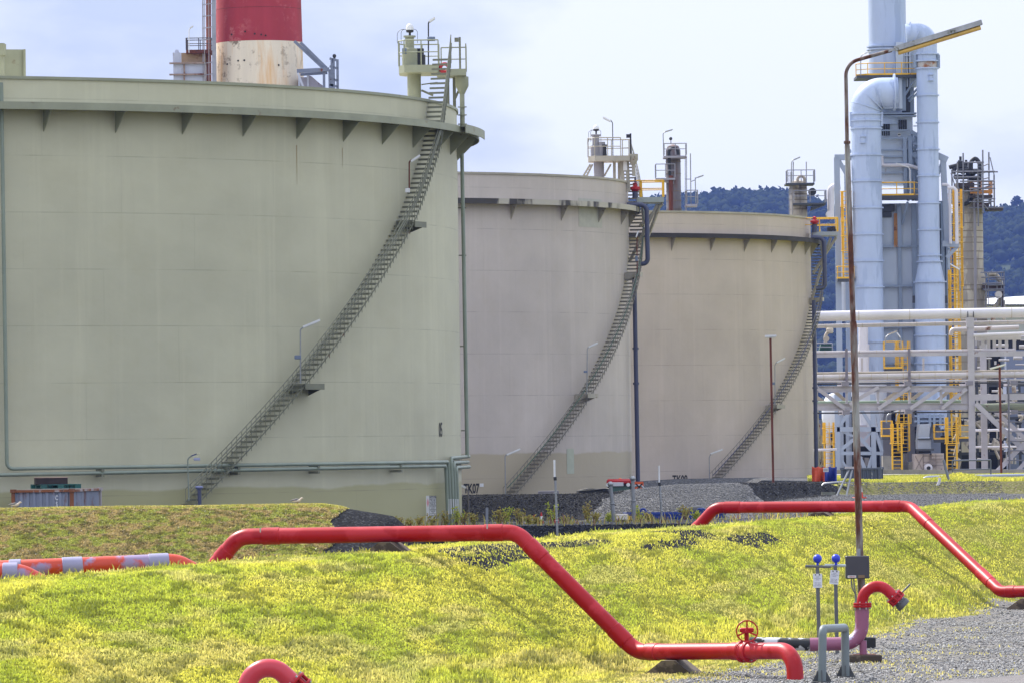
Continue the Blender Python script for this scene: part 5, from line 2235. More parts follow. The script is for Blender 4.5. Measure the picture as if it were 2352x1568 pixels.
# tower under the left duct
TW = thing('hopper_tower', 'braced blue grey steel tower under the wide flue duct', 'steel frame', base_at(1965, fd - 8))
tw = fd - 8
for nm, segs in {'column': [((1925, 1085), (1922, 905), .42), ((2008, 1085), (2004, 905), .42), ((1948, 1085), (1945, 900), .3, 5), ((2026, 1085), (2022, 940), .3, 5)],
                 'beam': [((1922, 985), (2024, 985), .42), ((1922, 1040), (2028, 1040), .3)],
                 'brace': [((1926, 980), (1962, 930), .3), ((1972, 930), (2004, 980), .3), ((1926, 1036), (1965, 1005), .3), ((1975, 1005), (2004, 1036), .3), ((1935, 990), (1965, 1003), .22), ((1985, 1010), (2003, 990), .22),
                           ((1927, 1046), (1952, 1084), .2), ((1975, 1048), (1990, 1084), .3), ((2004, 1046), (1992, 1084), .3), ((2009, 985), (2026, 1036), .3), ((2006, 905), (2020, 980), .3)]}.items():
    for s in segs:
        b = MB()
        dd = tw + (s[3] if len(s) > 3 else 0)
        b.ibeam(U(*s[0], dd), U(*s[1], dd), s[2] * .9, s[2], s[2] * .14, (0, 1, 0))
        b.build(nm, pm, TW)
b = MB()
pbox(b, 1964, 975, 1998, 1024, tw + 4, 2.5)
b.build('casing', paint('mauve_casing', (166, 160, 168), .6, 0, .08, .4), TW)
VS = thing('drum', 'rounded white drum end left of the hopper tower', 'vessel', base_at(1895, tw + 4))
b = MB()
b.lathe(U(1913, 938, tw + 6), [(.02, -1.3), (.5, -1.1), (px(24, tw), -.5), (px(26, tw), 0), (px(26, tw), .8), (px(22, tw), 1.4), (px(12, tw), 1.9)], 32, (0, 0, -1))
b.build('shell', paint('drum_white', (212, 216, 224), .4, 0, .04, .4), VS, smooth=40)
b = MB()
b.tube([U(1903, 950, tw + 6), U(1903, 1080, tw + 6)], px(6, tw), 14)
b.build('leg', lag, VS, smooth=40)


# --- caged ladders ---------------------------------------------------
def ladder(label, x, y0, y1, d, w=.5, cage=True, gate=0):
    p = U(x, y1, d)
    root = thing('caged_ladder', label, 'ladder', p, 'yellow caged ladders')
    z0, z1 = p.z, U(x, y0, d).z
    xx = p.x
    b = MB()
    for s in (-1, 1):
        b.beam((xx + s * w / 2, d, z0), (xx + s * w / 2, d, z1), .14, .09, (0, 1, 0))
    n = int((z1 - z0) / .3)
    for k in range(n):
        b.beam((xx - w / 2, d, z0 + k * .3), (xx + w / 2, d, z0 + k * .3), .045, .045)
    b.build('side_rail', yellow, root)
    if cage:
        b = MB()
        zc = z0 + 2.2
        k = 0
        while zc < z1 + .01:
            b.arc((xx, d - .05), w * .68, w * .68 + .05, zc, zc + .08, PI, 2 * PI, 8)
            zc += 1.2
        for a in (200, 235, 270, 305, 340):
            q = Vector((xx + math.cos(math.radians(a)) * w * .7, d - .05 + math.sin(math.radians(a)) * w * .7, 0))
            b.beam((q.x, q.y, z0 + 2.2), (q.x, q.y, z1), .065, .03, (0, 1, 0))
        b.build('safety_cage', yellow, root)
    return root


ladder('yellow caged ladder on the white wall at the left of the furnace', 1946, 440, 640, fd - 3.6, .62)
ladder('yellow caged ladder standing in front of the pipe rack foot at centre', 2061, 972, 1082, fd - 12, .75)
ladder('tall yellow caged ladder behind the truss at centre', 2076, 783, 1035, fd - 6, .9)
ladder('yellow caged ladder in front of the burner box at right', 2187, 957, 1082, fd - 11, .8)
ladder('yellow caged ladder at the left near the drum', 1905, 969, 1080, fd - 5, .75)
ladder('long yellow ladder on the right flank of the furnace', 2185, 435, 712, fd + 1, .6)
ladder('second long yellow ladder beside the cream column', 2203, 435, 720, fd + 3, .55)
ladder('yellow caged ladder with a gate low beside the cream column', 2196, 620, 1000, fd - 2, .7)


def ydeck(label, x0, x1, yd, yr, d, dep=1.2, fas=.25):
    p = U((x0 + x1) / 2, yd, d)
    root = thing('railed_deck', label, 'platform', p, 'yellow railed decks')
    A, B_ = U(x0, yd, d), U(x1, yd, d)
    z = p.z
    b = MB()
    b.box(((A.x + B_.x) / 2, d + dep / 2, z - fas / 2), (B_.x - A.x, dep, fas))
    b.build('deck', steel_d, root)
    b = MB()
    railing(b, [Vector((A.x, d + dep, z)), Vector((A.x, d, z)), Vector((B_.x, d, z)), Vector((B_.x, d + dep, z))], px(yd - yr, d), .04, 1.1, kick=.14)
    b.build('railing', yellow, root)
    return root


ydeck('yellow railed deck at the foot of the ladder left of the furnace', 1924, 1962, 640, 612, fd - 4)
ydeck('yellow railed deck with a red base behind the truss at centre', 2032, 2072, 846, 784, fd - 7)
ydeck('yellow railed deck left of the centre ladder near the ground', 2026, 2050, 1002, 966, fd - 11)
ydeck('yellow railed deck in front of the burner box', 2147, 2177, 1008, 974, fd - 10)
ydeck('yellow railed deck right of the burner box ladder', 2202, 2230, 1006, 976, fd - 10)
ydeck('yellow railed deck half way up beside the cream column', 2186, 2207, 812, 776, fd - 2)


# --- columns ----------------------------------------------------------
def column(label, x, d, prof, mat, bands, x_lean=.0135):
    root = thing('process_column', label, 'column', base_at(x, d), 'process columns')
    b = MB()
    p0 = U(x, prof[0][0], d)
    pr = [(px(rr, d), U(x, y, d).z) for y, rr in prof]
    b.lathe((p0.x, d + 1, 0), [(pr[0][0], GZ - .3)] + pr + [(pr[-1][0] * .75, pr[-1][1] + .35), (.02, pr[-1][1] + .5)], 40)
    b.build('shell', mat, root, smooth=35)
    b = MB()
    for y in bands:
        z = U(x, y, d).z
        rr = px(np.interp(y, [q[0] for q in prof][::-1], [q[1] for q in prof][::-1]), d)
        b.lathe((p0.x, d + 1, z), [(rr * .99, -.03), (rr + .025, -.03), (rr + .025, .03), (rr * .99, .03)], 40)
    b.build('band', paint('band_brown', (126, 112, 96), .7, 0, .2, .8), root, smooth=35)
    return root, p0.x


rdk = 492.0
CR, cx_ = column('cream banded column wrapped in scaffolding at right', 2236, rdk, [(1000, 39), (655, 38), (618, 31), (440, 31)], creamv, [465, 490, 512, 530, 545, 557, 577, 595, 618, 655, 665, 690, 711, 735, 770, 800, 830, 860, 900, 940])
b = MB()
b.tube([U(2242, 1000, rdk - 1), U(2239, 450, rdk - 1)], px(3.4, rdk), 10)
b.build('riser_pipe', paint('grey_riser', (134, 130, 140), .5, .1, .08, .5), CR, smooth=40)
b = MB()
for pts in ([(2190, 470), (2225, 468), (2230, 450), (2230, 372), (2240, 362), (2250, 375), (2250, 440)], [(2190, 400), (2192, 385), (2222, 382), (2224, 410)], [(2180, 385), (2215, 376)], [(2212, 400), (2212, 375), (2200, 373)]):
    b.tube(rnd([U(*q, rdk - .5) for q in pts], .5, 5), px(5, rdk), 12)
for x, y0, y1 in ((2206, 380, 360), (2219, 382, 368)):
    b.tube([U(x, y0, rdk), U(x, y1, rdk)], px(3, rdk), 8)
for x, y in ((2208, 398), (2219, 398), (2231, 404), (2244, 400), (2215, 412), (2200, 412), (2240, 415)):
    b.lathe(U(x, y, rdk - .6), [(.3, 0), (.4, .1), (.4, .3), (.25, .4)], 12)
b.build('head_pipe', darkp, CR, smooth=40)
b = MB()
pbox(b, 2197, 420, 2238, 430, rdk - 1.5, 3)
pbox(b, 2228, 448, 2280, 455, rdk - 1.5, 3)
pbox(b, 2240, 466, 2272, 476, rdk - 1.6, 3)
pbox(b, 2266, 478, 2304, 484, rdk - 1, 2)
b.build('deck', paint('dark_deck', (70, 60, 60), .7, 0, .15, .7, .2), CR)
b = MB()
A, B_ = U(2226, 447, rdk), U(2276, 447, rdk)
railing(b, [Vector((A.x, rdk - 1.4, A.z)), Vector((B_.x, rdk - 1.4, A.z)), Vector((B_.x, rdk + 1.4, A.z))], px(27, rdk), .04, .9, kick=.3)
A, B_ = U(2196, 418, rdk), U(2232, 418, rdk)
b.build('railing', paint('orange_rail', (196, 132, 60), .6, 0, .12, 1, .2), CR)
SCF = thing('scaffold', 'tube scaffold around the head of the cream column', 'scaffold', Vector((cx_, rdk - 2, U(2236, 480, rdk).z)))
sm_ = paint('scaffold_tube', (120, 120, 130), .5, .4, .12, 1.2)
b = MB()
for x, y0, y1, dd in ((2213, 352, 520, -2.2), (2224, 372, 480, 1.5), (2258, 345, 490, -2.2), (2272, 350, 470, 1.5), (2284, 402, 480, -1.5), (2187, 390, 470, -2.2), (2200, 372, 500, -2.4), (2247, 400, 520, -2.4), (2276, 430, 480, 1.5)):
    b.tube([U(x, y1, rdk + dd), U(x - .8, y0, rdk + dd)], .075, 6)
b.build('upright', sm_, SCF)
b = MB()
for x0, x1, y, dd in ((2212, 2260, 374, -2.2), (2186, 2285, 395, -2.2), (2212, 2260, 390, 1.4), (2205, 2285, 417, -2.2), (2226, 2286, 434, -2.2), (2186, 2250, 440, -2.3), (2240, 2286, 458, -2.2), (2226, 2284, 464, -2.2), (2210, 2284, 425, 1.4), (2225, 2305, 478, -1.6), (2190, 2250, 408, -2.3), (2250, 2292, 396, 1.4)):
    b.tube([U(x0, y, rdk + dd), U(x1, y - 1, rdk + dd)], .065, 6)
b.build('ledger', sm_, SCF)
b = MB()
for a, c in (((2242, 450), (2270, 482)), ((2274, 362), (2284, 405)), ((2190, 396), (2204, 440)), ((2184, 398), (2196, 436)), ((2258, 382), (2272, 376)), ((2258, 398), (2273, 392)), ((2258, 412), (2273, 408)), ((2258, 432), (2284, 424))):
    b.tube([U(*a, rdk - 2), U(*c, rdk - 2)], .05, 6)
b.build('brace', sm_, SCF)
b = MB()
for x in (2246, 2257):
    b.tube([U(x, 478, rdk - 2.5), U(x, 372, rdk - 2.5)], .04, 6)
for y in range(376, 478, 8):
    b.tube([U(2246, y, rdk - 2.5), U(2257, y, rdk - 2.5)], .03, 5)
b.build('scaffold_ladder', sm_, SCF)
SC2 = thing('pipe_cage', 'elbowed pipe inside a small dark scaffold on the right of the cream column', 'scaffold', U(2290, 700, rdk - .5))
b = MB()
b.tube(rnd([U(2268, 632, rdk), U(2285, 628, rdk), U(2298, 645, rdk), U(2299, 690, rdk), U(2282, 708, rdk), U(2281, 740, rdk)], .8, 6), px(5.5, rdk), 14)
b.tube([U(2306, 735, rdk), U(2305, 690, rdk)], px(4, rdk), 12)
b.build('pipe', lag_t, SC2, smooth=40)
b = MB()
b.lathe(U(2294, 677, rdk - .9), [(px(8, rdk), 0), (px(8.4, rdk), .1), (px(8.4, rdk), .5)], 20, (0, 1, 0))
b.build('blind_flange', lag, SC2, smooth=40)
b = MB()
for x in (2264, 2270, 2290, 2300, 2306):
    b.tube([U(x, 705, rdk - .8), U(x, 624, rdk - .8)], .05, 6)
for y, x0, x1 in ((626, 2252, 2304), (637, 2254, 2307), (642, 2268, 2308), (651, 2256, 2302), (655, 2272, 2306), (665, 2258, 2304), (668, 2262, 2307), (683, 2264, 2296)):
    b.tube([U(x0, y + .5, rdk - .85), U(x1, y - .5, rdk - .85)], .06, 6)
b.build('tube', sm_, SC2)
b = MB()
pbox(b, 2258, 655, 2304, 664, rdk - .7, 1.6)
pbox(b, 2300, 660, 2304, 705, rdk - .6, .6)
b.build('deck', paint('deck_rust', (66, 52, 50), .8, 0, .15, 1, .2), SC2)

sdk = 480.0
CS, cx2 = column('small cream column with railed decks behind the buff tank', 1843, sdk, [(1000, 40), (700, 36), (640, 24), (560, 20), (425, 20)], creamv, [432, 445, 458, 480, 500, 530, 560, 590, 620, 660, 700, 740, 790, 840, 890])
b = MB()
b.tube(rnd([U(1832, 432, sdk), U(1832, 405, sdk), U(1848, 405, sdk), U(1848, 425, sdk)], .4, 6), px(3.5, sdk), 12)
b.tube([U(1820, 500, sdk - .4), U(1821, 440, sdk - .4)], px(2, sdk), 8)
b.build('head_pipe', lag_t, CS, smooth=40)
b = MB()
b.lathe(U(1866, 441, sdk - .6), [(px(9, sdk), 0), (px(9, sdk), .6)], 18, (0, 1, 0))
b.build('manhole', darkp, CS, smooth=40)
b = MB()
pbox(b, 1805, 420, 1871, 425, sdk - 1.4, 3)
pbox(b, 1822, 466, 1897, 471, sdk - 1.4, 3)
b.prism([U(1868, 471, sdk - 1), U(1895, 471, sdk - 1), U(1862, 484, sdk - 1)], (0, 2, 0))
dk_ = b.build('deck', steel_d, CS)
b = MB()
rg = paint('grey_rail', (140, 140, 150), .5, .3, .1, 1)
for x0, x1, y, hh in ((1807, 1870, 420, 27), (1822, 1896, 466, 26)):
    A, B_ = U(x0, y, sdk), U(x1, y, sdk)
    railing(b, [Vector((A.x, sdk + 1, A.z)), Vector((A.x, sdk - 1.3, A.z)), Vector((B_.x, sdk - 1.3, A.z)), Vector((B_.x, sdk + 1, A.z))], px(hh, sdk), .04, 1.1)
for x in (1822, 1852):
    b.tube([U(x, 420, sdk - 1), U(x, 372, sdk - 1)], .05, 6)
for x in (1812, 1816, 1819):
    b.tube([U(x + .8, 500, sdk - 1), U(x, 395, sdk - 1)], .03, 5)
b.build('railing', rg, dk_)
lamp('lamp on the top deck of the small cream column', [(1818, 420), (1818, 372), (1824, 366)], sdk - 1.3, ((1822, 368), (1838, 361)), 'lamps on the plant', .04, None, galv, galv, .16)
b = MB()
b.tube(rnd([U(1908, 500, sdk + 1), U(1908, 430, sdk + 1), U(1930, 428, sdk + 1)], .4, 6), px(8, sdk), 16)
b.lathe(U(1906, 492, sdk - .5), [(px(8, sdk), 0), (px(8, sdk), 1.2)], 18, (0, 1, 0))
HD_ = tag(b.build('white_header', lag_w, loc=base_at(1908, sdk), smooth=40), 'white bent header pipe left of the portal frame', 'pipe')

rd = 424.0
CRu, cx3 = column('rusty brown column with small decks behind the buff tank', 1556, rd, [(1000, 17), (600, 17), (345, 17)], rustv, [370, 398, 438, 460, 480])
b = MB()
b.tube(rnd([U(1541, 500, rd - .6), U(1538, 390, rd - .6), U(1536, 342, rd - .6), U(1556, 340, rd - .6), U(1558, 356, rd - .6)], .3, 6), px(3.6, rd), 12)
b.build('dark_riser', darkp, CRu, smooth=40)
b = MB()
b.tube([U(1541, 500, rd - .9), U(1541, 404, rd - .9)], px(5, rd), 12)
b.build('rust_riser', rust_m, CRu, smooth=40)
b = MB()
for x0, x1, y in ((1524, 1577, 358), (1506, 1551, 409), (1575, 1602, 469)):
    pbox(b, x0, y, x1, y + 5, rd - 1.1, 2.4)
b.prism([U(1508, 413, rd - .8), U(1548, 413, rd - .8), U(1548, 422, rd - .8)], (0, 1.6, 0))
dk_ = b.build('deck', paint('pale_deck', (150, 148, 158), .6, .2, .12, .8, .2), CRu)
b = MB()
for x0, x1, y, hh in ((1525, 1576, 358, 26), (1506, 1550, 409, 30), (1577, 1602, 469, 30)):
    A, B_ = U(x0, y, rd), U(x1, y, rd)
    railing(b, [Vector((A.x, rd + 1, A.z)), Vector((A.x, rd - 1, A.z)), Vector((B_.x, rd - 1, A.z)), Vector((B_.x, rd + 1, A.z))], px(hh, rd), .035, .8)
b.tube([U(1587, 469, rd), U(1586, 353, rd)], .04, 6)
b.tube([U(1575, 412, rd), U(1586, 412, rd)], .03, 6)
b.tube(rnd([U(1586, 418, rd), U(1597, 414, rd), U(1597, 408, rd)], .1, 3), .03, 6)
for x in (1574, 1577):
    b.tube([U(x, 500, rd - .8), U(x, 360, rd - .8)], .03, 5)
b.tube([U(1541, 332, rd - .6), U(1541, 322, rd - .6)], .04, 6)
b.build('railing', rg, dk_)
b = MB()
b.sphere(U(1540.5, 319, rd - .6), .13, 10)
b.build('gauge', steel_d, dk_)
lamp('lamp on the top deck of the rusty column', [(1524, 345), (1523, 306), (1530, 303)], rd - 1, ((1528, 303), (1545, 298)), 'lamps on the plant', .035, None, galv, galv, .14)
lamp('lamp on the low right deck of the rusty column', [(1598, 468), (1597, 410), (1604, 407)], rd - 1, ((1602, 408), (1616, 403)), 'lamps on the plant', .035, None, galv, galv, .14)

# --- pipe rack ---------------------------------------------------------
pk = 400.0
RK = thing('pipe_rack', 'long grey steel pipe rack with trussed beam crossing in front of the plant', 'pipe rack', base_at(2230, pk))


def rk(nm, segs, mat=steel_w):
    for s in segs:
        b = MB()
        dd = pk + (s[3] if len(s) > 3 else 0)
        b.ibeam(U(*s[0], dd), U(*s[1], dd), s[2] * .85, s[2], s[2] * .13, (0, 1, 0))
        b.build(nm, mat, RK)


rk('column', [((2234, 1088), (2229, 752), .52), ((2262, 1088), (2258, 800), .5, 8)])
b = MB()
pbox(b, 2220, 728, 2237, 752, pk - .3, .6)
b.build('saddle', steel_w, RK)
b = MB()
for x in (2221, 2234):
    b.lathe(U(x, 722, pk), [(px(12.4, pk), 0), (px(12.4, pk), .06)], 24, (1, 0, 0))
b.build('pipe_strap', steel_d, RK)
rk('beam', [((1868, 817), (2222, 812), .28), ((2236, 813), (2450, 810), .42), ((2236, 912), (2450, 909), .5)])


def plate(nm, y0, y1, x0, x1, t=.14, dd=0):
    b = MB()
    p, q = U(x0, (y0 + y1) / 2 + .5, pk + dd), U(x1, (y0 + y1) / 2 - .5, pk + dd)
    hh = px(y1 - y0, pk)
    b.beam(p, q, t, hh)
    for s in (-1, 1):
        o = Vector((0, 0, s * hh / 2))
        b.beam(p + o, q + o, .34, .04)
    b.build(nm, steel_w, RK)


plate('truss_chord', 886, 899, 1865, 2222)
plate('truss_chord', 926, 939, 1865, 2224)
plate('truss_chord', 886, 897, 1865, 2222, .14, 6)
plate('truss_chord', 930, 941, 1865, 2222, .14, 6)
for x in (1871, 1945, 2017, 2089, 2162):
    b = MB()
    b.beam(U(x, 926, pk), U(x - .6, 899, pk), .16, .2, (0, 1, 0))
    b.build('truss_post', steel_w, RK)
b = MB()
pbox(b, 2208, 886, 2224, 938, pk - .06, .12)
b.build('end_plate', steel_w, RK)
for a, c in (((1873, 888), (1941, 938)), ((1951, 928), (2018, 888)), ((2017, 938), (2090, 888)), ((2090, 938), (2162, 888)), ((2162, 938), (2220, 892))):
    b = MB()
    b.ibeam(U(*a, pk - .18), U(*c, pk - .18), .26, .26, .04, (0, 1, 0))
    b.build('truss_brace', steel_w, RK)
for a, c in (((1860, 900), (1900, 928)), ((1905, 888), (1955, 930)), ((2012, 935), (2062, 897)), ((2068, 938), (2120, 897)), ((2130, 938), (2180, 897))):
    b = MB()
    b.ibeam(U(*a, pk + 6), U(*c, pk + 6), .24, .24, .04, (0, 1, 0))
    b.build('rear_brace', lag_t, RK)
for x in (1944, 2088):
    b = MB()
    b.ibeam(U(x + .8, 876, pk - .2), U(x, 800, pk - .2), .18, .2, .04, (0, 1, 0))
    b.build('pipe_hanger', paint('hanger_grey', (124, 118, 130), .5, 0, .1, .6), RK)
for x in (1980, 2121):
    b = MB()
    b.ibeam(U(x, 866, pk + 3), U(x, 822, pk + 3), .14, .16, .03, (0, 1, 0))
    b.build('short_post', lag, RK)
for x, y in ((1942, 867 + 13), (2086, 880), (2227, 878), (2330, 878), (1944, 945), (2088, 943), (2330, 944)):
    b = MB()
    pbox(b, x - 8, y - 4, x + 8, y + 6, pk - .3, 6)
    b.build('cross_beam', paint('cross_grey', (132, 128, 138), .6, 0, .1, .6), RK)
rk('brace', [((2241, 926), (2366, 1046), .4, -.4), ((2282, 1090), (2372, 998), .36, -.6), ((2332, 1086), (2400, 1010), .3, .5), ((2280, 938), (2380, 1030), .34, 7)])
for x in (2318,):
    b = MB()
    b.tube([U(x + 1, 1088, pk - 1), U(x - 2, 870, pk - 1)], .07, 8)
    for y in range(880, 1080, 22):
        b.tube([U(x - 4, y, pk - 1), U(x + 40, y, pk - 1)], .045, 6)
    b.build('scaffold_tube', sm_, RK)


def rpipe(label, pts, r, mat, dd=0.0, bend=.5, bands=0):
    root = thing('rack_pipe', label, 'pipe', U(*pts[0], pk + dd), 'pipes on the rack')
    b = MB()
    b.tube(rnd([U(*q, pk + dd) for q in pts], bend, 5), px(r, pk), 16)
    b.build('pipe', mat, root, smooth=40)
    if bands:
        b = MB()
        p, q = U(*pts[0], pk + dd), U(*pts[1], pk + dd)
        for k in range(1, bands):
            b.lathe(p.lerp(q, k / bands), [(px(r, pk) * .99, -.02), (px(r, pk) + .012, -.02), (px(r, pk) + .012, .02), (px(r, pk) * .99, .02)], 16, (q - p).normalized())
        b.build('seam', lag_t, root)
    return root


rpipe('fattest white pipe along the top of the rack', [(1855, 727), (2440, 716)], 11.6, lag_w, 0, .5, 5)
rpipe('slim pale pipe just under the fattest pipe', [(1855, 750), (2440, 738)], 4.6, lag, .4, .5, 14)
rpipe('pale pipe lying on the upper beam of the rack', [(1855, 810), (2330, 804)], 3.9, lag, .3, .5, 12)
rpipe('tan pipe with rusty patches above the silver pipe', [(1855, 858), (2440, 850)], 3.5, lag_t, .2, .5, 10)
rpipe('thick silver pipe with seams on the middle tier', [(1855, 867), (2440, 858)], 7.2, lag, .1, .5, 16)
rpipe('thin pipe under the silver pipe', [(1855, 876), (2440, 871)], 1.9, lag, -.2)
rpipe('thin grey pipe low in the middle tier', [(1855, 881), (2440, 877)], 2.0, steel_d, .6)
rpipe('sage green pipe inside the truss', [(1855, 925), (2210, 921)], 4.3, green_p, 2.5)
rpipe('thick sage green pipe right of the main column', [(2240, 936), (2440, 930)], 9.5, paint('dull_green_pipe', (124, 130, 110), .5, 0, .12, .5, .1), 3)
rpipe('beige pipe turning up beside the yellow ladders', [(2184, 770), (2186, 757), (2340, 752)], 5.2, lag, 2.0, .6)
rpipe('white pipe at the right with a rounded end', [(2236, 770), (2440, 763)], 4.0, lag_w, -.5)
rpipe('thin pipe below the truss', [(1855, 948), (2440, 944)], 1.8, steel_d, 1)
rpipe('pale pipe low behind the main column', [(2236, 988), (2440, 984)], 3.0, lag_w, 10)
rpipe('white pipe close to the ground at the right', [(2236, 1026), (2440, 1024)], 2.4, lag_w, 9)
rpipe('white pipe near the ground left of the hopper tower', [(1868, 1033), (1922, 1031)], 3.0, lag_w, 12)
rpipe('white bent pipes at the right flank of the furnace', [(2164, 424), (2181, 424), (2183, 560)], 4.0, lag_w, 60, .5)
rpipe('second white bent pipe at the right flank of the furnace', [(2176, 432), (2196, 431), (2198, 560)], 4.6, lag_w, 59, .5)
b = MB()
for x in (2258, 2271, 2284, 2297, 2312, 2330):
    pv(b, x, 772, 808, pk + 1, .22)
phz(b, 776, 2240, 2345, pk + 1, .3)
b.build('stub_post', lag, RK)

# --- machines and buildings round the foot -------------------------------
bd = fd - 9
HC = thing('air_intake', 'grey folded sheet metal intake chute over the lagged fan box', 'intake', base_at(2124, bd))
b = MB()
b.prism([U(2112, 973, bd), U(2137, 972, bd), U(2134, 1007, bd), U(2109, 1007, bd)][::-1], (0, 3, 0))
b.prism([U(2109, 974 + 33, bd - .3), U(2136, 1007, bd - .3), U(2131, 990, bd + 1), U(2113, 990, bd + 1)], (0, 1, 0))
pbox(b, 2109, 1007, 2138, 1031, bd - .3, 3)
b.build('chute', paint('chute_grey', (164, 170, 182), .5, 0, .05, .5), HC)
b = MB()
phz(b, 1007, 2107, 2140, bd - .35, .1, .2)
phz(b, 1032, 2106, 2142, bd - .4, .16, 3)
pbox(b, 2110, 1033, 2138, 1040, bd, 2.6)
b.build('collar', steel_d, HC)
FB = thing('fan_box', 'cream lagged fan box with crossed panels under the intake chute', 'fan', base_at(2134, bd))
cb = paint('lagging_cream', (200, 186, 178), .6, 0, .08, .6, .05)
b = MB()
pbox(b, 2101, 1041, 2136, 1082, bd - .4, 3)
pbox(b, 2136, 1044, 2168, 1082, bd - .2, 3)
pbox(b, 2140, 1040, 2168, 1052, bd - .4, 3)
b.build('casing', cb, FB)
b = MB()
for a, c in (((2102, 1046), (2120, 1080)), ((2120, 1046), (2102, 1080))):
    b.beam(U(*a, bd - .42), U(*c, bd - .42), .03, .05)
for x in (2121, 2135, 2150):
    pv(b, x, 1042, 1080, bd - .43, .05, .03)
for y in (1046, 1060, 1068):
    phz(b, y, 2120, 2166, bd - .43, .05, .03)
pbox(b, 2134, 1056, 2150, 1066, bd - .55, .2)
b.build('panel_edge', paint('edge_grey', (150, 138, 132), .6), FB)
b = MB()
b.lathe(U(2133, 1073, bd - 1.4), [(.2, 0), (px(9, bd), .05), (px(9.4, bd), .25), (px(9.4, bd), 1.0)], 24, (0, 1, 0))
mt_ = b.build('motor', lag_w, FB, smooth=40)
b = MB()
b.lathe(U(2133, 1074, bd - 1.42), [(px(4.6, bd), 0), (px(4.6, bd), .1)], 18, (0, 1, 0))
b.build('motor_mouth', black, mt_)
BB = thing('burner_box', 'blue grey burner box under the narrow flue duct', 'burner', base_at(2140, fd - 6))
b = MB()
pbox(b, 2103, 958, 2168, 978, fd - 6, 4)
pbox(b, 2116, 978, 2160, 1085, fd - 5, 4)
b.build('casing', paint('box_blue_grey', (120, 128, 146), .5, 0, .06, .5), BB)
b = MB()
for y in (954, 966):
    phz(b, y, 2100, 2168, fd - 6.2, .16, .3)
for x in (2110, 2136, 2146, 2160):
    pv(b, x, 950, 980, fd - 6.3, .2)
b.build('stiffener', steelb, BB)
b = MB()
for i, (x, w_, y0, y1) in enumerate(((1968, 14, 1048, 1076), (1986, 10, 1050, 1070), (2030, 12, 1044, 1080), (2052, 16, 1052, 1082), (2078, 10, 1040, 1082))):
    pbox(b, x, y0, x + w_, y1, fd - 5.5, 1.2)
    CBX = b.build('cabinet', paint('cabinet_grey', (128, 124, 126), .6, 0, .1, .7, .1), loc=base_at(x, fd - 5.5))
    tag(CBX, ('squat grey cabinet inside the left of the hopper tower', 'narrow grey cabinet in the middle of the hopper tower', 'grey cabinet right of the hopper tower', 'wide grey cabinet left of the centre ladder', 'tall grey cabinet right of the centre ladder')[i], 'cabinet', 'grey cabinets at the plant foot')
    b = MB()
# plant further back, storey by storey; bays painted near black for deep shadow
PB = thing('process_building', 'dark open process structure packed behind the rack', 'plant building', base_at(2120, 486))
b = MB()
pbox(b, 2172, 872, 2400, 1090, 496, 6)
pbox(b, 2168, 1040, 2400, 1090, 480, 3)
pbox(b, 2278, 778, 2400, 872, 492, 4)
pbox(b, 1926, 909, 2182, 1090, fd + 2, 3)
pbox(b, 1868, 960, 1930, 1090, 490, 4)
b.build('dark_bay', paint('shadow_painted_steel', (30, 31, 35), .8, 0, .2, .4), PB)
b = MB()
pbox(b, 2316, 870, 2352, 1090, 478, 4)
pbox(b, 2312, 802, 2420, 880, 486, 6)
pbox(b, 1876, 962, 1890, 1060, 486, 3)
b.build('wall', paint('blue_block', (116, 124, 152), .6, 0, .05, .4), PB)
b = MB()
pbox(b, 2236, 890, 2262, 935, 476, 3)
pbox(b, 2240, 950, 2320, 962, 477, 2)
pbox(b, 2028, 1046, 2050, 1082, fd - 8, 2)
pbox(b, 2088, 1060, 2100, 1085, fd - 7, 2)
b.build('concrete_wall', conc, PB)
b = MB()
for y in (884, 920, 960, 1008, 1040):
    phz(b, y, 2172, 2400, 474, .24)
for x in (2176, 2206, 2246, 2270, 2296, 2318, 2344):
    pv(b, x, 872, 1085, 474, .22)
b.build('steelwork', steel_d, PB)
b = MB()
for i in range(84):
    x = random.uniform(2172, 2345)
    y = random.uniform(885, 1070) if i < 60 else random.uniform(765, 880)
    x = x if i < 60 else random.uniform(2240, 2345)
    L = random.uniform(8, 40)
    if i % 3:
        b.tube([U(x, y, 472), U(x + L, y, 472)], random.choice((.06, .1, .14)), 8)
    else:
        b.tube([U(x, y, 471.5), U(x, y + L, 471.5)], random.choice((.06, .09, .12)), 8)
b.build('pipework', lag, PB)
b = MB()
for i in range(26):
    x, y = random.uniform(2172, 2340), random.uniform(885, 1065)
    b.tube(rnd([U(x, y, 470), U(x + random.uniform(-14, 14), y, 470), U(x + random.uniform(-4, 4), y + random.uniform(10, 34), 470)], .5, 4), random.choice((.12, .18)), 8)
b.build('pipework', lag_t, PB)
b = MB()
for i in range(16):
    x, y = random.uniform(2172, 2340), random.uniform(900, 1065)
    b.lathe(U(x, y, 470.5), [(.1, 0), (.3, .05), (.3, .2), (.18, .3), (.3, .4), (.3, .5)], 10, random.choice(((0, 0, 1), (1, 0, 0))))
b.build('pipework', darkp, PB)
b = MB()
for i in range(30):
    x = random.uniform(2026, 2100)
    y = random.uniform(905, 1075)
    b.beam(U(x, y, fd - 1), U(x + random.uniform(4, 16), y, fd - 1), .1, .12)
for i in range(26):
    x = random.uniform(1870, 1924)
    y = random.uniform(965, 1070)
    b.tube([U(x, y, 484), U(x, y + random.uniform(10, 50), 484)], random.choice((.08, .14, .2)), 8)
b.build('small_pipework', lag_t, PB)
b = MB()
pbox(b, 2024, 880, 2046, 1045, fd - 1.5, .8)
pbox(b, 2086, 900, 2100, 1060, fd - 1.5, .8)
b.build('rear_panel', paint('panel_mauve', (140, 138, 146), .6, 0, .06, .4), PB)
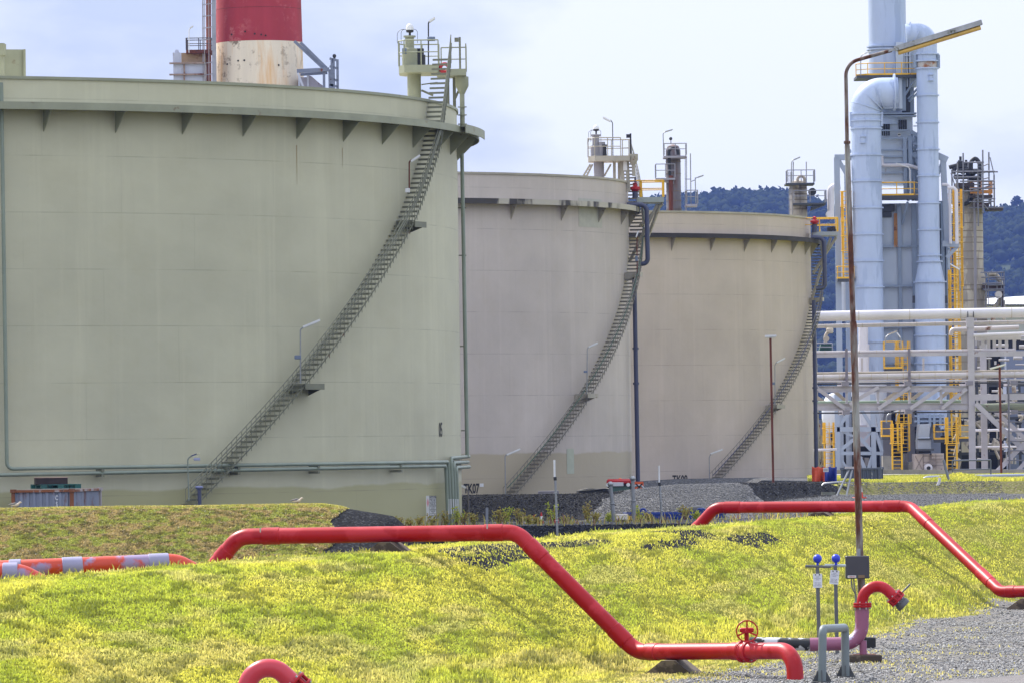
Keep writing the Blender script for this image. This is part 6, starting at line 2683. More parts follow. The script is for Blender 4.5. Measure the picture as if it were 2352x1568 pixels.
FBD = thing('far_shed', 'far shed with a white ribbed roof behind the cream column', 'shed', U(2300, 1000, 620))
b = MB()
A, B_ = U(2262, 706, 620), U(2520, 690, 620)
b.prism([(A.x, 620, A.z), (B_.x, 620, A.z), (B_.x, 632, A.z + 1.6), (A.x, 632, A.z + 1.0)], (0, 0, .2))
b.build('roof', paint('white_roof', (226, 226, 234), .5, 0, .04, .4), FBD)
b = MB()
b.box(((A.x + B_.x) / 2, 627, (A.z + 2) / 2), (B_.x - A.x - .4, 11, A.z - 2))
b.build('wall', paint('shed_wall', (170, 172, 182), .6, 0, .05, .4), FBD)
b = MB()
for x in range(2266, 2420, 8):
    b.box(U(x, 701, 619.8) , (.35, .3, .2))
b.build('roof_vent', steel_d, FBD)
GB = thing('green_cabin', 'dark green plant unit on a railed deck left of the white wall', 'plant unit', U(1898, 806, 470))
b = MB()
b.prism([U(1882, 806, 470), U(1910, 806, 470), U(1910, 790, 470), U(1886, 790, 470)], (0, 2, 0))
b.build('casing', paint('bottle_green', (28, 70, 62), .5, 0, .08, .6), GB)
b = MB()
A, B_ = U(1868, 806, 469), U(1912, 806, 469)
railing(b, [A, B_], px(18, 470), .05, 1.2)
b.build('railing', rg, GB)
b = MB()
pbox(b, 1866, 806, 1913, 811, 469, 3)
b.build('deck', steel_d, GB)
b = MB()
b.tube(rnd([U(1896, 790, 471), U(1896, 772, 471), U(1900, 764, 471), U(1906, 762, 471)], .4, 5), px(4, 470), 12)
b.lathe(U(1898, 778, 469.6), [(.25, 0), (.25, .3)], 14, (0, 1, 0))
b.lathe(U(1906, 766, 470.5), [(.2, 0), (.3, .1), (.3, .4), (.15, .5)], 14)
b.build('exhaust_pipe', lag_t, GB, smooth=40)
for lb, p, hd_ in (('old tan lamp over the yellow deck behind the rack', [(2034, 790), (2033, 776), (2042, 768)], ((2040, 768), (2060, 760))), ('white lamp hooked over the yellow deck behind the rack', [(2070, 800), (2069, 778), (2064, 770)], ((2068, 774), (2060, 764))),
                   ('white lamp reaching left below the truss', [(2036, 970), (2036, 954), (2044, 948)], ((2042, 949), (2066, 941))), ('second white lamp below the truss', [(2058, 966), (2060, 952), (2068, 944)], ((2066, 947), (2081, 940))),
                   ('lamp hooked above the yellow ladder beside the cream column', [(2205, 670), (2204, 622), (2200, 615)], ((2204, 619), (2182, 606)))):
    lamp(lb, p, fd - 13 if '2205' not in str(p[0]) else fd - 4, hd_, 'lamps on the plant', .05, None, galv, white_lamp if 'tan' not in lb else lag_t, .16)

# --- things on the verge ---------------------------------------------------
kb = MB()
for i in range(12):
    x0 = 1912 + i * 40
    pbox(kb, x0, 1077.5, x0 + 40.5, 1088, 389.5, .5)
tag(kb.build('low_wall', conc, loc=gnd(2100, 389.5)), 'low stained concrete wall along the plant edge', 'wall')
b = MB()
b.tube(rnd([U(2114, 1120, 318), U(2121, 1097, 318), U(2200, 1095, 318), U(2460, 1090, 318)], .6, 8), px(5.2, 318), 16)
vp = thing('verge_pipe', 'blue grey pipe on the grass verge bending into the ground', 'pipe', gnd(2120, 318))
b.build('pipe', paint('verge_blue', (134, 142, 166), .45, 0, .06, .5), vp, smooth=40)
b = MB()
for x in (2160, 2262, 2310):
    pv(b, x, 1098, 1112, 318, .16)
b.build('pipe_support', steelb, vp)
b = MB()
A, B_ = U(2188, 1094, 322), U(2276, 1094, 322)
z0 = gnd(2230, 322).z
HR = thing('hand_rail', 'grey two rail guard rail beside the verge pipe', 'railing', Vector(((A.x + B_.x) / 2, 322, z0)))
railing(b, [Vector((A.x, 322, z0)), Vector((B_.x, 322, z0))], U(2230, 1056, 322).z - z0, .045, 2.0)
b.build('rail', paint('rail_grey', (96, 102, 118), .5, .2, .08, 1), HR)


def stick(name, label, cat, pts, d, r, mat, grp=None):
    b = MB()
    b.tube([U(*q, d) for q in pts], r, 8)
    o = b.build(name, mat, loc=U(*pts[0], d), smooth=40)
    return tag(o, label, cat, grp)


stick('leaning_post', 'grey post leaning left on the grass hump', 'post', [(2182, 1112), (2167, 1055)], 304, .075, paint('post_grey', (118, 124, 140), .5, .2))
stick('pale_stake', 'pale pipe stub leaning down the weedy bank with a valve', 'pipe', [(2144, 1136), (2158, 1104), (2158, 1096)], 301.5, .08, lag_w)
stick('drain_hose', 'pale hose running down the dark bank beside the tarpaulins', 'hose', [(1864, 1142), (1882, 1122), (1893, 1110), (1925, 1107)], 291.5, .07, galv)
b = MB()
b.lathe(gnd(1901, 289), [(.34, -.1), (.36, .16), (.3, .16), (.28, -.1)], 24)
tag(b.build('concrete_ring', paint('ring_grey', (120, 122, 112), .8, 0, .1, 1.5), loc=gnd(1901, 289), smooth=40), 'low concrete manhole ring at the foot of the dark bank', 'manhole ring')
fs = thing('lamp_trestle', 'two legged pale stand with a flat lamp before the slate blue bin', 'stand', gnd(1930, 289))
b = MB()
b.tube([U(1921, 1140, 288.5), U(1951, 1076, 289)], .055, 8)
b.tube([U(1944, 1138, 288.5), U(1957, 1078, 289)], .05, 8)
b.build('leg', galv, fs, smooth=40)
b = MB()
b.beam(U(1941, 1073, 289), U(1962, 1073, 289), .35, .1)
b.build('lamp_head', lag, fs)
skp = paint('slate_skip', (76, 84, 110), .5, 0, .08, .8)
ka, kb_, kc = U(1934, 1105, 312), U(2020, 1106, 312), U(2024, 1100, 314)
ka.z = kb_.z = kc.z = 0
SK, eu, lu = container('slate blue corrugated bin behind the traffic cone', ka, kb_, kb_ + Vector((.3, 2.4, 0)), U(1980, 1073, 312).z, gnd(1980, 312).z, (skp, skp, steel_d), None, 'steel_bin')
b = MB()
for i, ch in enumerate('ROYALS'):
    flat_text(b, ch, U(2003, 1086.5 + i * 3, 311.9), (1, 0, 0), (0, 0, 1), .06, .8, .01)
b.build('lettering', white_lamp, SK)


def tarp(label, x0, x1, y0, y1, d, mat, seed):
    R_ = random.Random(seed)
    nx, ny = 16, 12
    vs = []
    for i in range(nx + 1):
        for j in range(ny + 1):
            u, v = i / nx, j / ny
            sag = .10 * math.sin(PI * 2 * u) * (1 - v) + .06 * math.sin(9 * u + seed)
            q = U(x0 + (x1 - x0) * u, y0 + (y1 - y0) * v + 3 * abs(math.sin(PI * u * 2)) * (1 - v), d + .25 * math.sin(7 * u + 2 * v + seed) * v + .1 * math.sin(19 * u) * v)
            vs.append(q)
    b = MB()
    b.add(vs, [(i * (ny + 1) + j, i * (ny + 1) + j + 1, (i + 1) * (ny + 1) + j + 1, (i + 1) * (ny + 1) + j) for i in range(nx) for j in range(ny)])
    o = b.build('tarpaulin', mat, loc=gnd((x0 + x1) / 2, d), smooth=60)
    m = o.modifiers.new('thickness', 'SOLIDIFY')
    m.thickness = .03
    return tag(o, label, 'tarpaulin')


tarp('orange tarpaulin hung behind the slate blue pipe at the foot of the buff tank', 1865, 1894, 1070, 1112, 302, paint('orange_tarp', (196, 72, 34), .6, 0, .08, 1), 1)
bt = tarp('royal blue tarpaulin hung beside the orange one', 1890, 1922, 1070, 1107, 303, paint('blue_tarp', (34, 52, 142), .5, 0, .1, 1), 2)
b = MB()
b.box(U(1897, 1078, 301.6), (px(12, 302), .03, px(9, 302)))
nt_ = tag(b.build('notice', white_lamp, loc=U(1897, 1078, 301.6)), 'white printed notice pinned where the two tarpaulins meet', 'notice')
b = MB()
for i in range(3):
    b.box(U(1897, 1076 + i * 2, 301.57), (px(9, 302), .006, px(.7, 302)))
b.build('print', plain('notice_ink', (110, 100, 130), .6), nt_)
stick('grey_tube', 'pale tube lying on the verge below the blue tarpaulin', 'pipe', [(1892, 1109), (1940, 1107)], 303.2, .09, lag_w)
# ------------------------------------------------------------------ chimney and plant behind the olive tank
cd_ = 440.0
CH = thing('chimney', 'huge red and white banded chimney behind the olive tank', 'chimney', U(590, 1040, cd_))
c0 = U(591.5, 94, cd_)
rA = px(100.5, cd_)
base_z = 2.4
axx, axy = U(592, 195, cd_).x, cd_ + rA


def chimney_mat(name, col, worn, wcol, samt):
    m = bpy.data.materials.new(name)
    t = NT(m)
    tc = t.n('ShaderNodeTexCoord')
    mp = t.n('ShaderNodeMapping')
    t.l(tc.outputs['Object'], mp.inputs[0])
    v = mp.outputs[0]
    st = t.n('ShaderNodeMapping')
    st.inputs['Scale'].default_value = (1, 1, .1)
    t.l(tc.outputs['Object'], st.inputs[0])
    c = lin(col)
    k = t.mix(t.ramp(t.noise(st.outputs[0], .5, 5, .6), .3, .7), tuple(q * .8 for q in c), tuple(min(1, q * 1.12) for q in c))
    k = t.mix(t.ramp(t.noise(st.outputs[0], .9, 5, .7), .5, .72, 0, samt), k, lin(worn))
    k = t.mix(t.math('MULTIPLY', t.ramp(t.noise(v, 1.1, 8, .75), .53, .6), t.ramp(t.noise(v, .22, 3), .4, .62)), k, lin(wcol))
    t.out(k, .8, 0, t.noise(v, 3, 4), .2, .03)
    return m


cw = chimney_mat('chimney_white', (226, 214, 196), (206, 158, 96), (98, 76, 58), .9)
cr_ = chimney_mat('chimney_red', (160, 50, 62), (132, 38, 46), (178, 92, 96), .6)
zb0 = U(592, 93, cd_).z
zs = [base_z, zb0 - 9.5 - 8.5, zb0 - 9.5, zb0, zb0 + 9, zb0 + 18, zb0 + 27]
rz_ = lambda z: rA + (zb0 - z) * .020
for i in range(len(zs) - 1):
    b = MB()
    z0, z1 = zs[i], zs[i + 1]
    b.lathe((axx, axy, 0), [(rz_(z0), z0), (rz_((z0 + z1) / 2), (z0 + z1) / 2), (rz_(z1), z1)], 64, cap=(i == len(zs) - 2))
    b.build('red_band' if i % 2 else 'white_band', cr_ if i % 2 else cw, CH, smooth=40)
b = MB()
for z in (zb0 + 2.6, zb0 - 4.2):
    b.lathe((axx, axy, 0), [(rz_(z) + .006, z), (rz_(z) + .006, z + .03)], 64, cap=False)
b.build('joint_line', plain('joint_dark', (92, 50, 46), .9), CH)
b = MB()
for x, y in ((563, 73), (600, 80), (585, 78), (522, 148), (547, 140), (640, 150), (561, 139), (610, 82), (532, 80)):
    b.lathe(U(x, y, axy - rz_(U(x, y, cd_).z) * math.sqrt(max(.05, 1 - ((x - 592) / 100) ** 2)) - .06), [(.075, 0), (.075, .08)], 8, (0, 1, 0))
b.build('bolt_hole', black, CH)
# ladder, conduits and pipe at the left flank
b = MB()
for x in (465, 487):
    b.beam(U(x + 2, 200, cd_), U(x, -120, cd_), .09, .09, (0, 1, 0))
for x in (469, 479):
    b.tube([U(x + 1, 200, cd_ - .4), U(x, -120, cd_ - .4)], .03, 6)
for y in range(-100, 200, 27):
    b.beam(U(464, y + 4, cd_ - .2), U(489, y, cd_ - .2), .05, .07)
b.build('ladder', paint('ladder_grey', (156, 152, 160), .5, .2, .1, 1), CH)
b = MB()
b.tube([U(480, 200, cd_ + .5), U(478, -120, cd_ + .5)], px(6, cd_), 14)
b.build('flue_pipe', paint('rusty_flue', (150, 96, 84), .7, 0, .15, .8, .3, (150, 84, 40), .7), CH, smooth=40)
b = MB()
b.beam(U(493, 200, cd_ - .2), U(490, -120, cd_ - .2), .3, .2, (0, 1, 0))
b.build('cable_tray', paint('tray_grey', (150, 152, 164), .5, .2, .1, 1), CH)
DU = thing('boiler_casing', 'weathered pale casing with a small railed roof deck left of the chimney', 'boiler', U(445, 1040, cd_))
pale = paint('pale_casing', (178, 182, 200), .55, 0, .1, .4, .22, (150, 104, 66), .6, .4)
A, B_ = U(398, 146, cd_), U(470, 146, cd_)
b = MB()
b.box(((A.x + B_.x) / 2, cd_ + 2, (A.z + 2) / 2), (B_.x - A.x, 4, A.z - 2))
b.build('wall', pale, DU)
b = MB()
for y in (146, 172, 206):
    q = U(398, y, cd_ - .1)
    b.beam((q.x - .3, cd_ - .1, q.z), (B_.x, cd_ - .1, q.z), .3, .12)
b.beam(U(423, 146, cd_ - .06), U(423.5, 205, cd_ - .06), .12, .12, (0, 1, 0))
b.build('stiffener', paint('stiff_brown', (150, 130, 120), .7, 0, .15, .8, .4), DU)
b = MB()
b.box(U(406, 134, cd_ + .3), (px(17, cd_), .6, px(24, cd_)))
b.lathe(U(406, 119, cd_ + .2), [(.16, 0), (.16, .2)], 12, (0, 1, 0))
b.build('lifting_plate', pale, DU)
b = MB()
A2, B2 = U(416, 146, cd_), U(472, 121, cd_)
b.box(((A2.x + B2.x) / 2, cd_ + 1.2, (A2.z + B2.z) / 2), (B2.x - A2.x, 2, B2.z - A2.z))
b.build('duct', paint('rusty_duct', (168, 140, 112), .7, 0, .15, .6, .36, (120, 66, 34), .8), DU)
b = MB()
A3, B3 = U(428, 120, cd_), U(486, 120, cd_)
b.box(((A3.x + B3.x) / 2, cd_ + .8, A3.z), (B3.x - A3.x, 2.4, .28))
b.build('deck', rust_m, DU)
b = MB()
z = A3.z + .14
railing(b, [Vector((B3.x, cd_ - .3, z)), Vector((A3.x, cd_ - .3, z)), Vector((A3.x, cd_ + 1.9, z)), Vector((B3.x, cd_ + 1.9, z))], px(27, cd_), .035, .9)
b.build('railing', paint('dark_rail', (72, 66, 70), .6), DU)
lamp('small white lamp on the deck left of the chimney', [(434, 122), (434, 70), (437, 65)], cd_ - .5, ((436, 65), (444, 60)), 'lamps on the plant', .035, None, white_lamp)
# bracket frame at the right flank
BF = thing('duct_frame', 'blue grey steel bracket frame and sloping duct right of the chimney', 'steel frame', U(730, 1040, cd_))
bluest = paint('blue_grey_steel', (112, 120, 142), .5, 0, .1, .8, .08)
b = MB()
for a, c in (((676, 95), (742, 157)), ((690, 98), (750, 157))):
    b.beam(U(*a, cd_ - .5), U(*c, cd_ - .2), .1, .22)
b.beam(U(682, 164, cd_ - .3), U(756, 160, cd_ - .3), .3, .3)
b.beam(U(690, 172, cd_ + 1), U(752, 168, cd_ + 1), .3, .2)
b.build('bracket', bluest, BF)
b = MB()
for x, y0, y1 in ((744, 160, 235), (757, 160, 235), (762, 135, 238), (766, 135, 238), (775, 137, 240)):
    b.beam(U(x + 1, y1, cd_ - .2), U(x, y0, cd_ - .2), .2, .16, (0, 1, 0))
for y in (140, 158, 186, 200):
    b.beam(U(757, y - 5, cd_ - .2), U(776, y, cd_ - .2), .16, .18)
b.build('post', bluest, BF)
b = MB()
pts = [(687, 178), (707, 178), (707, 173), (716, 176), (735, 193), (742, 197), (742, 240), (687, 240)]
b.prism([U(x, y, cd_ + .4) for x, y in pts][::-1], (0, 2, 0))
b.build('duct', paint('mauve_duct', (150, 146, 160), .6, 0, .1, .6, .15), BF)
b = MB()
b.beam(U(684, 168, cd_ - .4), U(702, 215, cd_ - .4), .16, .16)
b.beam(U(707, 173, cd_ + .3), U(708, 240, cd_ + .3), .16, .1, (0, 1, 0))
b.beam(U(687, 178, cd_ + .3), U(688, 240, cd_ + .3), .16, .1, (0, 1, 0))
b.build('strut', pale, BF)
b = MB()
b.tube([U(768, 135, cd_ - .2), U(768, 129, cd_ - .2)], .1, 8)
b.sphere(U(768, 129, cd_ - .2), .15, 10)
b.build('warning_lamp', dark_m, BF)

# ------------------------------------------------------------------ hills
HD = 4600.0
rx = np.array([-5200, -2000, 300, 1000, 1400, 1530, 1600, 1660, 1720, 1770, 1830, 1880, 1930, 2000, 2080, 2150, 2250, 2300, 2352, 2500, 2900, 5200, 9000.])
ry = np.array([900, 760, 620, 520, 474, 460, 458, 447, 449, 445, 455, 480, 497, 520, 522, 508, 486, 484, 474, 440, 420, 560, 880.])
hx = np.array([U(a, b_, HD).x for a, b_ in zip(rx, ry)])
hz = np.array([U(a, b_, HD).z for a, b_ in zip(rx, ry)]) - 11.0


def hillz(X, Y):
    top = np.interp(X, hx, hz)
    t = sstep(HD - 1400, HD, Y)
    z = top * t ** .8 * (1 - .5 * sstep(HD, HD + 1800, Y))
    return 2 + z + (fbm(X / 260, Y / 260, 4) - .5) * 52 * t * (1 - t) * 3


xs = np.arange(-3000, 3000, 48.0)
ys = np.arange(HD - 1440, HD + 800, 48.0)
A_, B2_ = np.meshgrid(xs, ys, indexing='ij')
Z_ = hillz(A_, B2_)
idx = np.arange(A_.size).reshape(A_.shape)
q = np.stack([idx[:-1, :-1], idx[1:, :-1], idx[1:, 1:], idx[:-1, 1:]], -1).reshape(-1, 4)
me = bpy.data.meshes.new('hills')
me.from_pydata(np.stack([A_, B2_, Z_], -1).reshape(-1, 3).tolist(), [], q.tolist())
me.materials.append(soil('hill_soil', (52, 62, 36), (64, 72, 42), (44, 50, 32)))
ob = bpy.data.objects.new('hills', me)
COL.objects.link(ob)
tag(ob, None, None, None, 'structure')


def leaf_cloud(cent, rad, n, size):
    """n small leaf clumps spread through ellipsoids: centres (k,3), radii (k,3)"""
    k = len(cent)
    w = rng.integers(0, k, n)
    d = rng.normal(size=(n, 3))
    d /= np.linalg.norm(d, axis=1)[:, None]
    r = rng.random(n) ** .4
    p = cent[w] + d * rad[w] * r[:, None]
    u = rng.normal(size=(n, 3))
    u /= np.linalg.norm(u, axis=1)[:, None]
    v = np.cross(u, rng.normal(size=(n, 3)))
    v /= np.linalg.norm(v, axis=1)[:, None]
    s = (size[w] * rng.uniform(.5, 1.2, n))[:, None]
    a, b_, c, e = p + u * s, p + v * s * .7, p - u * s, p - v * s * .7
    co = np.stack([a, b_, c, e], 1).reshape(-1, 3)
    return co, np.arange(4 * n).reshape(-1, 4)


def fast_mesh(name, co, faces, mat, cols=None):
    me = bpy.data.meshes.new(name)
    nf, k = faces.shape
    me.vertices.add(len(co))
    me.vertices.foreach_set('co', co.astype(np.float32).ravel())
    me.loops.add(nf * k)
    me.loops.foreach_set('vertex_index', faces.astype(np.int32).ravel())
    me.polygons.add(nf)
    me.polygons.foreach_set('loop_start', np.arange(0, nf * k, k, dtype=np.int32))
    me.update(calc_edges=True)
    if cols is not None:
        at = me.color_attributes.new('tone', 'FLOAT_COLOR', 'POINT')
        at.data.foreach_set('color', np.concatenate([cols, np.ones((len(cols), 1))], 1).astype(np.float32).ravel())
    me.materials.append(mat)
    ob = bpy.data.objects.new(name, me)
    COL.objects.link(ob)
    W[ob] = Vector((0, 0, 0))
    return ob


nT = 9000
tx = rng.uniform(-460, 660, nT)
ty = HD - 1250 + 1290 * rng.random(nT) ** .7
tz = hillz(tx, ty)
cr = rng.uniform(5.0, 9.5, nT)
cent = np.stack([tx, ty, tz + cr * .7], 1)
co, fc = leaf_cloud(cent, np.stack([cr, cr, cr * .8], 1), nT * 12, cr * .30)
import bmesh
bm_ = bmesh.new()
bmesh.ops.create_icosphere(bm_, subdivisions=1, radius=1.0)
bm_.verts.ensure_lookup_table()
iv = np.array([v.co[:] for v in bm_.verts])
if_ = np.array([[v.index for v in f.verts] for f in bm_.faces])
bm_.free()
bodies = (cent[:, None, :] + iv[None] * (cr * .82)[:, None, None] * rng.uniform(.7, 1.15, (nT, len(iv), 1)) * np.array([1, 1, .85])).reshape(-1, 3)
bf = (if_[None] + (np.arange(nT) * len(iv))[:, None, None]).reshape(-1, 3)
bf4 = np.concatenate([fc[:, [0, 1, 2]], fc[:, [0, 2, 3]], bf + len(co)], 0)
co = np.concatenate([co, bodies], 0)
fc = bf4
fm = leafmat('forest_leaf', (36, 48, 30), (62, 68, 44), .2)
ob = fast_mesh('forest', co, fc, fm)
tag(ob, 'dense dark forest covering the hills behind the refinery', 'forest', None, 'stuff')
tp = U(2336, 480, HD)
LT = thing('hill_tree', 'lone round tree standing up from the hill skyline at right', 'tree', tp)
cc = np.array([[tp.x, HD, tp.z + 7], [tp.x - 2.4, HD, tp.z + 5], [tp.x + 2.4, HD + 1, tp.z + 5.5]])
co, fc = leaf_cloud(cc, np.array([[3.6, 3.6, 3.4], [2.8, 2.8, 2.5], [2.8, 2.8, 2.5]]), 260, np.array([1.4, 1.4, 1.4]))
o2 = fast_mesh('crown', co - np.array(tp), fc, fm)
o2.parent = LT
b = MB()
b.tube([tp + Vector((0, 0, -12)), tp + Vector((.3, 0, 2)), tp + Vector((0, 0, 6))], [1.0, .7, .3], 7)
b.build('trunk', wstem, LT)

# ------------------------------------------------------------------ grass
gm = bpy.data.materials.new('grass_blade')
t = NT(gm)
at = t.n('ShaderNodeVertexColor', layer_name='tone')
d1_ = t.n('ShaderNodeBsdfDiffuse')
d2_ = t.n('ShaderNodeBsdfTranslucent')
g3_ = t.n('ShaderNodeBsdfGlossy')
g3_.inputs['Roughness'].default_value = .45
t.l(at.outputs['Color'], d1_.inputs[0])
t.l(at.outputs['Color'], d2_.inputs[0])
mx = t.n('ShaderNodeMixShader')
mx.inputs[0].default_value = .5
t.l(d1_.outputs[0], mx.inputs[1])
t.l(d2_.outputs[0], mx.inputs[2])
m2 = t.n('ShaderNodeMixShader')
m2.inputs[0].default_value = .05
t.l(mx.outputs[0], m2.inputs[1])
t.l(g3_.outputs[0], m2.inputs[2])
o_ = t.n('ShaderNodeOutputMaterial')
t.l(m2.outputs[0], o_.inputs[0])

G_Y, G_G, G_D, G_T = (np.array(lin(c)) for c in ((224, 218, 90), (190, 200, 70), (96, 106, 36), (224, 204, 144)))
B_Br, B_Gr, B_Dk = (np.array(lin(c)) for c in ((176, 156, 104), (160, 164, 76), (92, 88, 44)))


def blades(name, X, Y, hh, w, cols, label, lean=.55):
    n = len(X)
    Z = H(X, Y) - .01
    a = rng.uniform(0, 2 * PI, n)
    la = rng.uniform(0, 2 * PI, n)
    ll = hh * lean * rng.random(n)
    px_, py_ = np.cos(a) * w / 2, np.sin(a) * w / 2
    b0 = np.stack([X - px_, Y - py_, Z], 1)
    b1 = np.stack([X + px_, Y + py_, Z], 1)
    m1 = np.stack([X + px_ * .8 + np.cos(la) * ll * .4, Y + py_ * .8 + np.sin(la) * ll * .4, Z + hh * .6], 1)
    m0 = np.stack([X - px_ * .8 + np.cos(la) * ll * .4, Y - py_ * .8 + np.sin(la) * ll * .4, Z + hh * .6], 1)
    tp_ = np.stack([X + np.cos(la) * ll, Y + np.sin(la) * ll, Z + hh * (1 - .25 * lean)], 1)
    co = np.stack([b0, b1, m1, m0, tp_], 1).reshape(-1, 3)
    i = np.arange(n)[:, None] * 5
    f = np.concatenate([i + np.array([[0, 1, 2]]), i + np.array([[0, 2, 3]]), i + np.array([[3, 2, 4]])], 0)
    cv = np.repeat(cols, 5, 0)
    ob = fast_mesh(name, co, f, gm, cv)
    tag(ob, label, 'grass', None, 'stuff')
    return ob


def scatter(n, y0, y1, pw, m=1.12):
    Y = (y0 ** (1 - pw) + rng.random(n) * (y1 ** (1 - pw) - y0 ** (1 - pw))) ** (1 / (1 - pw))
    X = Y * .0905 * m * rng.uniform(-1, 1, n)
    return X, Y


NB = 1500000
X, Y = scatter(NB, 80, 225, 1.9)
o = (X - Xc(Y)) * .968
w = fbm(Y * .6, X * .6, 3)
keep = (o > -2.9) & (o < yard_edge(Y) + .3)
bare = bare_mask(o, Y)
keep &= ~bare | (rng.random(NB) < .26)
keep &= ~((o > -2.9) & (o < -.7) & (Y > 126) & (Y < 152) & (w < .56))
thin = np.clip((o - yard_edge(Y) + 1.6) / 1.6, 0, 1)
keep &= rng.random(NB) > thin * .8
X, Y, o = X[keep], Y[keep], o[keep]
n = len(X)
print('blades', n)
c1 = fbm(o * .8, Y * .10, 4) * .6 + .4 * fbm(X * .8, Y * .5, 4)
c2 = fbm(o * 2.4 + 50, Y * .25, 3)
c3 = fbm(X * .25 + 9, Y * .2, 3)
cols = G_Y[None] * (1 - sstep(.42, .62, c1))[:, None] + G_G[None] * sstep(.42, .62, c1)[:, None]
tn = (sstep(.52, .66, c2) * .42 + sstep(.4, 1.6, np.abs(o - 5.5) < 1.6) * 0 + .35 * sstep(4.6, 6.5, o))[:, None]
cols = cols * (1 - tn) + G_T[None] * tn
dk = (sstep(.56, .72, fbm(o * 1.3 + 77, Y * .12 + 3, 4)) * .14)[:, None]
cols = cols * (1 - dk) + G_D[None] * dk
cols *= rng.uniform(.7, 1.25, n)[:, None]
sp_ = (sstep(.56, .68, fbm(o * 7.5 + 7, Y * 1.1, 3)) * .6)[:, None]
cols = cols * (1 - sp_) + (G_D * .7)[None] * sp_
dk = np.maximum(dk, sp_)
hh = (.03 + .055 * rng.random(n) ** 1.5) * (.7 + .9 * dk[:, 0] + .5 * c3)
hh = np.where((o < -.3) & (rng.random(n) < .1), hh * 1.9, hh)
hh = np.where((np.abs(o - 4.9) < .7), hh * (1 + 1.3 * rng.random(n)), hh)
blades('grass', X, Y, hh, .022 + .012 * rng.random(n), cols, 'bright yellow green mown grass on the berm in front')
# shaggy bank behind
nb = 320000
X = rng.uniform(-19.5, -5.2, nb)
Y = rng.uniform(178.6, 192, nb)
w = fbm(Y * .6, X * .6, 3)
o = (X - Xc(Y)) * .968
k = (X < -6.1 + 1.2 * (w - .5) + .12 * (Y - 183)) & (o < -2.5) & (np.abs(X) < Y * .1)
X, Y = X[k], Y[k]
n = len(X)
c1 = fbm(X * 2.6, Y * 3.0, 4)
c2 = fbm(X * 6.1 + 5, Y * 7, 3)
tq = sstep(.42, .6, c1)[:, None]
cols = B_Br[None] * (1 - tq) + B_Gr[None] * tq
dk = sstep(.5, .68, c2)[:, None] * .7
cols = cols * (1 - dk) + B_Dk[None] * dk
tl = (np.clip((Y - 186.3) / 1.2, 0, 1) * .6)[:, None]
cols = cols * (1 - tl) + np.array(lin((196, 190, 88)))[None] * tl  # sunlight on the bank top tinted into the crest blades
cols *= rng.uniform(.7, 1.3, n)[:, None]
blades('bank_grass', X, Y, (.05 + .09 * rng.random(n) * (.4 + c2)) * (1 - .5 * tl[:, 0]), .035 + .02 * rng.random(n), cols, 'rough brown and green grass on the second bank at left', .9)
# weeds and dry stalks along the gravel edge
nb = 26000
X = rng.uniform(-8, 13, nb)
Y = rng.uniform(221.5, 243, nb)
f = fbm(X * 1.3, Y * .8, 4)
k = (f > .48) & ((X - Xc(Y)) * .968 < -2.8) & (np.abs(X) < Y * .1) & (rng.random(nb) < .18 * sstep(.50, .62, f) * (1 - .6 * sstep(228, 243, Y)))
X, Y, f = X[k], Y[k], f[k]
n = len(X)
cols = np.where((rng.random(n) < .5)[:, None], np.array(lin((196, 176, 96)))[None], np.array(lin((150, 150, 66)))[None])
cols = np.where((rng.random(n) < .22)[:, None], np.array(lin((120, 84, 62)))[None], cols) * rng.uniform(.6, 1.25, n)[:, None]
blades('edge_weeds', X, Y, (.06 + .34 * rng.random(n) ** 2) * (.5 + 1.2 * sstep(.5, .66, f)), .03 + .03 * rng.random(n), cols, 'dry and yellow weeds scattered along the gravel edge', .8)
# verge by the pipe rack
nb = 120000
Y = rng.uniform(300, 388, nb)
X = Y * rng.uniform(.052, .1, nb)
k = (Y > 303.2)
X, Y = X[k], Y[k]
n = len(X)
c1 = fbm(X * .8, Y * .5, 3)[:, None]
cols = np.array(lin((214, 206, 92)))[None] * (1 - c1) + np.array(lin((150, 158, 62)))[None] * c1
cols = cols * rng.uniform(.7, 1.3, n)[:, None]
blades('verge_grass', X, Y, .10 + .14 * rng.random(n), .06 + .03 * rng.random(n), cols, 'sunlit yellow grass verge in front of the pipe rack')
# tufts in the yard gravel and weedy bank
X, Y = scatter(90000, 100, 150, 1.9)
o = (X - Xc(Y)) * .968
f = fbm(X * .7 + 4, Y * .5, 4)
k = (o > yard_edge(Y) - .2) & (f > .55) & (rng.random(len(X)) < .7 * sstep(.55, .68, f) * (1 - .6 * sstep(1, 5, o - yard_edge(Y))))
X, Y = X[k], Y[k]
n = len(X)
cols = (G_T * .5 + G_Y * .5)[None] * rng.uniform(.6, 1.2, n)[:, None]
blades('yard_grass', X, Y, .03 + .06 * rng.random(n), .022 + .01 * rng.random(n), cols, 'thin yellowing grass growing through the yard gravel')

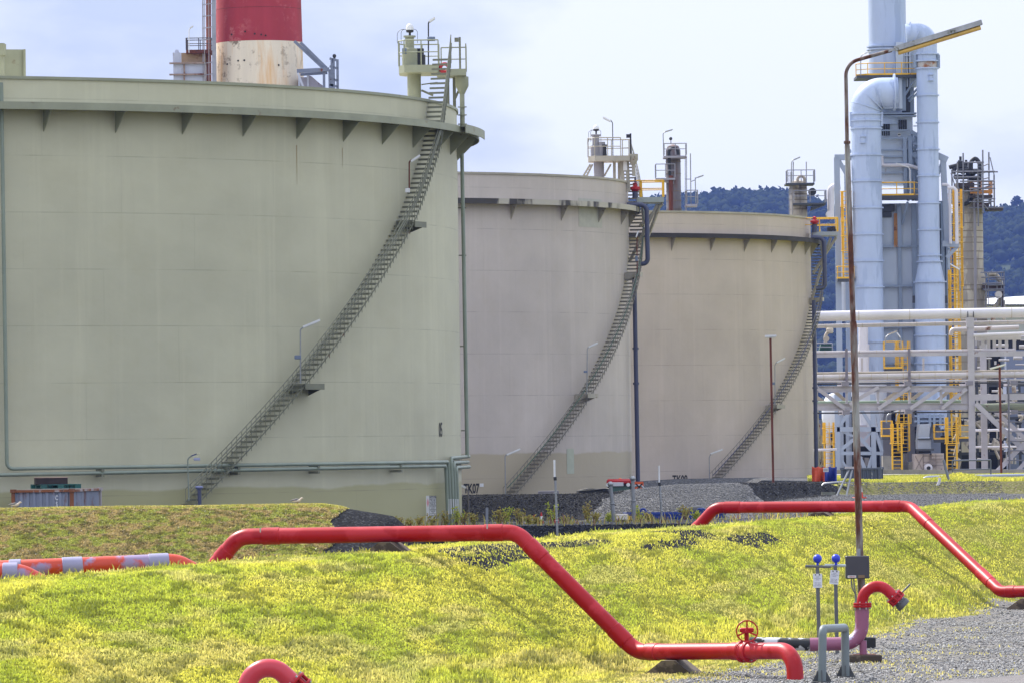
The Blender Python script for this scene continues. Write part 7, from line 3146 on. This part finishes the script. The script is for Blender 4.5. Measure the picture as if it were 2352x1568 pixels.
# loose stones
def stones(name, X, Y, r, cols, label):
    n = len(X)
    Z = H(X, Y)
    ov = np.array([[1, 0, 0], [-1, 0, 0], [0, 1, 0], [0, -1, 0], [0, 0, 1], [0, 0, -1]], float)
    of = np.array([[0, 2, 4], [2, 1, 4], [1, 3, 4], [3, 0, 4], [2, 0, 5], [1, 2, 5], [3, 1, 5], [0, 3, 5]])
    a = rng.uniform(0, 2 * PI, n)
    v = ov[None] * rng.uniform(.55, 1.2, (n, 6, 1)) * r[:, None, None]
    v = v + rng.normal(0, .12, (n, 6, 3)) * r[:, None, None]
    c_, s_ = np.cos(a)[:, None], np.sin(a)[:, None]
    co = np.stack([v[..., 0] * c_ - v[..., 1] * s_ + X[:, None], v[..., 0] * s_ + v[..., 1] * c_ + Y[:, None], v[..., 2] * .75 + Z[:, None] + r[:, None] * .35], -1).reshape(-1, 3)
    f = (of[None] + (np.arange(n) * 6)[:, None, None]).reshape(-1, 3)
    m = MATS.get('stone_tone')
    if m is None:
        m = bpy.data.materials.new('stone_tone')
        q = NT(m)
        at2 = q.n('ShaderNodeVertexColor', layer_name='tone')
        q.out(at2.outputs['Color'], .9, 0, spec=.1)
        MATS['stone_tone'] = m
    ob = fast_mesh(name, co, f, m, np.repeat(cols, 6, 0))
    tag(ob, label, 'gravel', None, 'stuff')


X, Y = scatter(260000, 100, 172, 1.9)
o = (X - Xc(Y)) * .968
e_ = yard_edge(Y)
k = (o > e_ - .6) & (rng.random(len(X)) < np.clip((o - e_ + .6) / 1.4, 0.05, 1) * (.35 + .65 * sstep(.35, .55, fbm(X * .6, Y * .3, 3))))
X, Y = X[k], Y[k]
n = len(X)
g_ = rng.uniform(.10, .42, n)[:, None] * np.array([[1.0, .98, .96]])
stones('loose_stones', X, Y, rng.uniform(.012, .034, n) * (1 + .8 * (rng.random(n) < .04)), g_, 'loose grey stones scattered over the yard')
X = rng.uniform(-9, 26, 150000)
Y = rng.uniform(218.5, 304, 150000)
r_ = X / Y
k = (np.abs(X) < Y * .1) & ((X - Xc(Y)) * .968 < -2.6)
X, Y, r_ = X[k], Y[k], r_[k]
n = len(X)
drk = (Y < 223) | ((Y > 262) & ((r_ < .0105 + (np.minimum(Y, 277) - 262) * .0006) | ((r_ > .0415 - (Y - 285) * .0006) & (r_ < .056) & (Y > 283))))
g_ = np.where(drk, rng.uniform(.008, .05, n) + .12 * (rng.random(n) < .04), rng.uniform(.08, .20, n))[:, None] * np.array([[1.0, 1.0, 1.03]])
stones('bund_stones', X, Y, rng.uniform(.02, .05, n), g_, 'broken stones covering the bund and ramp')

# ------------------------------------------------------------------ sky and sun
SAZ, SEL = math.radians(-40), math.radians(46)     # azimuth from the view direction, to the left
sd = Vector((math.sin(SAZ) * math.cos(SEL), math.cos(SAZ) * math.cos(SEL), math.sin(SEL)))
sl_ = bpy.data.lights.new('sun', 'SUN')
sl_.energy = 5.0
sl_.angle = math.radians(.6)
sl_.color = (1.0, .945, .86)
so_ = bpy.data.objects.new('sun', sl_)
so_.rotation_euler = (-sd).to_track_quat('-Z', 'Y').to_euler()
COL.objects.link(so_)
wd_ = bpy.data.worlds.new('World')
SC.world = wd_
wd_.use_nodes = True
t = NT.__new__(NT)
t.t = wd_.node_tree
t.t.nodes.clear()
sky = t.n('ShaderNodeTexSky', sky_type='NISHITA', sun_disc=False)
sky.sun_elevation = SEL
sky.sun_rotation = SAZ
sky.air_density = 1.0
sky.dust_density = 1.5
bg1 = t.n('ShaderNodeBackground')
bg1.inputs[1].default_value = .13
t.l(sky.outputs[0], bg1.inputs[0])
tc = t.n('ShaderNodeTexCoord')
mp = t.n('ShaderNodeMapping')
mp.inputs['Scale'].default_value = (1, 1, 2.4)
mp.inputs['Location'].default_value = (.35, .2, .1)
t.l(tc.outputs['Generated'], mp.inputs[0])
n1 = t.noise(mp.outputs[0], 11.0, 7, .55)
n2 = t.noise(mp.outputs[0], 3.5, 4, .5)
cl = t.math('ADD', t.math('MULTIPLY', n1, .6), t.math('MULTIPLY', n2, .5))
cc_ = t.mix(t.ramp(cl, .475, .60), (.41, .475, .65), (.70, .735, .79))
bg2 = t.n('ShaderNodeBackground')
sep_ = t.n('ShaderNodeSeparateXYZ')
t.l(tc.outputs['Generated'], sep_.inputs[0])
t.l(t.ramp(sep_.outputs[2], .09, .4, .96, 1.62), bg2.inputs[1])
t.l(cc_, bg2.inputs[0])
mx = t.n('ShaderNodeMixShader')
fac = t.ramp(cl, .36, .6, .82, .97)
t.l(fac, mx.inputs[0])
t.l(bg1.outputs[0], mx.inputs[1])
t.l(bg2.outputs[0], mx.inputs[2])
o_ = t.n('ShaderNodeOutputWorld')
t.l(mx.outputs[0], o_.inputs[0])

# air
hz_ = MB()
hz_.box((0, 3000, 119), (9600, 6800, 240))
hv = hz_.build('haze', None)
hm = bpy.data.materials.new('haze_air')
hm.use_nodes = True
nt = hm.node_tree
nt.nodes.clear()
pv = nt.nodes.new('ShaderNodeVolumePrincipled')
pv.inputs['Color'].default_value = (.22, .36, 1.0, 1)
pv.inputs['Density'].default_value = .00005
on = nt.nodes.new('ShaderNodeOutputMaterial')
nt.links.new(pv.outputs[0], on.inputs['Volume'])
hv.data.materials.append(hm)
tag(hv, None, None, None, 'stuff')

vs_ = SC.view_settings
SC.display_settings.display_device = 'sRGB'
vs_.view_transform = 'Standard'
vs_.look = 'None'
vs_.exposure = 0.58
vs_.gamma = 1.0
cy = SC.cycles
cy.max_bounces = 6
cy.diffuse_bounces = 3
cy.glossy_bounces = 3
cy.transmission_bounces = 4
cy.volume_bounces = 0
cy.transparent_max_bounces = 6
